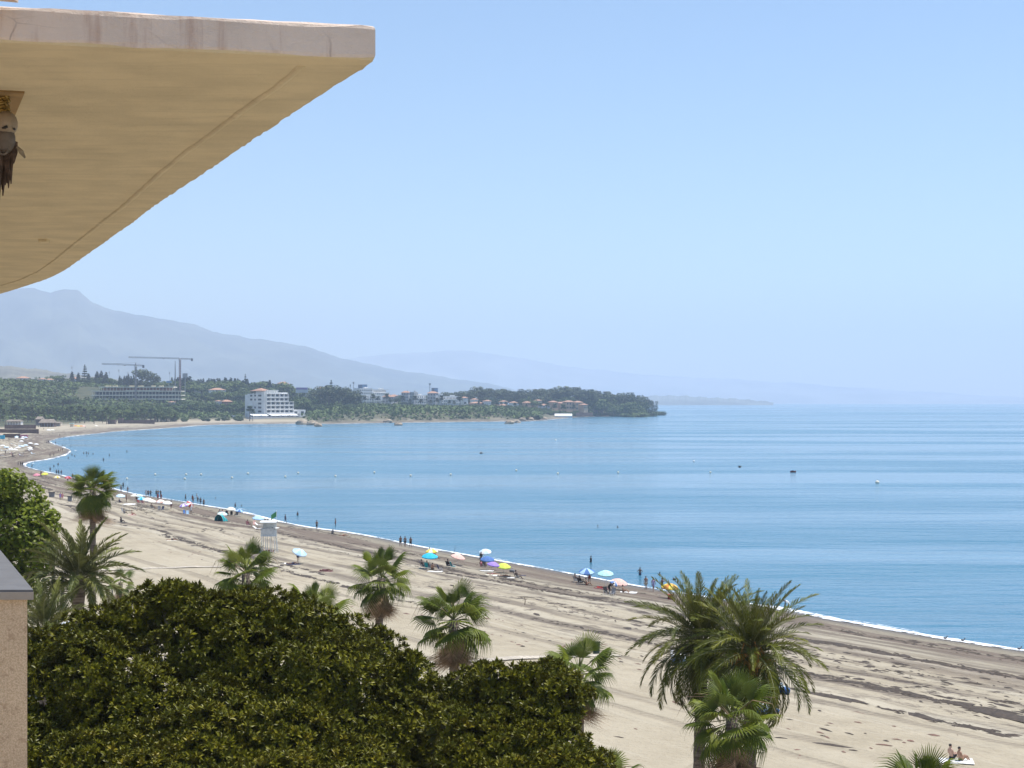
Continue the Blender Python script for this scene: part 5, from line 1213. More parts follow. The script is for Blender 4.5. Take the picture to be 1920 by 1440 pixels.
def bin_(px, py, label, s=1.0, c='grey', loc=None):
    root = empty('litter_bin', loc or G(px, py)); tag(root, label, 'bin'); b = MB(); b.tube([(0, 0, 0), (0, 0, 1.0)], [.36 * s, .40 * s], 12); b.build('bin_body', CL[c], root)
    MB().tube([(0, 0, 1.0), (0, 0, 1.09)], [.44 * s, .42 * s], 12).build('rim', CL['black'], root); MB().box((0, 0, 1.12), (.9 * s, .5 * s, .05)).build('lid', CL['black'], root)
bin_(1118, 1228, 'dark green litter bin on sand behind the open crowned fan palm', .8, 'darkgreen'); bin_(131, 940, 'grey litter bin on sand left of the tall ragged palm', 1.2); bin_(97, 932, 'wide grey bin beside the leafy tree top', 1.7)
# small table, cooler, bag, parcels, stick
p = G(981, 1086.5); t = empty('camp_table', p); tag(t, 'small navy folding table in front of the lone sitter', 'table'); MB().box((0, 0, .52), (.7, .5, .03)).build('table_top', CL['navy'], t)
for x in (-.3, .3):
    for y in (-.2, .2): MB().tube([(x, y, 0), (x, y, .51)], .015, 5).build('leg', POLE, t)
p = G(1257, 1124); t = empty('cool_box', p); tag(t, 'red cool box beside the dark palm frond tip', 'cool box'); MB().box((0, 0, .27), (.6, .45, .5)).build('box', CL['darkred'], t); MB().box((0, 0, .55), (.64, .48, .07)).build('lid', CL['red'], t)
MB().tube([(-.25, 0, .6), (-.2, 0, .72), (.2, 0, .72), (.25, 0, .6)], .015, 5).build('handle', CL['white'], t)
p = G(960, 1073); t = empty('beach_bag', p); tag(t, 'dark beach bag on the sand right of the lime parasol', 'bag'); MB().ball((0, 0, .2), (.38, .22, .24), 10, 6).build('bag', CL['grey'], t, smooth=True)
MB().tube([(-.2, 0, .38), (0, 0, .58), (.2, 0, .38)], .018, 5).build('strap', CL['black'], t)
p = G(850, 1041); tag(MB().tube([(0, 0, 0), (.18, 0, .7), (.3, .1, 1.5)], [.03, .03, .015], 5).build('beach_pole', CL['black'], None, p), 'thin dark pole leaning by the foam above the peach parasol', 'pole')
p = G(984, 1134); st_ = MB().tube([(0, 0, 0), (.05, 0, .45), (-.05, 0, .85)], [.05, .04, .02], 5); st_.tube([(-.25, 0, .5), (.28, 0, .62)], .025, 5); tag(st_.build('driftwood_stick', CL['brown'], None, p), 'small dark crossed stick planted in the raked sand', 'driftwood')
# boat-like blue things behind the feather palms
def beached(px, py, label, c, l=2.6, rot=70):
    root = empty('pedal_boat', G(px, py), R(rot)); tag(root, label, 'boat'); V = []
    for s in (-1, 1):
        b = MB(); b.tube([(s * .55, -l / 2, .42), (s * .55, -l / 2 + .3, .28), (s * .55, l / 2 - .3, .28), (s * .55, l / 2, .46)], [.05, .27, .27, .06], 9); b.build('float', CL[c], root, smooth=True)
    MB().box((0, 0, .55), (1.2, l * .62, .08)).build('deck', CL['paleblue'], root)
    for y in (-.2, .5):
        MB().box((0, y, .72), (1.0, .4, .24)).build('seat', CL['white'], root); MB().box((0, y + .22, .98), (1.0, .06, .4)).build('backrest', CL['white'], root)
beached(1452, 1300, 'blue and white pedal boat behind the right hand palm fronds', 'blue', 2.4, 25); beached(1430, 1342, 'blue pedal boat lower down behind the fan palm crown', 'blue', 2.0, 50); beached(1276, 1246, 'small blue and white pedal boat seen through the feather palm fronds', 'blue', 1.3, 70)
# boardwalks of planks
def boardwalk(a, b, label, w=1.6):
    A, B = G(*a), G(*b); root = empty('boardwalk', A); tag(root, label, 'boardwalk'); wd = simple('sun_bleached_wood', (.50, .44, .35), .85, .3, 3, .2, rand=.3)
    L = (B - A); n = int(L.length / .16); ang = math.atan2(L.y, L.x); me = MB().box((0, 0, 0), (.14, w, .04)).mesh('plank', wd); mb = MB()
    for k in range(n):
        q = A + L * (k / n); z = ground_at(q.x, q.y) + .07 - A.z
        if k % max(1, n // 110) == 0 and k // max(1, n // 110) < 250:
            link('plank', me, root, (q.x - A.x, q.y - A.y, z), (0, 0, ang))
        else: mb.box((q.x - A.x, q.y - A.y, z), (.14, w, .04), ang)
    tag(mb.build('planks', wd, root), kind='stuff')
    for s in (-1, 1):
        off = Vector((-math.sin(ang), math.cos(ang), 0)) * (w / 2 - .1) * s; pts = []
        for k in range(0, 12): q = A + L * (k / 11); pts.append((q.x - A.x + off.x, q.y - A.y + off.y, ground_at(q.x, q.y) + .07 - A.z))
        MB().tube(pts, .03, 4).build('bearer', simple('dark_wood', (.10, .075, .055), .9, .2), root)
boardwalk((60, 1076), (415, 1063), 'pale wooden boardwalk crossing the sand behind the small young palm'); boardwalk((770, 1246), (1160, 1229), 'pale wooden boardwalk crossing the sand behind the gap in the fig crown')
# street lamp, posts, parked car by the fig tree
def lamp(px, py, h, label):
    b = G(px, py); root = empty('street_lamp', b); tag(root, label, 'street lamp'); m = simple('lamp_metal', (.16, .16, .17), .5, .15, metal=.6)
    MB().tube([(0, 0, -.2), (0, 0, h * .6), (-.25, 0, h * .85), (-.7, 0, h), (-1.5, 0, h + .05)], [.07, .06, .05, .045, .04], 7).build('lamp_post', m, root, smooth=True); MB().box((-1.6, 0, h + .03), (.7, .24, .09)).build('lamp_head', m, root)
lamp(211, 1142, 3.0, 'curved grey lamp post left of the small young palm')
def post(px, py, h, r, label, c):
    b = G(px, py); tag(MB().tube([(0, 0, -.2), (0, 0, h * .5), (0, 0, h)], [r, r * .95, r * .8], 8).build('wooden_post', simple('post_' + c, dict(dark=(.09, .07, .055), pale=(.45, .42, .38))[c], .9, .3, 4, .3), None, b), label, 'post')
post(117, 1140, 3.6, .18, 'dark cut post between two feather palm crowns', 'dark'); post(100, 1150, 5.2, .22, 'dark post with pale top beside feather palm trunk', 'dark')
def car(px, py, rot, label, c):
    root = empty('parked_car', G(px, py), R(rot)); tag(root, label, 'car'); paint = simple('car_paint_' + c, dict(white=(.75, .76, .77), blue=(.25, .33, .42))[c], .25, .05); gl = simple('car_glass', (.03, .04, .05), .08, .1); blk = CL['black']
    prof = [(-2.1, .35), (-2.15, .75), (-1.9, .95), (-1.1, 1.0), (-.5, 1.48), (.9, 1.5), (1.75, 1.0), (2.1, .9), (2.12, .4)]
    V = [(x, y, z) for y in (-.84, .84) for x, z in prof]; n = len(prof); F = [tuple(range(n)), tuple(reversed(range(n, 2 * n)))] + [(i, n + i, n + (i + 1) % n, (i + 1) % n) for i in range(n)]
    MB().add(V, F).build('body', paint, root); MB().add([(-1.04, -.74, 1.03), (-1.04, .74, 1.03), (-.54, .70, 1.47), (-.54, -.70, 1.47)], [(0, 1, 2, 3)]).build('windscreen', gl, root, loc=(-.012, 0, .01)); MB().add([(1.70, -.74, 1.03), (.95, -.70, 1.49), (.95, .70, 1.49), (1.70, .74, 1.03)], [(0, 1, 2, 3)]).build('rear_window', gl, root, loc=(.012, 0, .01))
    for s in (-1, 1):
        MB().box((.15, s * .845, 1.2), (1.3, .02, .34)).build('side_window', gl, root)
        for x in (-1.35, 1.35):
            w = MB().tube([(x, s * .70, .33), (x, s * .86, .33)], .33, 14).build('wheel', blk, root); MB().tube([(x, s * .865, .33), (x, s * .88, .33)], .19, 10).build('rim', POLE, w)
        MB().box((-2.13, s * .6, .7), (.06, .3, .14)).build('headlight', POLE, root)
car(160, 1184, 40, 'white parked car glimpsed between palm fronds and fig leaves', 'white'); car(204, 1196, 30, 'white car under the fig tree foliage', 'white')
# buoys, birds and small boats
def buoy(px, py, label='small white buoy floating in the row across the bay', r=.32, c='cream', group='white marker buoys in the bay'):
    p = W(px, py); root = empty('buoy', p); tag(root, label, 'buoy', group); MB().ball((0, 0, .22), (r, r, r), 10, 7).build('float', CL[c], root, smooth=True); MB().tube([(0, 0, .22 + r * .9), (0, 0, .22 + r * 1.5)], .05, 6).build('top_ring', CL['grey'], root)
for k, (px, py) in enumerate(sorted(((346.5, 899), (349, 891), (377, 891), (435, 897), (465, 889), (535, 895), (559, 888), (629, 894), (238, 899), (291, 891), (702, 887), (845, 891), (1046, 889), (1159, 887), (1332, 887), (968, 883), (770, 893)))): buoy(px, py, 'small white buoy in the row across the bay, %s from left' % ORD[k], r=.36)
buoy(1645, 906, 'single larger cream buoy in open water right of the other buoys', .60, 'cream', None); buoy(1301, 866, 'pale buoy upright in water left of the dark bird', .42, 'white', None); buoy(1042, 826, 'tiny white buoy far out below the headland tip', .6, 'white', None)
def bird(loc, label, s=1.0, c='black', fold=False, rot=0):
    root = tag(empty('seabird', loc, R(rot)), label, 'bird'); MB().ball((0, 0, 0), (.10 * s, .26 * s, .10 * s), 8, 6).build('body', CL[c], root, smooth=True); MB().ball((0, -.27 * s, .08 * s), .075 * s, 8, 6).build('head', CL[c], root, smooth=True); MB().tube([(0, -.33 * s, .08 * s), (0, -.44 * s, .06 * s)], [.02 * s, .004 * s], 5).build('beak', CL['yellow'], root)
    for k in (-1, 1): MB().add([(0, -.12 * s, .05 * s), (k * .45 * s, -.05 * s, .30 * s), (k * .9 * s, .08 * s, .12 * s), (k * .45 * s, .12 * s, .27 * s), (0, .15 * s, .05 * s), (k * .45 * s, .02 * s, .26 * s)], [(0, 1, 5), (1, 2, 5), (2, 3, 5), (3, 4, 5), (4, 0, 5)]).build('wing', CL[c], root)
    MB().add([(-.07 * s, .22 * s, 0), (.07 * s, .22 * s, 0), (.10 * s, .42 * s, .01), (-.10 * s, .42 * s, .01), (0, .3 * s, .03)], [(0, 1, 4), (1, 2, 4), (2, 3, 4), (3, 0, 4)]).build('tail', CL[c], root)
bird(P(1387, 876, 330), 'dark bird flying low over the open water', 1.1, 'black', rot=60); bird(P(1264, 1087, 190), 'dark bird above the water by the feather palm top', .75, 'black', rot=100); bird(P(902, 850, 420), 'pale winged bird low over the middle of the bay', 1.6, 'grey', rot=95)
for px, py, k in ((1772, 1200, 'first'), (1805, 1204, 'second'), (1911, 1220, 'last')):
    g_ = G(px, py + 1); g_.z = max(g_.z, 0); root = tag(empty('shorebird', g_, R(70)), 'grey shorebird standing in the foam, %s of three toward the frame edge' % k, 'bird'); MB().ball((0, 0, .26), (.09, .19, .10), 8, 6).build('body', CL['grey'], root, smooth=True); MB().tube([(0, -.14, .30), (0, -.2, .42)], [.05, .04], 6).build('neck', CL['grey'], root); MB().ball((0, -.22, .45), .06, 8, 6).build('head', CL['grey'], root)
    for x in (-.04, .04): MB().tube([(x, 0, 0), (x, 0, .2)], .012, 4).build('leg', CL['orange'], root)
def dinghy(px, py, label, l, c):
    root = tag(empty('small_boat', W(px, py), R(20)), label, 'boat'); V = []; n = 9
    for i in range(n):
        u = i / (n - 1) * 2 - 1; w = .55 * (1 - abs(u) ** 2.6 * .95)
        V += [(u * l / 2, -w, .42 + .12 * u * u), (u * l / 2, -w * .6, -.1), (u * l / 2, w * .6, -.1), (u * l / 2, w, .42 + .12 * u * u)]
    F = [(i * 4 + k, (i + 1) * 4 + k, (i + 1) * 4 + k + 1, i * 4 + k + 1) for i in range(n - 1) for k in range(3)] + [(3, 2, 1, 0), (n * 4 - 4, n * 4 - 3, n * 4 - 2, n * 4 - 1)]
    MB().add(V, F).build('hull', CL[c], root); MB().box((0, 0, .30), (l * .75, .62, .05)).build('deck', CL['pink'], root); MB().box((-.2, 0, .48), (.5, .5, .3)).build('console', CL['black'], root)
dinghy(1487, 885.5, 'dark red small boat lying in open water', 2.2, 'darkred')
# ------------------------------------------------------------------ far shore: buildings
B_white = simple('render_white', (.78, .77, .74), .85, .08, .15); B_cream = simple('render_cream', (.62, .53, .40), .85, .15, .15); B_ochre = simple('render_ochre', (.56, .36, .22), .85, .2, .12); B_grey = simple('render_grey', (.46, .46, .46), .85, .15, .12)
B_dark = simple('window_and_shade_dark', (.045, .055, .07), .25, .3, .4); B_tile = simple('roof_tile_far', (.42, .24, .16), .9, .25, .6); B_conc = simple('raw_concrete', (.72, .67, .54), .9, .2, .2); B_shade = simple('inner_wall', (.20, .20, .23), .9, .3, .2); B_brick = simple('raw_brick', (.38, .18, .12), .9, .3, .3); B_thatch = simple('thatch', (.24, .20, .16), .95, .35, .5, .3); B_reed = simple('reed_screen', (.13, .085, .075), .95, .35, .4); B_steel = simple('crane_steel', (.22, .21, .22), .6, .2, .2); B_awn = simple('awning_white', (.85, .85, .83), .8, .05)
_wm = {}
def window(parent, c, w, h, rz, n, out=.06, glass=True):
    """window: dark pane set in a thin frame, on a wall that faces n"""
    k = (round(w, 1), round(h, 1))
    if k not in _wm: _wm[k] = (MB().box((0, 0, 0), (w, .16, h)).mesh('window', B_dark), None)
    o = link('window', _wm[k][0], parent, (c[0] + n[0] * out, c[1] + n[1] * out, c[2]), (0, 0, rz)); return o

def hotel():
    d = 1900; x0, y0 = X_of(500, d), d; zb = Z_of(783, d); U = Vector((.64, .77, 0)).normalized(); Vv = Vector((-.77, .64, 0)).normalized(); ua = math.atan2(U.y, U.x); va = math.atan2(Vv.y, Vv.x)
    root = empty('white_hotel', (x0, y0, zb)); tag(root, 'white seven storey hotel with stepped terraces at the far beach end', 'hotel'); fh = 4.45
    def blk(u0, u1, v0, v1, z0, z1, name, m): 
        c = U * (u0 + u1) / 2 + Vv * (v0 + v1) / 2; return MB().box((c.x, c.y, (z0 + z1) / 2), (u1 - u0, v1 - v0, z1 - z0), ua).build(name, m, root)
    ends = [50, 41, 41, 41, 33, 33]; nu = U.cross(Vector((0, 0, 1)))                         # nu: out of the sea front
    if nu.dot(Vector((.77, -.64, 0))) < 0: nu = -nu
    nv = Vv.cross(Vector((0, 0, 1)))
    if nv.dot(Vector((-.64, -.77, 0))) < 0: nv = -nv
    for f, e in enumerate(ends):
        z0 = f * fh; dp = 32 if f else 34
        blk(0, e, 1.8, dp, z0 + (.0 if f else -4), z0 + fh, 'storey', B_white)
        blk(-.1, e, -.2, 1.8, z0 - .25 + fh, z0 + fh + .12, 'terrace_slab', B_white)
        if f: blk(-.1, e, -.3, .0, z0 - .1, z0 + 1.15, 'terrace_parapet', B_white)
        nb = max(1, int(e / 6.6))
        for b in range(nb + 1): blk(b * e / nb - .3 if b else 0, b * e / nb + .3 if b < nb else e, -.15, 1.8, z0, z0 + fh - .3, 'pier', B_white)
        for b in range(nb):
            c = U * ((b + .5) * e / nb) + Vv * 1.8; window(root, (c.x, c.y, z0 + 2.3), e / nb - 1.1, 2.7, ua, nu)
        if f == 5: blk(e - 9, e, 1.8, 10, z0 + fh, z0 + fh + 1.4, 'roof_parapet', B_white)
    z = 6 * fh
    for b in range(6): blk(b * 3.4, b * 3.4 + .6, .2, .9, z, z + 3.4, 'pergola_post', B_white)
    blk(0, 18, .0, 1.1, z + 3.4, z + 4.0, 'pergola_beam', B_white); blk(2, 18, 1.8, 20, z, z + 3.2, 'roof_room', B_white)
    c = U * 6 + Vv * 16; b = MB().box((c.x, c.y, z + 3.2), (14, 20, .6), ua)
    q = [c + U * sx * 7.5 + Vv * sy * 10.5 for sx, sy in ((-1, -1), (1, -1), (1, 1), (-1, 1))]
    b.add([(p.x, p.y, z + 3.1) for p in q] + [(c.x, c.y, z + 6.4)], [(0, 1, 4), (1, 2, 4), (2, 3, 4), (3, 0, 4)]).build('roof', B_tile, root)
    # side face: vertical window strips and a projecting stair shaft
    blk(-1.6, 0, 2, 7, -4, z + 1.5, 'stair_shaft', B_white); blk(-.8, 0, 15.5, 17, -4, z + .6, 'pilaster', B_white); blk(-.8, 0, 21, 22.5, -4, z + .6, 'pilaster', B_white); blk(0, 5, 32, 36, -4, z - 1, 'side_wing', B_white)
    for f in range(6):
        for v, w in ((11.4, 5.2), (19, 2.4), (25.5, 3.4)):
            if f in (1, 3) and v > 18: continue
            c = Vv * v; window(root, (c.x, c.y, f * fh + 2.3), w, 2.0, va, nv)
    # annexe and the awnings of the terrace restaurant
    blk(41, 62, 3, 20, -4, 8.6, 'annexe', B_white)
    for uu in (47, 57): c = U * uu + Vv * 3; window(root, (c.x, c.y, 5.4), 4.4, 2.6, ua, nu)
    for k, (u0, u1) in enumerate(((-26, -13), (-12, -2), (1, 15), (16, 28), (29, 42))):
        c = U * (u0 + u1) / 2 - Vv * 7 if u0 > 0 else -Vv * 6 + U * ((u0 + u1) / 2) 
        o = MB(); L = u1 - u0
        p0, p1 = c - U * L / 2, c + U * L / 2
        o.add([(p0.x, p0.y, 2.4), (p1.x, p1.y, 2.4), ((p1 + Vv * 6).x, (p1 + Vv * 6).y, 4.0), ((p0 + Vv * 6).x, (p0 + Vv * 6).y, 4.0), (p0.x, p0.y, 1.9), (p1.x, p1.y, 1.9)], [(0, 1, 2, 3), (4, 5, 1, 0)]); o.build('awning', B_awn, root)
        q = MB()
        for t in np.linspace(.03, .97, 5): pp = p0.lerp(p1, t); q.box((pp.x, pp.y, 0), (.35, .35, 4.2))
        q.build('awning_posts', B_shade, root)
    c = U * 8 - Vv * 3; MB().box((c.x, c.y, -1.2), (74, 9, 4), ua).build('terrace', B_grey, root)
hotel()

def unfinished():
    d = 2150; root = empty('unfinished_building', P(256, 757, d)); tag(root, 'long concrete frame of an unfinished building under two tower cranes', 'building'); m = d / FPX
    X = lambda px: (px - 256) * m
    Z = lambda py: (757 - py) * m
    tops = [(172, 341, 748.5), (172, 341, 741.2), (172, 341, 733.5), (186, 326, 725.8)]; prev = 757.5
    for a, b, py in tops:
        MB().box(((X(a) + X(b)) / 2, 9, Z(py)), (X(b) - X(a), 26, 1.25)).build('floor_slab', B_conc, root)
        MB().box(((X(a) + X(b)) / 2, 5, (Z(py) + Z(prev)) / 2), (X(b) - X(a) - 6, 1, Z(py) - Z(prev) - .8)).build('brick_and_shade_wall', B_brick if py < 730 else B_dark, root)  # dark back wall paints the shade inside the open floors; top one brick
        c = MB()
        for px in np.arange(a + 2, b, 6.2):
            for yy in (-.5, 8): c.box((X(px + random.uniform(-.4, .4)), yy, (Z(py) + Z(prev)) / 2), (.5, .5, Z(py) - Z(prev) - .7))
        tag(c.build('columns', B_conc, root), kind='stuff'); prev = py
    for px in (200, 214, 247, 262, 285, 300): MB().box((X(px), 4 + random.uniform(0, 6), Z(725.8) + 1.1), (random.uniform(4, 8), 4, 1.6)).build('formwork_stack', simple('formwork', (.62, .55, .36), .8, .2), root)
    MB().box((X(256), 12, -9), (X(341) - X(172) + 20, 30, 17.5)).build('footing', B_conc, root)
    for a, b, py in ((236, 300, 733.0), (236, 338, 741.0), (236, 336, 748.3)): MB().box(((X(a) + X(b)) / 2, -2.1, Z(py) + .5), (X(b) - X(a), .25, .55)).build('edge_rail', simple('safety_rail', (.80, .77, .58), .8, .2), root)
unfinished()
def lattice(b, p0, p1, w, n, r=.22):
    p0, p1 = Vector(p0), Vector(p1); t = (p1 - p0); u = t.normalized(); a = u.orthogonal().normalized() if abs(u.z) > .9 else Vector((0, 1, 0)); c = u.cross(a)
    cor = [a * w / 2 * s1 + c * w / 2 * s2 for s1, s2 in ((1, 1), (1, -1), (-1, -1), (-1, 1))]
    for q in cor: b.tube([p0 + q, p1 + q], r, 4)
    for k in range(n):
        e, f = p0 + t * (k / n), p0 + t * ((k + 1) / n)
        for i in range(4): b.tube([e + cor[i], f + cor[(i + 1) % 4]], r * .6, 3, cap=False)
def crane(px, d, ytop, ybase, jib_px, jib_y, back_px, back_y, label, red=True):
    root = empty('tower_crane', P(px, ybase, d)); tag(root, label, 'crane', 'tower cranes over the building site'); m = d / FPX; h = (ybase - jib_y) * m; hp = (ybase - ytop) * m
    b = MB(); lattice(b, (0, 0, 0), (0, 0, h), 1.7, 22, .30); b.build('mast', B_steel if not red else simple('crane_red', (.34, .20, .19), .6, .2), root)
    L = (jib_px - px) * m; dz = 1.6; b = MB(); lattice(b, (-1, 0, h), (L, 0, h + dz), 1.5, 26, .22); b.build('jib', B_steel, root)
    Lb = (back_px - px) * m; b = MB(); lattice(b, (1, 0, h - .3), (Lb, 0, h - .8), 1.4, 6, .22); b.build('counter_jib', B_steel, root)
    MB().box((Lb - .8, 0, h - 1.8), (2.4, 1.8, 3.4)).build('counterweight', B_shade, root); b = MB(); b.tube([(0, 0, h), (0, 0, hp)], [.9, .3], 5); b.build('tower_peak', B_steel, root)
    MB().tube([(0, 0, hp), (L * .6, 0, h + dz * .6 + .9)], .10, 3).build('jib_tie', B_steel, root); MB().tube([(0, 0, hp), (Lb * .8, 0, h)], .10, 3).build('counter_tie', B_steel, root); MB().box((.4, -1.5, h - 1.6), (1.6, 1.6, 2)).build('cab', B_white, root)
    MB().box((L * .32, 0, h - .4), (2, 1.4, .8)).build('trolley', B_steel, root)
crane(254.5, 2140, 680, 760, 191, 684.5, 270, 686, 'shorter tower crane rising in front of the unfinished building', False)
crane(337.5, 2250, 672.5, 745, 241, 672, 361, 675.5, 'taller tower crane at the end of the unfinished building with long jib')
b0 = P(328.5, 735, 2260); tag(MB().tube([(0, 0, -10), (0, 0, 18), (0, 0, 41)], [.7, .9, .35], 6).build('site_mast', B_steel, None, b0), 'slim dark mast standing between the two crane towers', 'mast')
def billboard(px, yc, w, h, d, ybase, label, c, c2, pole=.5):
    m = d / FPX; root = empty('billboard', P(px, ybase, d)); tag(root, label, 'billboard'); z = (ybase - yc) * m
    for x in ((0,) if pole < 1 else (-w * m * .3, w * m * .3)): MB().tube([(x, 0, -12), (x, 0, z - h * m / 2)], .42, 6).build('post', B_grey, root)
    MB().box((0, 0, z), (w * m, .8, h * m)).build('board', simple('board_' + c, dict(grey=(.40, .38, .39), slate=(.12, .17, .25), pale=(.60, .62, .66), blue=(.20, .34, .55))[c], .6, .1), root)
    if c2: MB().box((w * m * .22, -.45, z), (w * m * .55, .1, h * m * .86)).build('poster', simple('poster_' + c2, dict(blue=(.22, .36, .55), violet=(.28, .22, .50))[c2], .6, .3, .2), root)
billboard(347, 703.5, 9.5, 7, 2300, 738, 'grey square billboard on a pole right of the taller crane', 'grey', None)
billboard(680, 725, 17, 8, 2650, 742, 'dark and blue billboard above the white apartments', 'slate', 'blue', 2); billboard(815, 731.5, 12, 8, 2650, 744, 'dark blue billboard on a rooftop near the tapered chimney', 'slate', 'blue', 2)
billboard(566, 731.5, 23, 10, 2250, 748, 'pale billboard with violet lettering band right of the white hotel', 'pale', None, 2); 
mm_ = 2250 / FPX; o = MB().box((0, 0, 0), (21 * mm_, .15, 3.4 * mm_)).build('violet_band', simple('poster_violet', (.28, .22, .50), .6, .35, .25)); par = [x for x in COL.objects if x.name.startswith('billboard')][-1]; o.parent = par; o.location = (0, -.55, (748 - 728.6) * mm_)
billboard(317, 716, 10, 3.5, 2330, 730, 'small sky blue hoarding among the cypresses behind the building site', 'blue', None)
def tall_mast(px, yt, yb, d, label, r=.5, cls='mast'):
    m = d / FPX; tag(MB().tube([(0, 0, -14), (0, 0, (yb - yt) * m * .55), (0, 0, (yb - yt) * m)], [r * 1.3, r, r * .8], 6).box((0, 0, (yb - yt) * m * .93), (r * 5, r * 4, 3)).build('telecom_mast', B_grey, None, P(px, yb, d)), label, cls)
tall_mast(663, 716, 745, 2600, 'telecom mast with panel head left of the dark billboard'); tall_mast(657, 721, 745, 2600, 'shorter thin mast beside the telecom mast', .4); tall_mast(806, 718.5, 745, 2600, 'banded slim mast above the terracotta roofed tower', .6)
for px, yt in ((135, 686), (205, 696), (223, 692), (240, 697), (318, 697)): tall_mast(px, yt, 735, 2600, 'thin distant pylon behind the left hill skyline, %s from left' % ORD[(135, 205, 223, 240, 318).index(px)], .22, 'pylon')

def block(name, label, px0, px1, yt, yb, d, dep, mat, floors, bays, rz=0., roof=None, group=None, win=True, cat='building', balc=False, setback=False):
    m = d / FPX; w = (px1 - px0) * m; h = (yb - yt) * m; root = empty(name, P((px0 + px1) / 2, yb, d), R(rz)); tag(root, label, cat, group)
    fh = h / floors
    if setback:
        MB().box((0, dep / 2, (h - fh) / 2 - 4), (w, dep, h - fh + 8)).build('wall', mat, root); MB().box((0, dep / 2 + 1.5, h - fh / 2), (w * .72, dep - 3, fh)).build('top_storey', mat, root)
    else: MB().box((0, dep / 2, h / 2 - 4), (w, dep, h + 8)).build('wall', mat, root)
    if win:
        for f in range(floors):
            ww = w * (.72 if setback and f == floors - 1 else 1.0)
            for b in range(bays):
                x = -ww / 2 + (b + .5) * ww / bays
                y0 = 1.5 if setback and f == floors - 1 else 0
                window(root, (x, y0, f * fh + fh * .52), ww / bays * .46, fh * .42, 0, (0, -1), 0.02)
            if balc:
                MB().box((0, -.8, f * fh + .1), (ww, 1.6, .3)).build('balcony_slab', mat, root); MB().box((0, -1.5, f * fh + .6), (ww, .15, .9)).build('balcony_parapet', B_white, root)
    for s in (-1, 1):
        nb = max(1, int(dep / 5))
        for f in range(floors if win else 0):
            for b in range(nb): 
                if s > 0 or rz < 0: window(root, (s * w / 2, (b + .5) * dep / nb, f * fh + fh * .52), 2.0, fh * .45, R(90), (s, 0), .02) if not (setback and f == floors - 1) else None
    if roof == 'hip':
        q = [(-w / 2 - .8, -.8), (w / 2 + .8, -.8), (w / 2 + .8, dep + .8), (-w / 2 - .8, dep + .8)]; rh = min(w, dep) * .22
        b = MB().add([(x, y, h) for x, y in q] + [(-w * .18, dep / 2, h + rh), (w * .18, dep / 2, h + rh)], [(0, 1, 5, 4), (1, 2, 5), (2, 3, 4, 5), (3, 0, 4), (3, 2, 1, 0)]); r_ = b.build('roof', B_tile, root); MB().box((w * .25, dep * .4, h + rh * .6), (1.2, 1.2, rh)).build('chimney', mat, r_)
    elif roof == 'flat':
        b = MB()
        for x, y, sx, sy in ((0, .15, w, .3), (0, dep - .15, w, .3), (-w / 2 + .15, dep / 2, .3, dep - .6), (w / 2 - .15, dep / 2, .3, dep - .6)): b.box((x, y, h + .45), (sx, sy, .9))
        b.build('roof_parapet', mat, root); MB().box((w * .2, dep * .5, h + 1.3), (w * .2, dep * .3, 2.6)).build('roof_room', mat, root)
    return root
AG = 'pale apartment blocks on the wooded headland'
block('apartment_block', 'white apartment terrace under the dark billboard at the left of the row', 672, 700, 729, 746, 2560, 16, B_white, 3, 6, 38, 'flat', AG)
block('apartment_block', 'long white apartment block with arched row below the dark billboard', 695, 733, 731, 741, 2620, 18, B_white, 2, 8, 38, 'flat', AG, setback=True)
block('apartment_block', 'white stepped apartment block with tiers of balconies left of the big pine', 680, 718, 742, 762, 2480, 14, B_white, 4, 7, 38, 'flat', AG, balc=True)
block('apartment_block', 'dark shaded flank block with terracotta roof beside the big pine', 716, 735, 744, 762, 2500, 14, B_grey, 3, 3, -20, 'hip', AG)
block('apartment_block', 'grey tower house with terracotta hip roof left of the slim mast', 752, 766, 736, 760, 2520, 12, B_grey, 4, 3, -15, 'hip', AG)
block('apartment_block', 'narrow pale grey stair tower between two palms', 768, 777, 736, 763, 2480, 12, B_grey, 5, 2, -25, 'flat', AG)
block('apartment_block', 'sunlit white block with balconies in the middle of the headland row', 776, 801, 742, 763, 2490, 14, B_white, 4, 5, 38, 'flat', AG, balc=True)
block('apartment_block', 'grey shaded tower with terracotta roof beneath the slim banded mast', 801, 817, 737, 762, 2500, 14, B_grey, 4, 3, -15, 'hip', AG)
block('apartment_block', 'white top terrace block right of the terracotta tower', 816, 832, 739, 752, 2600, 16, B_white, 2, 4, 38, 'flat', AG)
block('apartment_block', 'long pale grey block with many columns at right of the headland row', 826, 865, 744, 766, 2470, 14, B_white, 4, 9, 30, 'flat', AG, balc=True, setback=True)
VG = 'ochre villas on the headland'
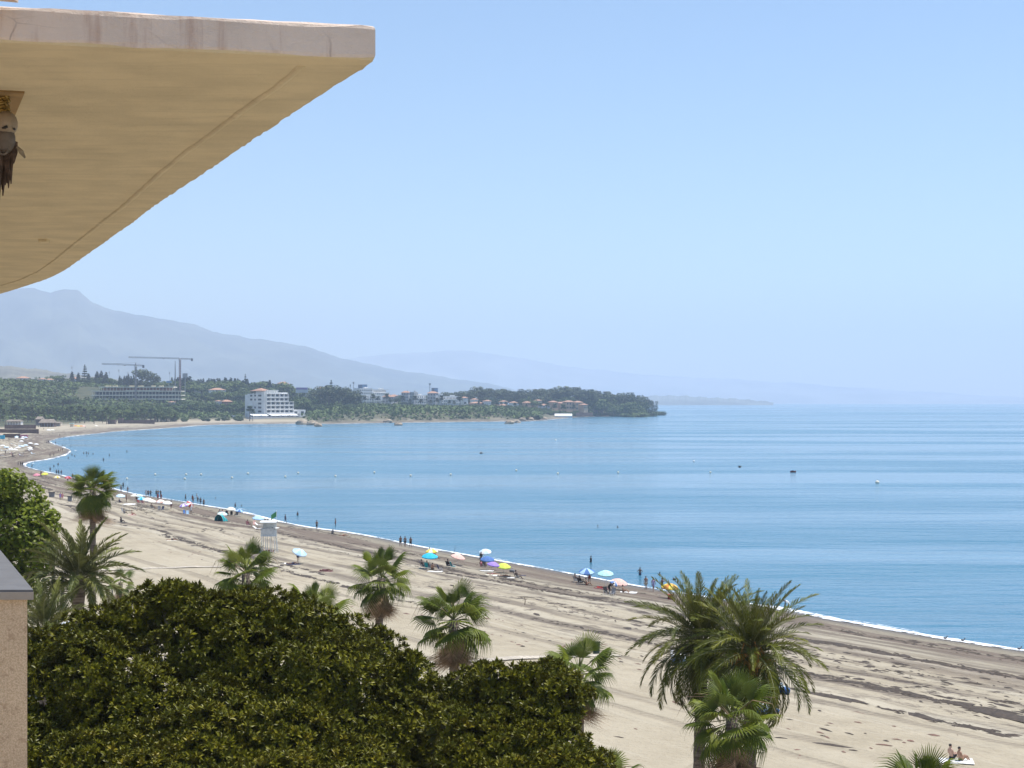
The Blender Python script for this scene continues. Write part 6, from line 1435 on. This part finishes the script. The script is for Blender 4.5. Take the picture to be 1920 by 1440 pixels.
for i, (a, b_, yt, yb, lab) in enumerate([(884, 911, 754, 760, 'long low terracotta house half hidden in the pines'), (911, 921, 757, 764, 'small ochre house right of the long terracotta one'), (928, 938, 759, 765, 'pinkish small house among palms in the headland wood'), (941, 953, 758, 765, 'cream small house with chimney among palms on headland'), (985, 998, 753, 766, 'ochre villa with tower left of the others'), (1003, 1015, 755, 768, 'ochre villa behind the round green shrub'), (1015, 1034, 758, 770, 'grey shaded villa between the ochre ones'), (1034, 1048, 752, 765, 'tallest ochre villa of the cluster above white wall'), (1049, 1061, 754, 768, 'orange ochre villa with pointed chimneys in the cluster'), (1060, 1079, 751.5, 766, 'broad ochre villa at the middle of the cluster'), (1078, 1095, 752.5, 768, 'ochre villa at the right end under the tall trees'), (1024, 1062, 765, 773, 'low white villa terrace below the ochre villas')]):
    block('villa', lab, a, b_, yt + 2, yb + 2, 2560 + (i % 3) * 25, 10, B_white if 'white villa' in lab else (B_grey if 'grey' in lab else (B_cream if 'cream' in lab else B_ochre)), 2, 3, random.choice((38, 44, 34)), 'hip', VG, cat='villa')
for (a, b_, yt, yb, d, lab) in [(36, 58, 709, 716, 2500, 'white house with tile roof high on the left hill'), (78, 88, 711, 716, 2500, 'small pale house among trees on the left hill'), (90, 101, 712, 717, 2520, 'low pale house right of the small one on the hill'), (135, 150, 710, 715, 2600, 'white bungalow between conifers on the hill'), (428, 455, 724, 728, 2500, 'long low tiled house behind the trees left of the hotel'), (438, 449, 728, 733, 2450, 'white gabled house left of the hotel roof'), (396, 424, 731, 740, 2350, 'pale villa with tiled roof among trees between crane and hotel'), (420, 436, 753, 766, 2080, 'brown apartment house in the trees left of the hotel'), (409, 416, 752, 760, 2080, 'small white gable in the trees left of the hotel'), (525, 542, 719, 724, 2500, 'cream house on the skyline behind the hotel'), (600, 612, 728, 746, 2450, 'pink tower house between the dark tree groups'), (322, 330, 754, 760, 2120, 'small site hut at the end of the unfinished building')]:
    block('house', lab, a, b_, yt, yb, d, 12, B_brick if 'brown' in lab else (B_cream if 'cream' in lab or 'pink' in lab else B_white), 1 if yb - yt < 9 else 3, 4, random.choice((36, 42, 30)), 'hip', 'houses in the woods on the far shore', cat='house')
for k, (px, yt, lab) in enumerate([(640, 731, 'small white house between the dark grove and the apartments'), (668, 738, 'white house beside the telecom mast foot'), (742, 741, 'cream house left of the grey tower'), (872, 745, 'white house at the edge of the left headland wood'), (893, 748, 'low white house above the long terracotta house'), (918, 751, 'white house with red roof in the headland wood'), (948, 752, 'pale house higher in the headland wood'), (967, 754, 'white house halfway along the headland wood'), (1012, 750, 'cream house above the villa cluster'), (1098, 758, 'small ochre house right of the villa cluster'), (20, 716, 'white house low on the left hill crest'), (116, 719, 'white cottage on the left hill slope'), (372, 727, 'white house below the skyline cypresses'), (560, 729, 'white house beside the pale billboard')]):
    block('house', lab, px - random.uniform(3.5, 6), px + random.uniform(4, 7), yt + 1, yt + random.uniform(5.5, 8), random.uniform(2540, 2640) if px > 600 else 2420, 11, B_ochre if 'ochre' in lab else (B_cream if 'cream' in lab else B_white), 2, 3, 40, 'hip', 'houses in the woods on the far shore', cat='house')
# shore walls and beach bars
def wallbox(name, label, px0, px1, yt, yb, d, mat, cat='wall', dep=.6, kind=None, rz=0):
    m = d / FPX; o = MB().box((0, 0, 0), ((px1 - px0) * m, dep, (yb - yt) * m + 1.5)).build(name, mat, None, P((px0 + px1) / 2, (yt + yb) / 2, d) + Vector((0, 0, -.75))); o.rotation_euler = (0, 0, R(rz)); tag(o, label, cat); return o
wallbox('seawall', 'white garden wall on the beach left of the hotel', 415, 452, 778, 784, 1905, B_white); m_ = 2420 / FPX; w_ = 33 * m_; o_ = MB().add([(-w_/2, 0, -3), (w_/2, 0, -3), (w_/2, 0, .8), (-w_/2, 0, .8), (w_/2, 9, 3.6), (-w_/2, 9, 3.6), (w_/2, 9, -3), (-w_/2, 9, -3)], [(0, 1, 2, 3), (3, 2, 4, 5), (1, 6, 4, 2), (0, 3, 5, 7), (5, 4, 6, 7)]).build('seawall', B_white, None, P(1056.5, 780.5, 2420)); tag(o_, 'long white sloping seawall below the ochre villas', 'wall'); wallbox('seawall', 'brown stone seawall right of the white one', 1080, 1112, 773.5, 779, 2500, B_brick); wallbox('seawall', 'pale walkway wall above the rocks of the headland', 947, 1009, 779.5, 781.5, 2380, B_white)
wallbox('low_wall', 'dark low wall along the beach edge before the hotel', 231, 290, 787.5, 792, 1640, B_reed); wallbox('boat_shed', 'dark shed at left end of the low wall on the beach', 222, 231, 784, 793, 1640, B_reed, 'shed', 5); wallbox('boat_shed', 'dark low boat shed between palms on the beach', 203, 217, 787, 795, 1600, B_reed, 'shed', 5)
wallbox('reed_fence', 'upper purplish reed screen at the far beach club', 8, 68, 796.5, 803.5, 1330, B_reed, 'fence', rz=-4); wallbox('reed_fence', 'middle long reed screen at the far beach club', -10, 74, 804.5, 812, 1170, B_reed, 'fence', rz=-6); wallbox('reed_fence', 'lowest short reed screen at the far beach club', 6, 38, 813.5, 821, 1040, B_reed, 'fence', rz=-4); wallbox('reed_fence', 'pink canvas screen at end of the lowest reed screen', 38, 52, 815, 821, 1040, CL['pink'], 'screen')
def bar(px0, px1, yt, ye, yb, d, label, wall=B_reed):
    m = d / FPX; w = (px1 - px0) * m; he = (yb - ye) * m; ht = (yb - yt) * m; root = empty('beach_bar', P((px0 + px1) / 2, yb, d)); tag(root, label, 'beach bar'); dp = 11
    MB().add([(-w / 2, -1, he), (w / 2, -1, he), (w / 2, dp, he), (-w / 2, dp, he), (-w * .40, dp / 2, ht), (w * .40, dp / 2, ht), (-w / 2, -1, he - .5), (w / 2, -1, he - .5)], [(0, 1, 5, 4), (1, 2, 5), (2, 3, 4, 5), (3, 0, 4), (6, 7, 1, 0)]).build('thatched_roof', B_thatch, root); MB().box((0, dp * .6, he / 2 - 1), (w * .92, dp * .6, he + 2 - .3)).build('bar_wall', wall, root)
    for t in np.linspace(-.47, .47, 6): MB().box((t * w, -.6, he / 2 - 1), (.4, .4, he + 1.6)).build('post', B_shade, root)
bar(72, 101, 786, 792.5, 799.5, 1420, 'thatched beach bar with dark front at the far beach club'); bar(66, 78, 781, 786, 793, 1480, 'tall dark pointed thatch behind the beach bar'); bar(10, 38, 787, 790, 797, 1400, 'white walled beach house with dark roof edge at the frame side', B_white); bar(100, 112, 791, 793, 799, 1450, 'cream canopy kiosk right of the thatched bar', B_cream)
for k, (px, py, c, lab) in enumerate([(142, 803.5, 'orange', 'far orange parasol first of the row by the beach bar'), (147, 804, 'yellow', 'far yellow parasol second of the row by the beach bar'), (152, 804, 'orange', 'far orange parasol in the middle of the row by the beach bar'), (157, 804, 'peach', 'far peach parasol last of the row by the beach bar'), (180, 803.5, 'cream', 'far cream parasol alone right of the orange row'), (98, 812, 'cream', 'far cream parasol on sand above the weed belt'), (91, 812, 'white', 'far white parasol left of the cream one above the weed belt'), (43, 812, 'white', 'white far parasol in front of the middle reed screen')]): parasol(px, py, lab, c, None, 1.7, 2.6, group='far parasols by the beach bar')
for k, (px, py) in enumerate([(31, 824.5), (31, 827), (43, 825.5), (42, 828.5), (48, 826), (40, 834), (57, 838), (68, 840), (41, 844), (56, 847), (57, 850), (5, 843), (12, 846), (34, 847), (20, 850), (28, 851), (48, 842)]): parasol(px, py, 'small white far parasol in the crowded beach club by the sandspit', 'white' if k % 4 else 'paleblue', None, 1.25, 2.2, group='white parasols of the far beach club')
for k in range(26):
    px = random.uniform(-4, 62); py = random.choice((833, 837, 841, 846, 851, 855)) + random.uniform(-1, 1); p = G(px, py)
    lounger(px, py, 'small pale sunbed in the crowded beach club by the sandspit', random.uniform(60, 110), random.choice(('white', 'white', 'paleblue', 'wine')), 'sunbeds of the far beach club', loc=p)
wallbox('advert_flag', 'blue and grey flag banner at the frame edge in the far beach club', 0, 9, 816, 829, 1000, CL['cyan'], 'banner')
t = empty('lifeguard_post', P(134.5, 802, 1440)); tag(t, 'far pale lifeguard post with green roof right of the beach bar', 'lifeguard tower'); MB().box((0, 0, 2.2), (2.2, 2, 2.4)).build('cabin', B_cream, t); MB().box((0, 0, 3.6), (3.2, 3, .4)).build('roof', CL['aqua'], t)
for x in (-.9, .9):
    for y in (-.8, .8): MB().box((x, y, .2), (.2, .2, 2.4)).build('leg', B_cream, t)
# rocks at the foot of the headland
def rock(px, py, r, label, mat, sx=1.3):
    p = G(px, py); V, T = [], []; rng = np.random.default_rng(int(px)); b = MB().ball((0, 0, 0), (r * sx, r, r * .8), 10, 7); b.v = [tuple(np.array(v) * rng.uniform(.82, 1.15)) for v in b.v]; o = b.build('rock', mat, None, p + Vector((0, 0, r * .2))); tag(o, label, 'rock', 'rocks along the headland shore')
M_rock = simple('shore_rock', (.34, .27, .19), .95, .35, .3, .5)
for px, py, r, lab in ((585, 789, 4.5, 'large tan boulder at the foot of the hotel bank'), (597, 791, 3, 'small rock right of the tan boulder'), (566, 789, 5, 'pale rock below the hotel annexe'), (727, 791.5, 4, 'sandy outcrop on the shore under the bluff'), (747, 791, 3.5, 'low sandy ledge right of the outcrop'), (767, 791, 2.6, 'dark lone rock on the headland strand'), (955, 787.5, 4, 'tan rock at left of the rocky revetment'), (968, 787.5, 4, 'brown rock second in the revetment'), (980, 787.5, 3.6, 'dark rock third in the revetment'), (993, 787.5, 4, 'tan rock fourth in the revetment'), (1005, 787, 4.2, 'dark rock at right end of the revetment'), (1020, 786.5, 3.4, 'pale rock jutting below the round green shrub'), (1231, 779.2, 2.4, 'dark rock just off the headland tip'), (1245, 779, 2.8, 'flat dark reef rock beyond the headland tip')):
    rock(px, py, r, lab, M_rock)

# ------------------------------------------------------------------ far trees
def far_leaf(name, c): return leafmat(name, c, tuple(x * .9 for x in c), tuple(x * 1.35 for x in c), .65, .6, .2, .12)
L_green = far_leaf('far_broadleaf', (.074, .108, .028)); L_dark = far_leaf('far_dark_pine', (.030, .052, .026)); L_grey = far_leaf('far_eucalyptus', (.066, .084, .040)); L_cyp = far_leaf('far_cypress', (.024, .042, .024))
def clump_mesh(name, rng, mat, lobes, n, size, flat=1.0, trunk=None):
    V = []; T = []
    for c, r in lobes:
        for _ in range(max(6, int(n * r[0] * r[2]))):
            v = rng.normal(size=3); v /= np.linalg.norm(v); p = np.array(c) + v * np.array(r) * rng.uniform(.62, 1.08); M = basis(v * .8 + np.array([0, 0, .6]) + rng.normal(size=3) * .5, rng.uniform(0, 6.28)); s = size * rng.uniform(.6, 1.3); b = len(V)
            for q in ((-1, -.25, 0), (.1, -.75, .12), (1, .1, -.1), (0, .7, .08)): V.append(p + M @ (np.array(q) * s))
            T += [(b, b + 1, b + 2), (b, b + 2, b + 3)]
    return mesh_np(name, V, T, mat)
rf = np.random.default_rng(77)
def rl(n, w, z0, z1, r): return [((rf.uniform(-w, w), rf.uniform(-w, w), rf.uniform(z0, z1)), (r * rf.uniform(.7, 1.2),) * 2 + (r * rf.uniform(.55, .95),)) for _ in range(n)]
# unit trees, 1 m tall, scaled up
KIND = {}
def trunk_mesh(h, r): return MB().tube([(0, 0, -.15), (.01, 0, h * .5), (0, .01, h)], [r * 1.3, r, r * .5], 6).mesh('trunk', M_bark)
for kind, vs in dict(
    broad=[(clump_mesh('crown', rf, L_green, rl(9, .30, .38, .82, .19), 3400, .045), trunk_mesh(.55, .03)) for _ in range(4)],
    pine=[(clump_mesh('crown', rf, L_dark, rl(8, .34, .62, .86, .17), 3600, .042), trunk_mesh(.7, .022)) for _ in range(3)],
    euca=[(clump_mesh('crown', rf, L_grey, rl(11, .24, .30, .90, .15), 3800, .036), trunk_mesh(.8, .018)) for _ in range(4)],
    cyp=[(clump_mesh('crown', rf, L_cyp, [((0, 0, z), (w, w, .16)) for z, w in ((.16, .10), (.34, .125), (.52, .115), (.70, .085), (.86, .045))], 12000, .034), trunk_mesh(.3, .02)) for _ in range(2)],
    arau=[(clump_mesh('crown', rf, L_cyp, [((0, 0, z), (w, w, .03)) for z, w in ((.22, .22), (.34, .21), (.46, .18), (.57, .15), (.68, .12), (.78, .09), (.88, .06), (.96, .025))], 22000, .032), trunk_mesh(.98, .015)) for _ in range(1)],
    shrub=[(clump_mesh('crown', rf, L_green, rl(6, .5, .25, .65, .36), 1500, .085), trunk_mesh(.3, .03)) for _ in range(3)],
).items(): KIND[kind] = vs
def palm_unit(mat):
    V = []; T = []
    for i in range(34):
        az = i * 2.4 + rf.uniform(-.2, .2); el = R(75 - 115 * (i / 34)); M = rot_z(az) @ rot_y(-el)
        for j in range(3):
            b = len(V); sp = (j - 1) * .25
            for q in ((0, .012, 0), (0, -.012, 0), (.14, sp * .14 - .03, .0), (.14, sp * .14 + .03, 0), (.27, sp * .25, -.07)): V.append(M @ np.array(q) + np.array([0, 0, .84]))
            T += [(b, b + 1, b + 2), (b, b + 2, b + 3), (b + 3, b + 2, b + 4)]
    return mesh_np('crown', V, T, mat)
KIND['palm'] = [(palm_unit(L_green), trunk_mesh(.85, .018)), (palm_unit(L_grey), trunk_mesh(.85, .02))]
NT_ = 0
NAMES = dict(broad='broadleaf_tree', pine='pine_tree', euca='eucalyptus_tree', cyp='cypress_tree', arau='araucaria_tree', shrub='shrub', palm='palm_tree')
def far_tree(kind, px, ytop, d, label, group, wide=1.0, base=None):
    global NT_; NT_ += 1
    x = X_of(px, d)
    if px < 1150:
        for _ in range(12):
            if shore_dist([(x, d)])[0][0] > (62 if px < 470 else 10): break
            d += 25; x = X_of(px, d)
    gz = ground_at(x, d) if base is None else base; h = max(2.5, Z_of(ytop, d) - gz)
    cm, tm = random.choice(KIND[kind]); root = empty(NAMES[kind], (x, d, gz), random.uniform(0, 6.28)); tag(root, label, 'shrub' if kind == 'shrub' else 'tree', group)
    for nm, me in (('crown', cm), ('trunk', tm)):
        o = link(nm, me, root)
        o.scale = (h * wide, h * wide, h) if kind not in ('pine', 'broad') else (h * wide * random.uniform(.95, 1.25),) * 2 + (h,)
    return root
ZONES = [(-20, 75, 'near frame edge'), (75, 140, 'above thatched bar'), (140, 230, 'left of short crane'), (230, 290, 'below short crane'), (290, 350, 'below tall crane'), (350, 420, 'left of hotel'), (420, 560, 'beside hotel'), (560, 680, 'right of hotel'), (680, 740, 'below dark billboard'), (740, 800, 'by terracotta towers'), (800, 880, 'under banded mast'), (880, 1000, 'left of villas'), (1000, 1100, 'behind ochre villas'), (1100, 1250, 'right of villas')]
def row(kind, a, b, n, ytop, jit, d0, d1, label, group, wide=1.0):
    for i in range(n):
        px = a + (b - a) * (i + random.uniform(.15, .85)) / n; yt = (np.interp(px, [q[0] for q in ytop], [q[1] for q in ytop]) if isinstance(ytop, list) else ytop) + random.uniform(-jit, jit)
        lab = label + (', %s from left' % ORD[i] if n > 1 else '')
        for lo, hi, zn in ZONES:
            if lo <= px < hi and n > 8 and len((lab + zn).split()) <= 15: lab = label + ' ' + zn + (', %s from left' % ORD[i])
        far_tree(kind, px, yt, random.uniform(d0, d1), lab, group, wide * random.uniform(.9, 1.15))
# skyline from the left hill to the headland
row('broad', -8, 130, 15, [(0, 709), (60, 706), (100, 700), (130, 708)], 3, 2450, 2650, 'bushy tree on the crest of the left hill', 'trees on the left hill crest', 1.1)
row('broad', -8, 142, 26, [(0, 722), (140, 722)], 6, 2200, 2420, 'bushy dark tree on the slope of the left hill', 'trees on the left hill slope', 1.4)
row('broad', -6, 140, 24, [(0, 740), (140, 742)], 5, 1950, 2150, 'bushy tree low on the left hill near bare earth', 'trees low on the left hill', 1.35)
for px, yt, lab in ((135, 700, 'first'), (147, 702, 'second'), (166, 703, 'third'), (182, 700, 'fourth'), (190, 699, 'fifth'), (199, 701, 'sixth')): far_tree('cyp', px, yt - 3, 2520, 'dark conifer %s of the loose row left of the cranes' % lab, 'dark conifers left of the cranes', 1.7)
far_tree('arau', 159, 683, 2540, 'tall tiered conifer topping the left hill skyline', None, .85)
row('broad', 145, 225, 9, 708, 3, 2480, 2600, 'dark tree mass behind the brown earth bank', 'trees behind the earth bank', 1.1); row('cyp', 222, 252, 7, 705, 4, 2450, 2500, 'dark cypress left of the shorter crane', 'cypresses left of the shorter crane', 1.3)
far_tree('euca', 265, 684, 2400, 'tall open crowned gum tree right behind the shorter crane', None, 1.0); far_tree('euca', 276, 693, 2400, 'leaning open gum tree right of the tall one', None, 1.1); far_tree('euca', 294, 697, 2420, 'round open gum tree midway between the cranes', None, 1.0)
row('broad', 258, 320, 10, 712, 3, 2380, 2480, 'dark tree behind the unfinished building', 'trees behind the unfinished building', 1.1)
row('cyp', 318, 470, 42, [(318, 711), (350, 707), (370, 712), (400, 713), (420, 711), (470, 716)], 4, 2420, 2520, 'dark cypress in the skyline row between crane and hotel', 'skyline cypresses', 1.5)
row('broad', 330, 470, 16, [(330, 716), (440, 710), (470, 718)], 3, 2380, 2460, 'dark round tree in the skyline row between crane and hotel', 'skyline round trees', 1.2)
far_tree('arau', 460, 701, 2600, 'pale tiered conifer rising behind the skyline cypresses', None, .55)
row('broad', 476, 505, 6, [(476, 715), (490, 711), (505, 717)], 2, 2450, 2500, 'dark round tree behind the hotel roof', 'trees behind the hotel roof', 1.2); row('cyp', 500, 508, 2, 715, 2, 2450, 2460, 'cypress behind the hotel roof', 'cypresses behind the hotel roof', 1.4); row('broad', 508, 562, 9, [(508, 718), (525, 716), (560, 724)], 2, 2380, 2460, 'round tree on the skyline right of the hotel roof', 'skyline trees right of the hotel roof', 1.2)
# middle belt between the building site and the hotel, and behind the beach
row('broad', 330, 470, 26, [(330, 738), (470, 735)], 6, 2180, 2330, 'green tree in the belt between building site and hotel', 'trees between building site and hotel', 1.3)
row('broad', 340, 462, 24, [(340, 754), (462, 755)], 5, 1980, 2120, 'green tree nearer the beach left of the hotel', 'beach side trees left of the hotel', 1.3)
row('pine', 320, 350, 4, 756, 2, 1960, 2000, 'wide dark umbrella pine below the unfinished building', 'umbrella pines below the unfinished building', 1.5)
row('broad', 150, 340, 30, [(150, 757), (170, 760), (340, 757)], 3, 1850, 2050, 'green tree just below the unfinished building', 'trees below the unfinished building', 1.3)
row('broad', -8, 330, 54, [(0, 757), (150, 762), (330, 766)], 6, 1680, 1860, 'green tree in the front of the wood behind the far beach', 'front trees behind the far beach', 1.35)
row('palm', -5, 330, 40, [(0, 766), (150, 768), (330, 772)], 8, 1580, 1700, 'palm at the front of the wood behind the far beach', 'palms behind the far beach', 1.1)
row('shrub', 0, 460, 40, [(0, 785), (460, 780)], 3, 1660, 1900, 'low shrub at the back of the far beach', 'shrubs at the back of the far beach', 1.2)
far_tree('palm', 468, 762, 1840, 'palm in front of the hotel corner, taller of the two', None, 1.4); far_tree('palm', 474, 768, 1840, 'palm in front of the hotel corner, shorter of the two', None, 1.2)
# right of the hotel
row('broad', 553, 585, 9, [(553, 744), (585, 740)], 6, 2050, 2250, 'green tree on the bank just right of the hotel', 'trees on the hotel bank', 1.0)
row('euca', 582, 676, 15, [(582, 732), (600, 724), (618, 722), (640, 721), (655, 726), (676, 740)], 4, 2120, 2260, 'tall dense tree of the dark grove right of the hotel', 'tall trees of the dark grove', 1.1)
row('broad', 575, 676, 16, [(575, 757), (676, 757)], 5, 1990, 2090, 'lower tree of the dark grove right of the hotel', 'lower trees of the dark grove', 1.1)
row('shrub', 590, 676, 12, 772, 4, 1880, 1960, 'dark shrub at the foot of the grove above the shore', 'shrubs at the grove foot', 1.0)
far_tree('arau', 621, 712, 2280, 'tiered conifer tip above the dark grove', None, .7)
row('shrub', 672, 1010, 54, [(672, 766), (800, 767), (1010, 774)], 3.5, 2060, 2330, 'grey green shrub on the bluff above the headland shore', 'shrubs on the bluff', 2.2)
row('shrub', 672, 940, 34, [(672, 777), (940, 780)], 2, 1990, 2260, 'darker low shrub at the foot of the bluff', 'shrubs at the bluff foot', 2.0)
row('broad', 676, 900, 15, [(676, 760), (900, 762)], 4, 2280, 2400, 'tree standing before the pale apartments', 'trees before the pale apartments', .9)
far_tree('pine', 740, 744, 2420, 'large dark pine in the middle of the apartments', None, 1.1); row('pine', 748, 775, 3, 752, 2, 2400, 2440, 'dark pine below the grey tower houses', 'pines below the tower houses', 1.1)
row('palm', 680, 870, 16, [(680, 742), (870, 748)], 5, 2400, 2470, 'palm standing among the pale apartments', 'palms among the apartments', 1.2)
row('broad', 730, 832, 9, 738, 3, 2680, 2760, 'hazy tree on the ridge behind the apartments', 'trees on the ridge behind the apartments', 1.2)
row('euca', 830, 905, 12, [(830, 738), (850, 732), (885, 732), (905, 722)], 3, 2620, 2760, 'tall tree left in the headland wood', 'left trees of the headland wood', 1.15)
row('euca', 895, 1205, 48, [(895, 723), (935, 727), (960, 730), (1010, 727), (1065, 722), (1090, 727), (1150, 731), (1195, 737), (1206, 744)], 2.5, 2650, 2850, 'tall rounded tree along the crest of the headland wood', 'crest trees of the headland wood', 1.15)
row('broad', 890, 1205, 40, [(890, 740), (1000, 744), (1100, 742), (1205, 752)], 4, 2600, 2760, 'dark tree in the lower storey of the headland wood', 'lower trees of the headland wood', 1.1)
row('broad', 1100, 1210, 14, [(1100, 758), (1210, 764)], 3, 2560, 2760, 'dark tree above the shore near the headland tip', 'shore trees near the headland tip', 1.0)
row('broad', 868, 1030, 20, [(868, 756), (1030, 762)], 3, 2400, 2500, 'green tree between the ochre villas', 'trees between the villas', .9)
row('palm', 870, 1110, 16, [(870, 752), (1110, 760)], 3, 2440, 2520, 'palm among the ochre villas', 'palms among the villas', 1.2)
row('shrub', 998, 1112, 16, 769, 2, 2450, 2520, 'shrub below the ochre villas', 'shrubs below the villas', 1.5)
far_tree('shrub', 1014, 766, 2380, 'round bright green shrub at the headland wall end', None, 1.1)
row('shrub', 1090, 1215, 20, [(1090, 772), (1215, 772)], 1.5, 2520, 2800, 'low shrub along the headland shore towards the tip', 'shore shrubs towards the tip', 1.6)
for px, yt, k in ((1207, 741, 'first'), (1212, 741, 'second'), (1218, 744, 'third'), (1227, 750, 'last')): far_tree('euca', px, yt, 2860, 'slender tree at the headland tip, %s of four apart from the wood' % k, None, .62 if k != 'third' else .75)
row('shrub', 1205, 1240, 9, [(1205, 766), (1240, 771)], 1.5, 2860, 2900, 'dark shrub on the very tip of the headland', 'shrubs on the headland tip', 1.5)
# under-storey that fills the wood floor
def understorey():
    rng = np.random.default_rng(9); V = []; T = []; n = 0
    px = rng.uniform(-60, 1215, 24000); d = rng.uniform(1650, 2850, 24000); x = X_of(px, d); sd, _ = shore_dist(np.stack([x, d], 1)); gz = land_z(x, d, sd)
    lim = np.where(px < 565, 95, np.where(px < 1000, 22, 30)); py = LVL + (H - gz) * FPX / d; ok = (sd > lim) & ~((px > 450) & (px < 575) & (d < 2000)) & ~((px > 140) & (px < 186) & (py > 726) & (py < 752) & (d > 2050)) & ~((px > 1020) & (px < 1090) & (d < 2500) & (d > 2350))
    for i in np.nonzero(ok)[0]:
        for k in range(3):
            p = np.array([x[i] + rng.normal() * 3, d[i] + rng.normal() * 3, gz[i] + rng.uniform(.3, 5.0)]); M = basis(np.array([0, 0, 1.]) + rng.normal(size=3) * .6, rng.uniform(0, 6.28)); s = rng.uniform(1.2, 2.6); b = len(V)
            for q in ((-1, -.3, 0), (.1, -.75, .12), (1, .1, -.1), (0, .7, .1)): V.append(p + M @ (np.array(q) * s))
            T += [(b, b + 1, b + 2), (b, b + 2, b + 3)]
    tag(link('undergrowth', mesh_np('undergrowth', V, T, L_green)), 'dense undergrowth filling the woods along the far shore', kind='stuff')
understorey()
# bare brown earth bank beside the building site
d = 2330; bk_ = []
for i in range(9):
    for j in range(4): bk_.append((X_of(139 + i * 6.2, d) - X_of(164, d), j * 14, (Z_of(738 - j * 5.2 + random.uniform(-.6, .6), d) - Z_of(738, d))))
fb = [(i * 4 + j, (i + 1) * 4 + j, (i + 1) * 4 + j + 1, i * 4 + j + 1) for i in range(8) for j in range(3)]
o = MB().add(bk_, fb).build('earth_bank', simple('bare_earth', (.52, .34, .21), .95, .25, .15, .3), None, P(164, 742, d) + Vector((0, -20, -2))); tag(o, kind='structure')
print('far trees', NT_, 'objects', len(bpy.data.objects))
